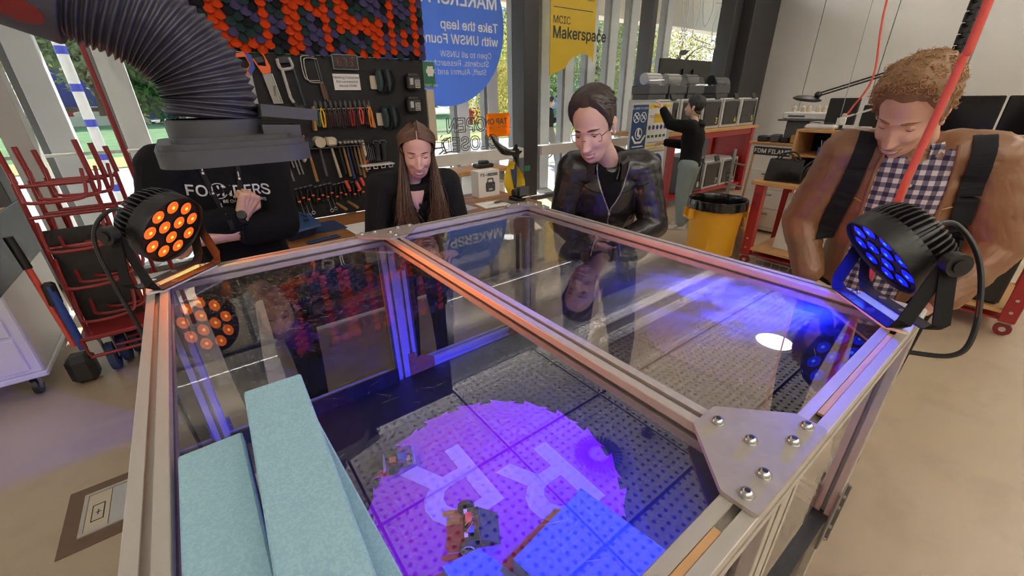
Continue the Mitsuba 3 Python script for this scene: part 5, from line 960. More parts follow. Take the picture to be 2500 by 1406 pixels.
for y in (hy0, .35, .9, 1.42, hy1 - .02): part(t, 'divider', b2(hx0, hx1 - .011, y, y + .02, .9008, 1.359, .002), 'ply_edge', False)
def mon(y0, y1, z0, z1, x, lb):
    t = thing('monitor', lb, 'monitor'); part(t, 'panel', b2(x, x + .03, y0, y1, z0, z1, .006), 'black_gloss'); part(t, 'foot', b2(x - .05, x + .12, (y0 + y1) / 2 - .08, (y0 + y1) / 2 + .08, 1.3855, 1.395, .003), 'grey_dark'); part(t, 'neck', b2(x + .03, x + .05, (y0 + y1) / 2 - .03, (y0 + y1) / 2 + .03, 1.395, z0 + .1, .003), 'grey_dark')
mon(1.34, 1.58, 1.43, 1.66, 5.02, 'small black monitor beside the hanging red cord'); mon(1.05, 1.31, 1.42, 1.60, 5.06, 'black monitor mostly hidden by curly hair'); mon(.44, .86, 1.405, 1.67, 4.93, 'wide black monitor right of the curly hair'); mon(-.05, .425, 1.405, 1.67, 4.93, 'black monitor at the right edge')
solo('white_strip', b2(4.90, 4.915, -.1, .85, 1.386, 1.402, .002), 'white_gloss', 'thin white strip under the right monitors', 'strip')
t = thing('router', 'white rounded device on top of the shelf unit', 'device'); part(t, 'case', xf(bx(.22, .26, .045, .018), mtx((5.02, 1.58, 1.4085), .1)), 'white_gloss'); part(t, 'lid', xf(bx(.18, .2, .02, .008), mtx((5.02, 1.58, 1.44), .1)), 'clear', 35)
t = thing('laptop', 'closed grey laptop on top of the shelf unit', 'laptop'); part(t, 'base', xf(bx(.22, .30, .01, .003), mtx((4.99, 1.20, 1.3915), .15)), 'grey'); part(t, 'lid', xf(bx(.22, .30, .007, .003), mtx((4.99, 1.20, 1.4005), .15)), 'grey_light')
t = thing('magnifier_lamp', 'black magnifier lamp on a long double arm', 'lamp')
A, B_ = np.array([4.93, 1.66, 1.69]), np.array([5.05, 1.02, 1.92])
for s in (-.012, .012): part(t, 'arm', cyl(A + [0, 0, s], B_ + [0, 0, s], .007, 8), 'black')
part(t, 'lower_arm', cyl(B_, (5.2, .95, 1.386), .009, 8), 'black'); part(t, 'joint', sph(B_, .02, 2), 'black'); part(t, 'swivel', sph(A, .03, 2), 'black'); part(t, 'head', xf(lathe([(0, -.012), (.09, -.018), (.12, -.008), (.12, .004), (.09, .02), (.03, .03), (0, .03)], 32), mtx((4.92, 1.74, 1.655), rx=.12)), 'black'); part(t, 'lens', xf(lathe([(0, -.013), (.085, -.019)], 32), mtx((4.92, 1.74, 1.6535), rx=.12)), 'grey_light', False); part(t, 'base', cyl((5.2, .95, 1.3855), (5.2, .95, 1.42), .03, 14), 'black')
t = thing('desk_arm', 'thin white lamp arm rising behind the white plug', 'lamp arm'); part(t, 'arm', cyl((5.0, 1.46, 1.48), (5.1, 1.08, 1.63), .010, 10), 'white_gloss'); part(t, 'post', cyl((5.0, 1.46, 1.386), (5.0, 1.46, 1.49), .014, 10), 'white_gloss')
t = thing('pendant_socket', 'orange-red cord hanging from the ceiling with a white four-way socket', 'power cord'); part(t, 'cord', tube(spline([(4.25, 1.12, 4.6), (4.22, 1.14, 3.2), (4.2, 1.15, 2.3), (4.2, 1.09, 1.82), (4.2, 1.16, 1.60), (4.2, 1.19, 1.53)], 8), .007, 8), 'coral'); part(t, 'socket', xf(bx(.05, .05, .06, .008), mtx((4.2, 1.20, 1.50), .3)), 'white_gloss'); part(t, 'support_wire', cyl((4.2, 1.27, 4.6), (4.2, 1.22, 1.53), .0025, 5), 'steel_dull'); part(t, 'collar', xf(bx(.03, .03, .03, .006), mtx((4.2, 1.195, 1.542), .3)), 'cream')
t = thing('handbag', 'black leather handbag with looped handle on the left end of the red bench', 'bag'); part(t, 'body', xf(hull([(sx * w, sy * l, z) for sx in (-1, 1) for sy in (-1, 1) for w, l, z in ((.07, .155, 0), (.075, .16, .02), (.05, .15, .2), (.035, .145, .215))]), mtx((4.74, 1.70, .9008), .12)), 'black_gloss', 40)
for s in (-1, 1): part(t, 'strap', tube(spline([(4.74 + s * .05, 1.80, 1.10), (4.73 + s * .06, 1.74, 1.17), (4.73 + s * .06, 1.66, 1.17), (4.74 + s * .05, 1.60, 1.10)], 6), .008, 8), 'black')
t = thing('black_cables', 'coil of thick black cable between handbag and blue hoses', 'cable')
for q in range(3): part(t, 'loop', tube(spline([(4.70 + .02 * q, 1.54, .915), (4.68, 1.52 - .03 * q, 1.06), (4.70, 1.42 - .04 * q, 1.15 - .03 * q), (4.72, 1.32 - .03 * q, 1.08 - .03 * q), (4.72, 1.30 - .03 * q, .915)], 8), .011, 8), 'black')
t = thing('blue_hoses', 'pair of bright blue segmented coolant hoses on the red bench', 'hose')
for q in range(3):
    pp = spline([(4.80, 1.36 - .10 * q, .905), (4.77, 1.42 - .1 * q, 1.0), (4.80, 1.34 - .1 * q, 1.08), (4.76, 1.26 - .09 * q, 1.12 + .02 * q)], 12)
    part(t, 'hose', tube(pp, .011 + .003 * np.sin(np.arange(len(pp)) * 1.6), 10), 'blue_hose', True); part(t, 'nozzle', cyl(pp[-1], pp[-1] + (pp[-1] - pp[-2]) * 1.2, .010, 10, .004), 'coral')
t = thing('clear_box', 'clear plastic parts box inside the shelf unit', 'box'); part(t, 'shell', b2(4.9, 5.15, 1.10, 1.36, 1.151, 1.30, .008), 'clear', False); part(t, 'content', b2(4.93, 5.12, 1.13, 1.33, 1.155, 1.25, .02), 'grey_dark')
t = thing('pen_pot', 'small blue pot of pens inside the shelf unit', 'pot'); part(t, 'pot', lathe([(0, 0), (.035, 0), (.035, .08), (.031, .08), (.031, .01), (0, .01)], 20), 'blue', M=mtx((4.92, 1.50, 1.151)))
for i in range(4): part(t, 'pen', cyl((4.92, 1.50, 1.165), (4.92 + .02 * math.cos(i * 1.7), 1.50 + .02 * math.sin(i * 1.7), 1.29), .004, 6), ('black', 'white', 'blue', 'coral')[i])
for i, (y, w, rz) in enumerate(((1.25, .30, .1), (.28, .40, -.05))): solo('cutting_mat', xf(bx(.24, w, .004, .001), mtx((4.715, y, .9030), rz)), 'green_mat', ('green cutting mat on the red bench beside the handbag', 'green cutting mat on the red bench at the right edge')[i], 'mat')
t = thing('cable_coil', 'thick coil of red cable lying on the shelf unit at the right edge', 'cable'); an_ = np.linspace(0, 2 * np.pi, 40, endpoint=False)
for q in range(12):
    rr, oz = .085 + .012 * (q % 4), .03 * (q // 4); part(t, 'loop', tube(np.array([5.0 + .01 * (q % 3), .27 + .006 * (q % 5), 1.185 + oz]) + np.stack([.75 * rr * np.cos(an_), 1.35 * rr * np.sin(an_), .012 * np.sin(3 * an_ + q)], 1), .0085, 8, closed=True), 'red_sign')
t = thing('solder_station', 'blue soldering station beside the green mat at the right', 'device'); part(t, 'case', xf(bx(.13, .12, .11, .012), mtx((4.72, .34, .9625), .1)), 'blue'); part(t, 'panel', xf(bx(.004, .09, .05, .001), mtx((4.652, .333, .975), .1)), 'cream'); part(t, 'dial', xf(cyl((-.01, 0, 0), (.0, 0, 0), .012, 12), mtx((4.645, .31, .94), .1)), 'cream'); part(t, 'cable', tube(spline([(4.68, .26, .92), (4.66, .16, .91), (4.74, .06, .93), (4.8, .14, .95)], 6), .006, 8), 'black')
t = thing('small_spool', 'clear spool of wire on the red bench at the right edge', 'spool'); part(t, 'spool', lathe([(0, 0), (.045, 0), (.045, .008), (.02, .01), (.02, .06), (.045, .062), (.045, .07), (0, .07)], 20), 'grey_light', M=mtx((4.74, .20, .9055)))
# under the bench
t = thing('equipment_case', 'black equipment case with a yellow label under the red bench', 'case'); part(t, 'body', b2(4.66, 5.2, -.02, .58, .2008, .66, .02), 'black'); part(t, 'lid', b2(4.64, 5.22, -.04, .60, .661, .72, .015), 'black_gloss'); part(t, 'label', xf(bx(.002, .035, .19, .0005), mtx((4.658, .14, .50), rx=.35)), 'yellow'); part(t, 'tag', b2(4.656, 4.659, .24, .31, .27, .36), 'paper'); part(t, 'barcode', b2(4.6552, 4.656, .25, .30, .28, .31), 'black')
for i in range(5): solo('timber_offcut', xf(bx(.45, .36 - .03 * (i % 3), .009, .001), mtx((4.90, .24, .1365 + .0096 * i), .03 * (i % 2))), ('ply_edge', 'hickory', 'ply_edge', 'cream', 'ply_edge')[i], f'thin timber sheet stored in the tray under the red bench, {["lowest", "second", "third", "fourth", "topmost"][i]} of the pile', 'timber', 'timber sheets under the red bench')
solo('leaning_board', xf(bx(.02, .50, .58, .004), mtx((4.80, 1.40, .495), 0, 0, .12)), 'white', 'large white panel leaning under the left half of the red bench', 'panel')
t = thing('folding_stool', 'white folding stool with grey legs under the red bench', 'stool'); part(t, 'seat', xf(bx(.26, .20, .03, .008), mtx((4.74, .98, .45), 0, .1)), 'white_gloss'); 
for s in (-.08, .08): part(t, 'leg', cyl((4.66, .98 + s, .4378), (4.80, .98 + s, .205), .010, 8), 'grey'); part(t, 'leg', cyl((4.82, .98 + s, .4378), (4.66, .98 + s, .205), .010, 8), 'grey')
t = thing('wire_basket', 'black wire basket on the floor in front of the red bench', 'basket'); w0 = []
for z in (.012, .06, .12): part(t, 'wire', tube([(4.36, 1.35, z), (4.36, 1.70, z), (4.52, 1.70, z), (4.52, 1.35, z)], .004, 6, closed=True), 'grey')
for i in range(5): part(t, 'wire', tube([(4.36, 1.37 + .08 * i, .12), (4.36, 1.37 + .08 * i, .010), (4.52, 1.37 + .08 * i, .010), (4.52, 1.37 + .08 * i, .12)], .0035, 6), 'grey')
# hanging things at the upper right
t = thing('red_air_hose', 'thick coral red hose hanging from the ceiling down behind the blue lamp', 'hose'); part(t, 'hose', tube(spline([(1.30, .205, 4.6), (1.30, .20, 3.0), (1.298, .195, 1.9), (1.300, .20, 1.75), (1.290, .21, 1.56), (1.283, .212, 1.46), (1.283, .21, 1.0), (1.30, .23, .3), (1.34, .26, .012)], 8), .0078, 12), 'coral', True); part(t, 'wire', tube(spline([(1.325, .20, 4.6), (1.322, .20, 1.9), (1.308, .202, 1.72), (1.312, .21, 1.5), (1.30, .215, 1.2)], 6), .0025, 6), 'steel_dull')
t = thing('cable_chain', 'black segmented cable chain hanging from the ceiling behind the curly hair', 'cable chain')
lk = mikit.ply(cat(bx(.07, .012, .02, .003), bx(.012, .035, .042, .003, (-.034, 0, -.016)), bx(.012, .035, .042, .003, (.034, 0, -.016))), 'm_black', False)
for i in range(62): part(t, 'link', lk, M=mtx((3.0, .48, 1.80 + .0455 * i), .6))
part(t, 'hanging_wire', cyl((3.03, .44, 1.75), (3.03, .44, 4.62), .004, 5), 'steel_dull')
# ================================================================== PEOPLE
from scipy.interpolate import LinearNDInterpolator, NearestNDInterpolator
_ball = trimesh.creation.icosphere(2, 1.0).vertices
def A(*v): return np.array(v, float)
def nz(v): v = np.asarray(v, float); return v / np.linalg.norm(v)
def cap(a, ra, b, rb): return m3.Manifold.hull_points(np.vstack([_ball * ra + a, _ball * rb + b]))
def union(l): return m3.Manifold.batch_boolean(l, m3.OpType.Add)
def to_tm(m): q = m.to_mesh(); return tm(np.asarray(q.vert_properties)[:, :3], np.asarray(q.tri_verts))
import scipy.sparse as _sp
def taubin(m, it):
    v = m.vertices.copy(); e = np.vstack([m.faces[:, [0, 1]], m.faces[:, [1, 2]], m.faces[:, [2, 0]]]); n = len(v)
    W_ = _sp.coo_matrix((np.ones(2 * len(e)), (np.r_[e[:, 0], e[:, 1]], np.r_[e[:, 1], e[:, 0]])), (n, n)).tocsr(); W_.data[:] = 1; W_ = _sp.diags(1 / np.maximum(np.asarray(W_.sum(1)).ravel(), 1)) @ W_
    for i in range(it):
        v = v + .5 * (W_ @ v - v); v = v - .52 * (W_ @ v - v)
    m.vertices = v; return m
def smooth_of(l, edge=.018, it=12):
    return taubin(to_tm(union(l).refine_to_length(edge)), it)
def mani(m): return m3.Manifold(m3.Mesh(np.asarray(m.vertices, np.float32), np.asarray(m.faces, np.uint32)))
def wrinkle(m, amp, f=(14, 14, 26), seed=0):
    v = m.vertices; n = m.vertex_normals; q = meshkit.fbm(v * np.array(f) + seed * 7.1, 3, seed); m.vertices = v + n * ((np.abs(q - .5) * -2 + .35) * amp)[:, None]; return m
def ring(c, r, f, w, d, t, n=20):
    a = np.arange(n) * 2 * np.pi / n; return c + np.cos(a)[:, None] * r * (w + t) + np.sin(a)[:, None] * f * (d + t)
def torso(J, t, lo=0, hem=None, k=1.0):
    "pelvis to neck, as overlapping hulls of elliptical sections"
    rs = nz(J['sR'] - J['sL']); rh = nz(J['hR'] - J['hL']); pel = (J['hR'] + J['hL']) / 2; sh = (J['sR'] + J['sL']) / 2; up = nz(sh - pel)
    fs, fh = nz(np.cross(up, rs)), nz(np.cross(up, rh)); L_ = np.linalg.norm(sh - pel); W_ = np.linalg.norm(J['sR'] - J['sL']) / 2
    S = [(-.07, W_ * .92, .105), (.08, W_ * .93, .11), (.38, W_ * .86, .105), (.68, W_ * .98, .122), (.88, W_ * 1.02, .108), (1.0, W_ * .82, .078), (1.07, .075, .062)]
    S = [(a, w * k, d * k) for a, w, d in S]
    if hem is not None: S = [(hem, S[0][1] * 1.04, S[0][2] * 1.06)] + [s for s in S if s[0] > hem + .02]
    R_ = []
    bend = J.get('bend', 0.0)
    for a, w, d in S:
        q = min(max(a, 0), 1); R_.append(ring(pel + up * L_ * a - (fs * q + fh * (1 - q)) * bend * math.sin(math.pi * q), nz(rs * q + rh * (1 - q)), nz(fs * q + fh * (1 - q)), w, d, t))
    return [m3.Manifold.hull_points(np.vstack([R_[i], R_[i + 1]])) for i in range(len(R_) - 1)]
def arm(J, s, t, k=1.0, end=1.0):
    a, e, w = J['s' + s], J['e' + s], J['w' + s]; we = e + (w - e) * end
    sh = (J['sR'] + J['sL']) / 2
    return [cap(sh * .45 + a * .55, .07 * k + t, a, .066 * k + t), cap(a, .064 * k + t, e, .046 * k + t), cap(e, .045 * k + t, we, (.046 - .016 * end) * k + t)]
def leg(J, s, t, k=1.0, end=1.0):
    h, kn, an = J['h' + s], J['k' + s], J['a' + s]; pel = (J['hR'] + J['hL']) / 2
    return [cap(pel * .35 + h * .65, .105 * k + t, h, .10 * k + t), cap(h, .093 * k + t, kn, .060 * k + t), cap(kn, .060 * k + t, kn + (an - kn) * end, (.060 - .02 * end) * k + t)]
def foot_mesh(J, s, t=0.0):
    an = J['a' + s]; f = nz(J['toe' + s] - an * A(1, 1, 0) - J['toe' + s] * A(0, 0, 1)) if False else nz((J['toe' + s] - an) * A(1, 1, 0)); r = A(f[1], -f[0], 0); b = an * A(1, 1, 0)
    P = []
    for a, w, h in ((-.075, .026, .055), (-.06, .034, .065), (.03, .038, .07), (.10, .045, .042), (.16, .040, .028), (.185, .022, .020)):
        for x in (-1, 1): P += [b + f * a + r * x * (w + t) + Z * .004, b + f * a + r * x * (w + t) * .8 + Z * (h + t)]
    return m3.Manifold.hull_points(np.array(P))
def hand(w, d, pn, side, curl=.5, thumb=.5, s=1.0, spread=.08):
    "palm and five separate fingers; d = direction of the hand, pn = palm normal, side +1 puts the thumb along +cross(d, pn)"
    d = nz(d); pn = nz(pn - d * np.dot(pn, d)); x = nz(np.cross(d, pn)) * side; w = np.asarray(w, float)
    kn = [w + d * l * s + x * o * s for l, o in ((.090, .030), (.094, .010), (.090, -.010), (.082, -.028))]
    P = [cap(w, .022 * s, kk, .0125 * s) for kk in kn] + [m3.Manifold.hull_points(np.vstack([_ball * .013 * s + p for p in (kn[0], kn[3], w + d * .015 * s + x * .018 * s, w + d * .015 * s - x * .018 * s)]))]
    for i, (kk, ln) in enumerate(zip(kn, (.078, .086, .080, .062))):
        q = nz(d + x * spread * (1.5 - i)); p = kk; r = .0092 * s
        for j, fr in enumerate((.46, .30, .24)):
            a = curl * (.75, 1.15, .8)[j] * 1.15; ax = np.cross(q, pn); ax = nz(np.cross(d, pn)); q = q * math.cos(a) + np.cross(ax, q) * math.sin(a) * np.sign(np.dot(np.cross(ax, q), pn) or 1)
            n_ = p + q * ln * fr * s; P.append(cap(p, r, n_, r * .92)); p, r = n_, r * .92
    b = w + d * .030 * s + x * .022 * s; q = nz(d * .75 + x * .75 + pn * .25); p = b; r = .0115 * s
    for j, ln in enumerate((.042, .034, .028)):
        n_ = p + q * ln * s; P.append(cap(p, r, n_, r * .93)); p, r = n_, r * .92; q = nz(q + (pn * .55 - x * .55) * thumb)
    return smooth_of(P, .005 * s, 4)
# ---- heads
_ico = trimesh.creation.icosphere(5, 1.0)
def ray_ell(d, c, r):
    c, r = A(*c), A(*r); a = ((d / r) ** 2).sum(1); b = -(d * c / r ** 2).sum(1); cc = ((c / r) ** 2).sum() - 1; return (-b + np.sqrt(np.maximum(b * b - a * cc, 1e-9))) / a
def head_geo(smile=1.0, fem=False, jaw=1.0):
    d = _ico.vertices; P_ = 12.0
    es = [((0, -.02, .036), (.074, .094, .084)), ((0, .028, -.022), (.0605, .064, .080)), ((0, .046, -.070), (.042 * jaw, .042, .046 * (.94 if fem else 1))), ((0, -.02, -.06), (.05, .06, .06))]
    r = sum(ray_ell(d, *e) ** P_ for e in es) ** (1 / P_); p = d * r[:, None]
    x, y, z = p.T; fr = np.clip((y - .015) / .04, 0, 1); G = lambda cx, cz, sx, sz: np.exp(-((np.abs(x) - cx) / sx) ** 2 - ((z - cz) / sz) ** 2)
    dy = np.zeros_like(x)
    t = np.clip((.012 - z) / .046, 0, 1); low = 1 / (1 + np.exp(-(z + .047) / .0028)); dy += np.exp(-(x / (.0085 + .005 * t)) ** 2) * (.004 + .021 * t ** 1.3) * low * (1 / (1 + np.exp((z - .02) / .006)))
    dy += G(.0125, -.037, .007, .007) * .009
    dy += G(.026, .026, .022, .008) * (.003 if fem else .0055) - G(.031, .006, .015, .010) * .0085 - G(0, .016, .009, .008) * .002
    dy += G(.040, -.026, .018, .015) * (.004 + .005 * smile); dy -= G(.030, -.050, .006, .016) * .0028 * smile
    zc = -.064 + smile * 5.0 * x * x; lw = np.exp(-(x / (.021 + .005 * smile)) ** 4); dy += lw * (np.exp(-((z - zc - .005) / .0045) ** 2) * .004 + np.exp(-((z - zc + .010) / .006) ** 2) * .0045 - np.exp(-((z - zc + .001) / .0028) ** 2) * .0035)
    dy += np.exp(-(x / .016) ** 2 - ((z + .098) / .012) ** 2) * .006 - np.exp(-(x / .02) ** 2 - ((z + .083) / .005) ** 2) * .003
    p = p + np.stack([0 * x, dy * fr, 0 * x], 1)
    return tm(p, _ico.faces)
def interp(m, M=None, lim=None, nmin=.15):
    v = m.vertices; n = m.vertex_normals
    if M is not None: Mi = np.linalg.inv(M); v = v @ Mi[:3, :3].T + Mi[:3, 3]; n = n @ Mi[:3, :3].T
    k = n[:, 1] > nmin
    if lim is not None: k &= (np.abs(v[:, 0]) < lim)
    f = LinearNDInterpolator(v[k][:, [0, 2]], v[k][:, 1]); g = NearestNDInterpolator(v[k][:, [0, 2]], v[k][:, 1])
    def q(x, z):
        y = f(np.stack([x, z], -1)); return np.where(np.isnan(y), g(np.stack([x, z], -1)), y)
    return q
def ribbon(S, xs, zlo, zhi, off, ny=5):
    xs = np.asarray(xs, float)
    def fn(u, v):
        x = np.interp(u, np.linspace(0, 1, len(xs)), xs); a, b = np.interp(u, np.linspace(0, 1, len(xs)), zlo), np.interp(u, np.linspace(0, 1, len(xs)), zhi); z = a + (b - a) * v
        return np.stack([x, S(x, z) + off * np.sin(np.clip(v, .0, 1) * np.pi) ** .4, z], 1)
    return grid(len(xs) * 2, ny, fn)
def hairline(p, hl):
    ph = np.arctan2(np.abs(p[:, 0]), p[:, 1]); return np.interp(ph, [0, .5, .85, 1.12, 1.32, 1.5, 1.66, 1.85, 2.2, 2.7, 3.15], hl)
HL_MAN = [.104, .104, .090, .056, .014, -.018, .012, .020, -.02, -.06, -.066]
def put_head(t, skin_parts, M, hair_m, style, smile=1.0, fem=False, skin='skin', lids=.62, brow='brow', jaw=1.0, s=1.0):
    "adds the head to skin_parts and its features as parts of t"
    h = head_geo(smile, fem, jaw); S = interp(h); Ms = M.copy(); Ms[:3, :3] = Ms[:3, :3] * s
    P = lambda nm, m, mm, sm=True, **k: part(t, nm, xf(m, Ms), mm, sm, **k)
    ear = lambda sg: [sph((sg * .074, -.014, -.004), 1, 2, (.008, .017, .030)), sph((sg * .0785, -.020, .006), 1, 2, (.007, .013, .021)), sph((sg * .076, -.006, -.028), 1, 2, (.006, .009, .010))]
    for m in [h] + ear(1) + ear(-1): skin_parts.append(mani(xf(m, Ms)))
    for sg in (-1, 1):
        ex, ez = sg * .031, .006; ey = float(S(A(ex), A(ez))[0]) - .0055; e = P('eye', sph((ex, ey, ez), .0112, 3), 'eye_white'); scene[uniq(e + '__iris')] = shp(xf(xf(lathe([(0, .0114), (.0035, .0111), (.0052, .0101)], 16), basis((ex, ey, ez), X, nz(A(0, -.38, -1)), None)), Ms), 'iris', True)
        sp = trimesh.creation.icosphere(3, .0124); vz = sp.vertices
        up = tm(vz, sp.faces[(sp.triangles_center[:, 2] > .0124 * (1 - 2 * lids) + .0) | (sp.triangles_center[:, 1] < .002)]); P('eyelid', mv(up, (ex, ey, ez)), skin, True); lo = tm(vz, sp.faces[sp.triangles_center[:, 2] < -.0124 * (.62 - .12 * smile)]); P('eyelid', mv(lo, (ex, ey, ez)), skin, True)
        zl = ez + .0124 * (1 - 2 * lids); w = math.sqrt(max(1e-6, .0127 ** 2 - (zl - ez) ** 2)); an = np.linspace(.25, np.pi - .25, 12); P('eyelashes', tube(np.stack([ex + w * np.cos(an), ey + w * np.sin(an), 0 * an + zl], 1), .0009 if not fem else .0013, 5), brow)
        xs = np.linspace(.013, .049, 9); zz = .0275 + .0030 * np.sin((xs - .013) / .036 * np.pi) - .0060 * (xs - .013) / .036; th = .0034 * np.sin(np.linspace(.5, np.pi - .15, 9)) * (.7 if fem else 1); P('eyebrow', ribbon(S, sg * xs, zz - th, zz + th, .0022), brow)
    xs = np.linspace(-.027, .027, 13); zc = -.064 + smile * 5.0 * xs ** 2; op = .0095 * smile * np.sqrt(np.clip(1 - (xs / .0265) ** 2, 0, 1)); wl = .0042 * np.clip(1 - (xs / .029) ** 2, 0, 1) + .0006
    if smile > .5: P('teeth', ribbon(S, xs * .93, (zc - op) * 1, zc + .0012, .0016), 'teeth')
    P('lips', cat(ribbon(S, xs, zc + .0008, zc + .001 + wl, .0022), ribbon(S, xs, zc - op - wl * 1.15, zc - op + .0004, .0024)), 'lips' if fem else 'lips_m')
    v = h.vertices; nd = nz_rows(v)
    zl = hairline(v, HL_MAN); k = 1 / (1 + np.exp(-(v[:, 2] - zl) / .0035))
    if style == 'long': zl = hairline(v, [.112, .106, .080, .045, .015, -.02, -.02, -.02, -.05, -.075, -.08]); k = 1 / (1 + np.exp(-(v[:, 2] - zl) / .0035))
    if style in ('curly', 'curly_dark'): zl = hairline(v, [.088, .090, .082, .050, .012, -.016, .010, .018, -.02, -.06, -.066]); k = 1 / (1 + np.exp(-(v[:, 2] - zl) / .0035))
    ph = np.arctan2(v[:, 0], v[:, 1]); top = np.clip((v[:, 2] - .03) / .06, 0, 1)
    if style == 'swept':
        th = .008 + .016 * top + .004 * np.clip(v[:, 1] / .08, 0, 1) * top + .005 * v[:, 0] / .07 * top; st = meshkit.fbm(np.stack([v[:, 1] * 160 - v[:, 0] * 60, v[:, 0] * 22 + v[:, 2] * 12, v[:, 2] * 20], 1), 3, 2) - .5; th = th + st * (.007 + .004 * top)
    elif style in ('curly', 'curly_dark'): th = .016 + .020 * top + (meshkit.fbm(v * 70, 2, 4) - .5) * .018
    elif style == 'bowl':
        zl = hairline(v, [.05, .05, .035, .008, -.01, -.03, -.02, -.02, -.05, -.075, -.08]); k = 1 / (1 + np.exp(-(v[:, 2] - zl) / .003)); th = .012 + .014 * top + (meshkit.fbm(v * np.array([120, 120, 20]), 2, 4) - .5) * .008
    else: th = .003 + .001 * top + (meshkit.fbm(np.stack([v[:, 1] * 220, v[:, 0] * 20, v[:, 2] * 20], 1), 2, 4) - .5) * .004
    hm = tm(v + nd * (k * (th + .005) - .005)[:, None], h.faces); P('hair', hm, hair_m, True)
    rr = np.random.default_rng(21); pool = np.nonzero((k > (.35 if 'curly' in style else .9)))[0]
    if style == 'swept':
        tb = []
        for i in rr.choice(pool[top[pool] > .55], 420):
            b = v[i] + nd[i] * (th[i] - .003); fl = nz(A(-.55, -.75 if v[i][2] > .05 else -.2, -.1 - .9 * (1 - top[i])) + rr.normal(0, .12, 3)); fl = fl - nd[i] * np.dot(fl, nd[i]); l = rr.uniform(.015, .030); tb.append(tube([b, b + fl * l * .5 + nd[i] * .0015, b + fl * l - nd[i] * .002], [.0013, .0013, .0005], 4, False))
        P('hair_strands', cat(tb), hair_m, True, stuff=True)
    if style in ('curly', 'curly_dark'):
        tb = []
        for i in rr.choice(pool, 950):
            b = v[i] + nd[i] * (th[i] * min(1, k[i] + .3) - .004); u = nz(np.cross(nd[i], rr.normal(0, 1, 3))); w = np.cross(nd[i], u); a = np.linspace(0, rr.uniform(4, 8), 16); rad = rr.uniform(.004, .0095); tb.append(tube(b + u[None] * (rad * np.cos(a))[:, None] + (w * .8 + nd[i] * .6)[None] * (rad * np.sin(a))[:, None] + (nd[i] * .5 + u * .3)[None] * (a * .0022)[:, None], np.linspace(.0013, .0006, 16), 4, False))
        P('hair_curls', cat(tb), hair_m + '_light' if style == 'curly' else hair_m, True, stuff=True)
    return S, Ms
def nz_rows(v): return v / np.linalg.norm(v, axis=1, keepdims=True)
def headM(c, f, up=(0, 0, 1), roll=0.0):
    f = nz(f); r = nz(np.cross(f, up)); r = nz(r + A(0, 0, roll)); r = nz(r - f * np.dot(r, f)); return basis(c, r, f)
mat('skin', '#d9b29e', .5, spec=.4); mat('skin_pale', '#dfb29f', .5, spec=.4); mat('skin_warm', '#dbab92', .45, spec=.4)
mat('eye_white', '#cfc6bf', .3); mat('iris', '#2e241d', .2); mat('lips', '#96504a', .45); mat('lips_m', '#a8685a', .5); mat('teeth', '#dcd6cb', .3); mat('brow', '#3a2a20', .8)
mat('hair_dark', '#2c211b', .45); mat('hair_brown', '#4a3527', .45); mat('hair_black', '#0e0c0c', .5); mat('hair_curl', '#80603e', .55); mat('hair_curl_light', '#a87f54', .5); mat('hair_brown_light', '#6a4e3a', .4); mat('brow_fair', '#7d5a3c', .8)
_lb = proc(lambda p, n, uv: fbm(p.x * 55, p.y * 55, p.z * 80), 1e-3)
mat('leather_black', '#161312', .3, spec=.55, bump=_lb, bscale=.0012); mat('leather_tan', '#7d5738', .42, spec=.5, bump=_lb, bscale=.0012)
mat('hoodie', '#0d0d0f', .9, spec=.15, sheen=.3); mat('blazer', '#0f0f11', .8, spec=.2, sheen=.3); mat('tee', '#0b0b0c', .9, spec=.15); mat('jeans', '#1d2233', .8, spec=.2); mat('jeans_grey', '#7d8a8a', .85, spec=.2); mat('trouser_grey', '#6d6963', .9, spec=.15); mat('shoe_white', '#d6d2c8', .5); mat('print_white', '#c9c9cb', .7); mat('strap', '#17181a', .85, spec=.2)
# ---- leather jacket man
def person(lb): return thing('person', lb, 'person')
def finish(t, parts, skin): 
    m = to_tm(union(parts)); m.merge_vertices(); part(t, 'body', m, skin, 50)
def body_core(J, k=.88, s=1.0): return [mani(smooth_of(torso(J, -.012) + [c for q in 'RL' for c in arm(J, q, -.004, k)] + [c for q in 'RL' for c in leg(J, q, -.006, k)] + [foot_mesh(J, q, -.006) for q in 'RL'] + [cap((J['sR'] + J['sL']) / 2 + Z * .0, .055, J['neck'], .050 * s), cap(J['neck'], .050 * s, J['skull'], .048 * s)], .025, 8))]
t = person('smiling man with glasses in a black leather jacket leaning over the far arena rail')
J = dict(sR=A(1.375, 1.335, 1.405), sL=A(1.605, 1.150, 1.405), eR=A(1.345, 1.375, 1.165), eL=A(1.615, 1.060, 1.165), wR=A(1.335, 1.185, 1.09), wL=A(1.385, 1.065, 1.125), hR=A(1.51, 1.405, .93), hL=A(1.63, 1.265, .93), kR=A(1.50, 1.385, .50), kL=A(1.66, 1.20, .50), aR=A(1.60, 1.46, .09), aL=A(1.76, 1.25, .09), toeR=A(1.45, 1.36, .03), toeL=A(1.62, 1.13, .03), neck=A(1.435, 1.225, 1.475), skull=A(1.37, 1.215, 1.53))
HM = headM((1.332, 1.205, 1.590), (-.86, -.34, -.46), roll=-.10)
sp = body_core(J); sp.append(mani(hand(J['wR'], (.2, -.75, .15), (.3, .2, 1), -1, .85))); sp.append(mani(hand(J['wL'], (-.55, .55, .0), (-.2, .0, 1), 1, .85)))
S, Ms = put_head(t, sp, HM, 'hair_dark', 'swept', .9, skin='skin', lids=.46, s=1.06)
finish(t, sp, 'skin')
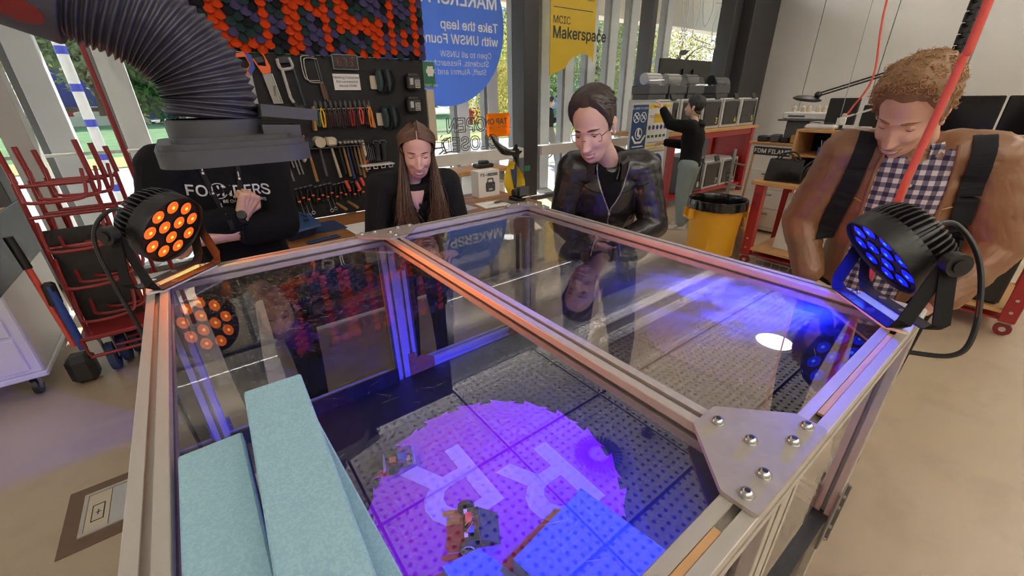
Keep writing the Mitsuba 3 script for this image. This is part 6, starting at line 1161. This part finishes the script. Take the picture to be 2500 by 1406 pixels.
jk = wrinkle(smooth_of(torso(J, .012, hem=.12) + [c for q in 'RL' for c in arm(J, q, .015, 1.0, .93)], .014, 8), .009, (16, 16, 30), 1); part(t, 'jacket', jk, 'leather_black', True, label='black leather jacket')
def front(J, mesh, lim=.2):
    sh = (J['sR'] + J['sL']) / 2; r = nz(J['sR'] - J['sL']); pel = (J['hR'] + J['hL']) / 2; up = nz(sh - pel); M = basis(sh, r, np.cross(up, r)); return M, interp(mesh, M, lim)
def proj_line(M, S, xz, off): xz = np.asarray(xz, float); return (np.stack([xz[:, 0], S(xz[:, 0], xz[:, 1]) + off, xz[:, 1]], 1)) @ M[:3, :3].T + M[:3, 3]
def patch(M, S, xs, zlo, zhi, off, ny=8): return xf(ribbon(S, xs, zlo, zhi, off, ny), M)
def proj_mesh(M, S, m, dx, dz, off): v = m.vertices; x, z = v[:, 0] + dx, v[:, 1] + dz; return xf(tm(np.stack([x, S(x, z) + off + v[:, 2], z], 1), m.faces[:, ::-1]), M)
M, F = front(J, jk)
part(t, 'tshirt', patch(M, F, np.linspace(-.06, .06, 9), [.02, -.03, -.08, -.12, -.135, -.12, -.08, -.03, .02], [.055, .06, .05, .045, .045, .045, .05, .06, .055], .004), 'tee', True, label='black t-shirt at the neck')
part(t, 'zip', tube(proj_line(M, F, spline([(-.07, .05), (-.055, -.02), (-.025, -.09), (0, -.14), (.002, -.25), (.0, -.42)], 6), .004), .003, 6), 'steel_dull'); part(t, 'zip', tube(proj_line(M, F, spline([(.07, .05), (.055, -.02), (.025, -.09), (.002, -.14)], 6), .004), .003, 6), 'steel_dull'); part(t, 'zip_pull', sph(proj_line(M, F, [(.001, -.15)], .006)[0], .007, 2, (1, 1, 1.8)), 'steel')
def collar(t, J, M, m, rf, rs, gap, h, name='collar', lift=0.0):
    c0 = J['neck'] * .75 + (J['sR'] + J['sL']) / 2 * .25 + M[:3, 2] * lift; cv = []; an = np.linspace(gap, 2 * np.pi - gap, 34)
    for a in an:
        c = c0 + M[:3, 1] * (rf * math.cos(a)) + M[:3, 0] * (rs * math.sin(a)); o = nz(M[:3, 1] * math.cos(a) + M[:3, 0] * math.sin(a)); q = .5 + .5 * math.cos(a)
        cv += [c - M[:3, 2] * (.02 + .03 * q), c + o * .005 + M[:3, 2] * (h - .02 * q), c + o * .016 + M[:3, 2] * (h * .75 - .02 * q), c + o * .022 - M[:3, 2] * (.03 + .035 * q)]
    part(t, name, tm(cv, [f for i in range(33) for j in range(3) for f in ([i * 4 + j, i * 4 + j + 1, i * 4 + j + 5], [i * 4 + j, i * 4 + j + 5, i * 4 + j + 4])]), m, 40)
collar(t, J, M, 'leather_black', .078, .088, .55, .030)
for sg in (-1, 1): part(t, 'seam', tube(proj_line(M, F, spline([(sg * .16, -.02), (sg * .10, -.05), (sg * .04, -.06)], 6), .002), .0022, 5), 'black_matte')
part(t, 'trousers', wrinkle(smooth_of(torso(J, .004)[:1] + [c for q in 'RL' for c in leg(J, q, .010, 1.0, .97)], .02, 8), .006, (14, 14, 24), 2), 'jeans', True, label='dark jeans')
for q in 'RL': part(t, 'shoe', to_tm(foot_mesh(J, q, .005)), 'black', 40)
# glasses
gl = []
for sg in (-1, 1):
    c = A(sg * .033, float(S(A(sg * .031), A(.006))[0]) + .010, -.002); rc = np.array(rrect(.052, .030, .009).exterior.coords)[:-1]; part(t, 'glasses_frame', xf(tube(np.stack([c[0] + rc[:, 0], c[1] - .12 * np.abs(rc[:, 0] + c[0]), c[2] + rc[:, 1]], 1), .0011, 6, closed=True), Ms), 'bark'); part(t, 'glasses_temple', xf(tube([(c[0] + sg * .026, c[1] - .006, .004), (sg * .074, .04, .006), (sg * .080, -.015, .008)], .0012, 6), Ms), 'black')
    part(t, 'glasses_lens', xf(tm(np.stack([np.append(rc[:, 0], 0) + c[0], np.append(c[1] - .12 * np.abs(rc[:, 0] + c[0]), c[1] - .12 * .033), np.append(rc[:, 1], 0) + c[2]], 1), [[len(rc), i, (i + 1) % len(rc)] for i in range(len(rc))]), Ms), 'clear_lens', False) if False else None
part(t, 'glasses_bridge', xf(tube([(-.008, float(S(A(0.), A(.004))[0]) + .006, 0), (0, float(S(A(0.), A(.004))[0]) + .008, .003), (.008, float(S(A(0.), A(.004))[0]) + .006, 0)], .0011, 6), Ms), 'bark')
part(t, 'lanyard', tube([J['neck'] + M[:3, 0] * -.062 + M[:3, 1] * .02, J['neck'] + M[:3, 0] * -.058 + M[:3, 1] * .055 - Z * .04, J['neck'] + M[:3, 0] * -.045 + M[:3, 1] * .075 - Z * .075], .004, 6), 'black')
t = solo('game_controller', xf(cat(bx(.14, .05, .022, .01), mv(bx(.035, .06, .025, .01), (-.055, -.02, -.004)), mv(bx(.035, .06, .025, .01), (.055, -.02, -.004))), basis((1.335, 1.115, 1.125), (.45, -.9, .1), (-.9, -.45, .2))), 'black', 'black hand controller held at the rail by the man in leather', 'controller')
# ---- woman
t = person('smiling woman with long brown hair in a black blazer behind the arena')
J = dict(sR=A(.715, 1.985, 1.315), sL=A(1.010, 1.875, 1.315), eR=A(.645, 1.945, 1.10), eL=A(1.03, 1.80, 1.10), wR=A(.74, 1.74, 1.02), wL=A(.93, 1.68, 1.02), hR=A(.80, 2.13, .88), hL=A(1.0, 2.06, .88), kR=A(.80, 2.10, .47), kL=A(1.0, 2.03, .47), aR=A(.82, 2.16, .085), aL=A(1.02, 2.08, .085), toeR=A(.76, 2.0, .03), toeL=A(.96, 1.93, .03), neck=A(.862, 1.915, 1.385), skull=A(.860, 1.875, 1.43))
HM = headM((.860, 1.850, 1.484), (-.35, -.82, -.36), roll=.03)
sp = body_core(J, .82, .85); sp.append(mani(hand(J['wR'], (.6, -.5, .1), (0, 0, -1), 1, .6, s=.9))); sp.append(mani(hand(J['wL'], (-.6, -.3, .1), (0, 0, -1), -1, .6, s=.9)))
S, Ms = put_head(t, sp, HM, 'hair_brown', 'long', .95, True, skin='skin_pale', lids=.60, s=.96)
finish(t, sp, 'skin_pale')
jk = wrinkle(smooth_of(torso(J, .012, hem=.05, k=.93) + [c for q in 'RL' for c in arm(J, q, .012, .92, .95)], .018, 8), .005, (14, 14, 20), 3); part(t, 'blazer', jk, 'blazer', True, label='black blazer')
M, F = front(J, jk, .16)
part(t, 'shirt', patch(M, F, np.linspace(-.05, .05, 9), [-.28, -.31, -.33, -.34, -.345, -.34, -.33, -.31, -.28], [.0, -.005, -.03, -.055, -.07, -.055, -.03, -.005, .0], .004, 12), 'tee', True, label='black shirt'); part(t, 'neckline', patch(M, F, np.linspace(-.038, .038, 9), [.0, -.025, -.045, -.06, -.07, -.06, -.045, -.025, .0], [.015] * 9, .0045), 'skin_pale', True)
for z in (-.07, -.135, -.20): b = proj_line(M, F, [(.004, z)], .006)[0]; part(t, 'button', xf(lathe([(0, .002), (.0055, .002), (.006, 0), (0, 0)], 14), basis(b, M[:3, 0], M[:3, 2], M[:3, 1])), 'grey_light')
collar(t, J, M, 'tee', .058, .064, .5, .022, 'shirt_collar', -.012)
for sg in (-1, 1): part(t, 'lapel', patch(M, F, np.linspace(sg * .045, sg * .085, 5), [-.30, -.22, -.14, -.10, -.06], [-.02, .02, .03, .02, -.0], .006), 'blazer', True)
part(t, 'trousers', smooth_of(torso(J, .004)[:1] + [c for q in 'RL' for c in leg(J, q, .010, .95, .97)], .025, 8), 'tee', True)
for q in 'RL': part(t, 'shoe', to_tm(foot_mesh(J, q, .005)), 'black', 40)
rr = np.random.default_rng(31); tb = []; fwd = nz(A(-.33, -.8, 0)); rt_ = nz(A(-.8, .33, 0)) * 1.0
_hr = np.linalg.norm(head_geo(.95, True).vertices, axis=1)
def on_head(q, off): q = nz(q); return Ms[:3, :3] @ (q * (_hr[np.argmax(_ico.vertices @ q)] + off)) + Ms[:3, 3]
def hw(p): return Ms[:3, :3] @ np.asarray(p, float) + Ms[:3, 3]
for i in range(2300):
    sg = rr.choice([-1, 1]); u = rr.uniform(0, 1) ** .8
    al = math.radians(33 - 116 * u); sa, ca = math.sin(al), math.cos(al)
    s0 = on_head((sg * .04, sa, ca), .006 + .004 * rr.uniform()); s1 = on_head((sg * .72, sa * .72 + .02, ca * .72 + .02), .014); s2 = on_head((sg, sa * .55 - .08, .24), .016); s3 = on_head((sg, sa * .60 - .14, -.32), .017)
    o = rt_ * (-sg) * 1.0 * -1
    out = nz((s3 - hw((0, 0, -.045))) * A(1, 1, 0)); j = rr.normal(0, .010, 3) * A(1, 1, 0)
    ln = rr.uniform(.28, .40) * (1 if u < .75 else .8); fo = fwd * (.035 + .02 * rr.uniform()) * (1 - u) ** .5 - fwd * .03 * (u > .7)
    pts = [s0, s1, s2, s3 + j * .3, s3 + fo * .6 + j * .8 + out * .006 - Z * ln * .35, s3 + fo + fwd * .02 * (1 - u) + j * 1.4 + out * .012 - Z * ln * .70, s3 + fo + fwd * .02 + j * 1.8 + out * (.008 + .02 * rr.normal()) - Z * ln]
    p = spline(pts, 4); tb.append(tube(p, np.linspace(.0022, .0009, len(p)), 4, False))
part(t, 'long_hair', cat(tb[::2]), 'hair_brown', True, label='long straight brown hair', stuff=True); part(t, 'long_hair', cat(tb[1::2]), 'hair_brown_light', True, label='lighter strands of the long hair', stuff=True)
# ---- hoodie man
t = person('man in a black lettered hoodie with folded arms, head hidden behind the grey hood')
J = dict(sR=A(-.075, 2.095, 1.475), sL=A(.275, 2.115, 1.440), eR=A(-.150, 1.985, 1.235), eL=A(.265, 2.005, 1.215), wR=A(.118, 1.925, 1.285), wL=A(-.045, 1.895, 1.228), hR=A(-.01, 2.16, .93), hL=A(.22, 2.16, .93), kR=A(-.03, 2.13, .50), kL=A(.24, 2.13, .50), aR=A(-.03, 2.2, .09), aL=A(.25, 2.2, .09), toeR=A(-.06, 2.02, .03), toeL=A(.24, 2.02, .03), neck=A(.115, 2.085, 1.535), skull=A(.13, 2.06, 1.58))
sp = body_core(J, .95); sp.append(mani(hand(J['wR'], (.34, .05, .55), (-.35, .85, .1), -1, 1.55, .95))); sp.append(mani(hand(J['wL'], (-1, .2, -.1), (0, .9, .2), 1, .8)))
S, Ms = put_head(t, sp, headM((.150, 2.035, 1.650), (-.05, -.95, -.28)), 'hair_brown', 'swept', .3, skin='skin_warm', lids=.6, s=1.02)
finish(t, sp, 'skin_warm')
bd = hw if False else None
jk = wrinkle(smooth_of(torso(J, .022, hem=.02) + arm(J, 'R', .020, 1.02, .82) + arm(J, 'L', .020, 1.02, .42), .016, 8), .007, (12, 12, 18), 5); part(t, 'hoodie', jk, 'hoodie', True, label='black hoodie with pale lettering')
M, F = front(J, jk, .17); nl = []
def htext(s, h, dx, dz, bold): 
    m = text(s, h, .0008, bold); m = trimesh.Trimesh(*trimesh.remesh.subdivide_to_size(m.vertices, m.faces, .012), process=False); m.vertices[:, 0] *= -1
    return proj_mesh(M, F, m, dx, dz, .003)
part(t, 'lettering', htext('FOUNDERS', .038, -.010, -.082, True), 'print_white', False); part(t, 'lettering', htext('BE CHANGE MAKERS', .011, -.055, -.108, True), 'print_white', False)
rg_ = lambda r: proj_line(M, F, [(.030 + r * math.cos(a), -.064 + r * math.sin(a)) for a in np.linspace(0, 6.28, 30)], .004); part(t, 'emblem_ring', tube(rg_(.028), .0022, 5), 'print_white')
def strap_mesh(xz, w, off, M=M, F=F):
    p = spline(xz, 6)[:, :2] if len(xz[0]) == 2 else xz
    tq = np.gradient(p, axis=0); tq /= np.linalg.norm(tq, axis=1, keepdims=True); nn = np.stack([-tq[:, 1], tq[:, 0]], 1); L_, R_ = p + nn * w / 2, p - nn * w / 2
    v = np.vstack([proj_line(M, F, L_, off), proj_line(M, F, R_, off), proj_line(M, F, L_, off + .002), proj_line(M, F, R_, off + .002)]); n = len(p); f = []
    for i in range(n - 1):
        for a, b in ((2, 3), (3, 1), (1, 0), (0, 2)): f += [[a * n + i, b * n + i, b * n + i + 1], [a * n + i, b * n + i + 1, a * n + i + 1]]
    return tm(v, f)
def spl2(*xz): return spline([(a, b, 0) for a, b in xz], 6)[:, :2]
part(t, 'lanyard', strap_mesh(spl2((.075, .06), (.062, -.02), (.040, -.10), (.022, -.16), (.018, -.20)), .017, .0045), 'strap', label='black lanyard'); part(t, 'lanyard', strap_mesh(spl2((-.055, .05), (-.045, -.04), (-.028, -.12), (-.012, -.19), (-.008, -.24)), .017, .006), 'strap', label='black lanyard')
for x, z in ((.066, .0), (.049, -.07), (.032, -.13), (-.048, -.02), (-.036, -.09), (-.02, -.16)): part(t, 'lanyard_print', proj_mesh(M, F, cat(bx(.008, .008, .0004, 0), mv(bx(.004, .018, .0004), (0, .016, 0))), x, z, .009), 'print_white', False)
w0, w1 = J['wR'] - nz(J['wR'] - J['eR']) * .012, J['wR'] + nz(J['wR'] - J['eR']) * .012; part(t, 'watch', tube([w0, w0 + (w1 - w0) * .1, w1 - (w1 - w0) * .1, w1], [.030, .034, .034, .030], 20), 'black', label='black wristwatch'); part(t, 'watch_face', cyl(J['wR'] + A(0, -.03, .012), J['wR'] + A(-.002, -.040, .018), .017, 20), 'black_gloss')
part(t, 'trousers', smooth_of(torso(J, .004)[:1] + [c for q in 'RL' for c in leg(J, q, .012, 1.0, .97)], .025, 8), 'tee', True)
for q in 'RL': part(t, 'shoe', to_tm(foot_mesh(J, q, .005)), 'black', 40)
# ---- tan jacket man
t = person('laughing man with curly fair hair in a tan leather jacket over a checked shirt')
J = dict(sR=A(1.925, .500, 1.500), sL=A(2.035, .165, 1.500), eR=A(1.930, .590, 1.235), eL=A(2.055, .055, 1.235), wR=A(1.845, .490, 1.06), wL=A(1.915, .110, 1.07), hR=A(2.03, .44, .96), hL=A(2.09, .235, .96), kR=A(2.0, .46, .52), kL=A(2.06, .22, .52), aR=A(2.10, .47, .09), aL=A(2.16, .20, .09), toeR=A(1.93, .50, .03), toeL=A(1.98, .20, .03), neck=A(1.955, .335, 1.575), skull=A(1.92, .345, 1.63))
HM = headM((1.885, .365, 1.640), (-.93, .10, -.72), roll=.12)
sp = body_core(J); sp.append(mani(hand(J['wR'], (.1, -.35, -.8), (.3, -1, 0), -1, .5))); sp.append(mani(hand(J['wL'], (.1, .35, -.8), (.3, 1, 0), 1, .5)))
S, Ms = put_head(t, sp, HM, 'hair_curl', 'curly', 1.0, skin='skin_warm', lids=.56, brow='brow_fair', s=1.08)
finish(t, sp, 'skin_warm')
jk = wrinkle(smooth_of(torso(J, .016, hem=.03) + [c for q in 'RL' for c in arm(J, q, .018, 1.04, .98)], .014, 8), .009, (15, 15, 28), 7); jk = wrinkle(jk, .006, (40, 40, 60), 17); part(t, 'jacket', jk, 'leather_tan', True, label='tan leather jacket')
M, F = front(J, jk, .15)
_o, _r, _u = M[:3, 3].copy(), M[:3, 0].copy(), M[:3, 2].copy()
def _chk(p, n, uv):
    a = ((p.x - _o[0]) * _r[0] + (p.y - _o[1]) * _r[1] + (p.z - _o[2]) * _r[2]) * 34; b = ((p.x - _o[0]) * _u[0] + (p.y - _o[1]) * _u[1] + (p.z - _o[2]) * _u[2]) * 34
    s = dr.select(a - dr.floor(a) > .5, 1.0, 0.0) + dr.select(b - dr.floor(b) > .5, 1.0, 0.0); return mix(mix(lin('#c9c4c6'), lin('#6a6474'), dr.minimum(s, 1.0)), lin('#2b2838'), dr.maximum(s - 1.0, 0.0))
mat('check', proc(_chk), .9, spec=.15)
xs = np.linspace(-.095, .095, 11)
part(t, 'shirt', patch(M, F, xs, [-.62] * 11, [.045, .05, .045, .03, .01, .0, .01, .03, .045, .05, .045], .006, 24), 'check', True, label='blue and white checked shirt')
for sg in (-1, 1):
    part(t, 'jacket_edge', tube(proj_line(M, F, spline([(sg * .085, .06), (sg * .097, -.05), (sg * .096, -.2), (sg * .096, -.4), (sg * .098, -.6)], 6), .006), .006, 8), 'leather_tan')
    part(t, 'pocket_zip', tube(proj_line(M, F, [(sg * .102, -.135), (sg * .118, -.128), (sg * .135, -.125)], .003), .0032, 6), 'hickory')
    SM, SF = M, interp(jk, M, .24, -.1)
    part(t, 'backpack_strap', strap_mesh(spl2((sg * .140, .085), (sg * .146, .0), (sg * .154, -.10), (sg * .168, -.22), (sg * .172, -.30)), .055, .008, M, SF), 'strap', label='black backpack strap')
collar(t, J, M, 'check', .066, .072, .35, .034, 'shirt_collar', -.012); collar(t, J, M, 'leather_tan', .084, .098, 1.15, .026, 'jacket_collar', -.008)
for z in (-.06, -.15, -.24, -.33, -.42): b = proj_line(M, F, [(.0, z)], .009)[0]; part(t, 'button', xf(lathe([(0, .002), (.0055, .002), (.006, 0), (0, 0)], 12), basis(b, M[:3, 0], M[:3, 2], M[:3, 1])), 'cream')
bp_c = (J['sR'] + J['sL']) / 2 - M[:3, 1] * .20 - M[:3, 2] * .20; part(t, 'backpack', xf(bx(.30, .16, .44, .06), basis(bp_c, M[:3, 0], M[:3, 1], M[:3, 2])), 'strap', 40, label='black backpack')
part(t, 'trousers', smooth_of(torso(J, .004)[:1] + [c for q in 'RL' for c in leg(J, q, .012, 1.0, .97)], .025, 8), 'tee', True)
for q in 'RL': part(t, 'shoe', to_tm(foot_mesh(J, q, .005)), 'black', 40)
# ---- boy at the printers
t = person('boy in black hoodie and grey jeans touching a printer with a raised hand')
O = A(5.34, 3.08, 0); fw = nz(A(-.25, .97, 0)); rt2 = A(fw[1], -fw[0], 0)
def Q(r, f, z): return O + rt2 * r + fw * f + Z * z
J = dict(sR=Q(.16, .02, 1.33), sL=Q(-.16, .02, 1.33), eR=Q(.20, .10, 1.08), eL=Q(-.10, .30, 1.36), wR=Q(.04, .38, 1.12), wL=Q(.02, .46, 1.53), hR=Q(.085, 0, .85), hL=Q(-.085, 0, .85), kR=Q(.09, .03, .46), kL=Q(-.09, .02, .46), aR=Q(.09, -.03, .085), aL=Q(-.10, -.03, .085), toeR=Q(.11, .15, .03), toeL=Q(-.15, .14, .03), neck=Q(0, .03, 1.41), skull=Q(0, .05, 1.46))
sp = body_core(J, .86, .92); sp.append(mani(hand(J['wR'], fw + A(-.3, 0, 0), A(0, 0, -1), -1, .5, s=.9))); sp.append(mani(hand(J['wL'], fw * .5 + Z * .8, fw, 1, .3, s=.9)))
put_head(t, sp, headM(Q(0, .06, 1.565), fw + A(0, 0, .05)), 'hair_black', 'bowl', .1, skin='skin', s=1.02)
finish(t, sp, 'skin')
jk = wrinkle(smooth_of(torso(J, .022, hem=-.02) + [c for q in 'RL' for c in arm(J, q, .02, 1.0, .93)], .022, 8), .007, (12, 12, 18), 8); part(t, 'hoodie', jk, 'hoodie', True, label='black hoodie'); part(t, 'hood', xf(tube(np.stack([.10 * np.cos(np.linspace(0, 6.28, 20)), .085 * np.sin(np.linspace(0, 6.28, 20)), .02 * np.sin(np.linspace(0, 6.28, 20))], 1), .028, 10), basis(J['neck'] - fw * .03 - Z * .03, rt2, fw)), 'hoodie', True)
part(t, 'jeans', wrinkle(smooth_of(torso(J, .004)[:1] + [c for q in 'RL' for c in leg(J, q, .022, 1.0, .98)], .02, 8), .007, (12, 12, 20), 9), 'jeans_grey', True, label='pale grey jeans')
for q in 'RL':
    part(t, 'shoe', to_tm(foot_mesh(J, q, .006)), 'shoe_white', 40, label='white sneaker with dark stripes'); a = J['a' + q]; f = nz((J['toe' + q] - a) * A(1, 1, 0)); r = A(f[1], -f[0], 0)
    for sg in (-1, 1):
        for o in (0, .03): c = a * A(1, 1, 0) + f * (.03 + o) + r * sg * .041 + Z * .035; part(t, 'stripe', tube([c - Z * .022 + f * .02 + r * sg * .006, c, c + Z * .025 - f * .02 - r * sg * .006], .004, 6), 'black')
# ---- student outside
t = person('student in black jacket and wide grey trousers walking outside looking at a phone')
O = A(8.17, 9.05, 0); fw = nz(A(.85, -.52, 0)); rt2 = A(fw[1], -fw[0], 0)
J = dict(sR=Q(.17, .0, 1.36), sL=Q(-.17, .0, 1.36), eR=Q(.22, .02, 1.10), eL=Q(-.2, .05, 1.1), wR=Q(.12, .24, 1.17), wL=Q(-.05, .25, 1.15), hR=Q(.09, 0, .88), hL=Q(-.09, 0, .88), kR=Q(.10, .20, .48), kL=Q(-.09, -.08, .47), aR=Q(.10, .26, .085), aL=Q(-.09, -.36, .10), toeR=Q(.11, .44, .03), toeL=Q(-.09, -.20, .03), neck=Q(0, .03, 1.45), skull=Q(0, .05, 1.50))
sp = body_core(J, .88); sp.append(mani(hand(J['wR'], fw + Z * .3, -rt2 + Z * .5, -1, .7))); sp.append(mani(hand(J['wL'], fw + Z * .2, rt2, 1, .7)))
put_head(t, sp, headM(Q(0, .06, 1.585), fw + A(0, 0, -.15)), 'hair_black', 'curly_dark', .1, skin='skin', s=1.0)
finish(t, sp, 'skin')
jk = wrinkle(smooth_of(torso(J, .035, hem=.0) + [c for q in 'RL' for c in arm(J, q, .03, 1.0, .95)], .025, 8), .008, (12, 12, 18), 10); part(t, 'jacket', jk, 'hoodie', True, label='black puffy jacket'); part(t, 'backpack', xf(bx(.28, .15, .40, .06), basis(Q(0, -.20, 1.16), rt2, fw, Z)), 'black', 40, label='black backpack')
part(t, 'trousers', wrinkle(smooth_of(torso(J, .01)[:1] + [c for q in 'RL' for c in leg(J, q, .035, 1.05, .97)], .025, 8), .008, (10, 10, 16), 11), 'trouser_grey', True, label='wide grey trousers')
for q in 'RL': part(t, 'shoe', to_tm(foot_mesh(J, q, .008)), 'shoe_white', 40)
solo('phone', xf(bx(.072, .008, .15, .003), basis(Q(.05, .34, 1.22), rt2, nz(fw - Z * .5))), 'white_gloss', 'pale phone held by the walking student', 'phone')
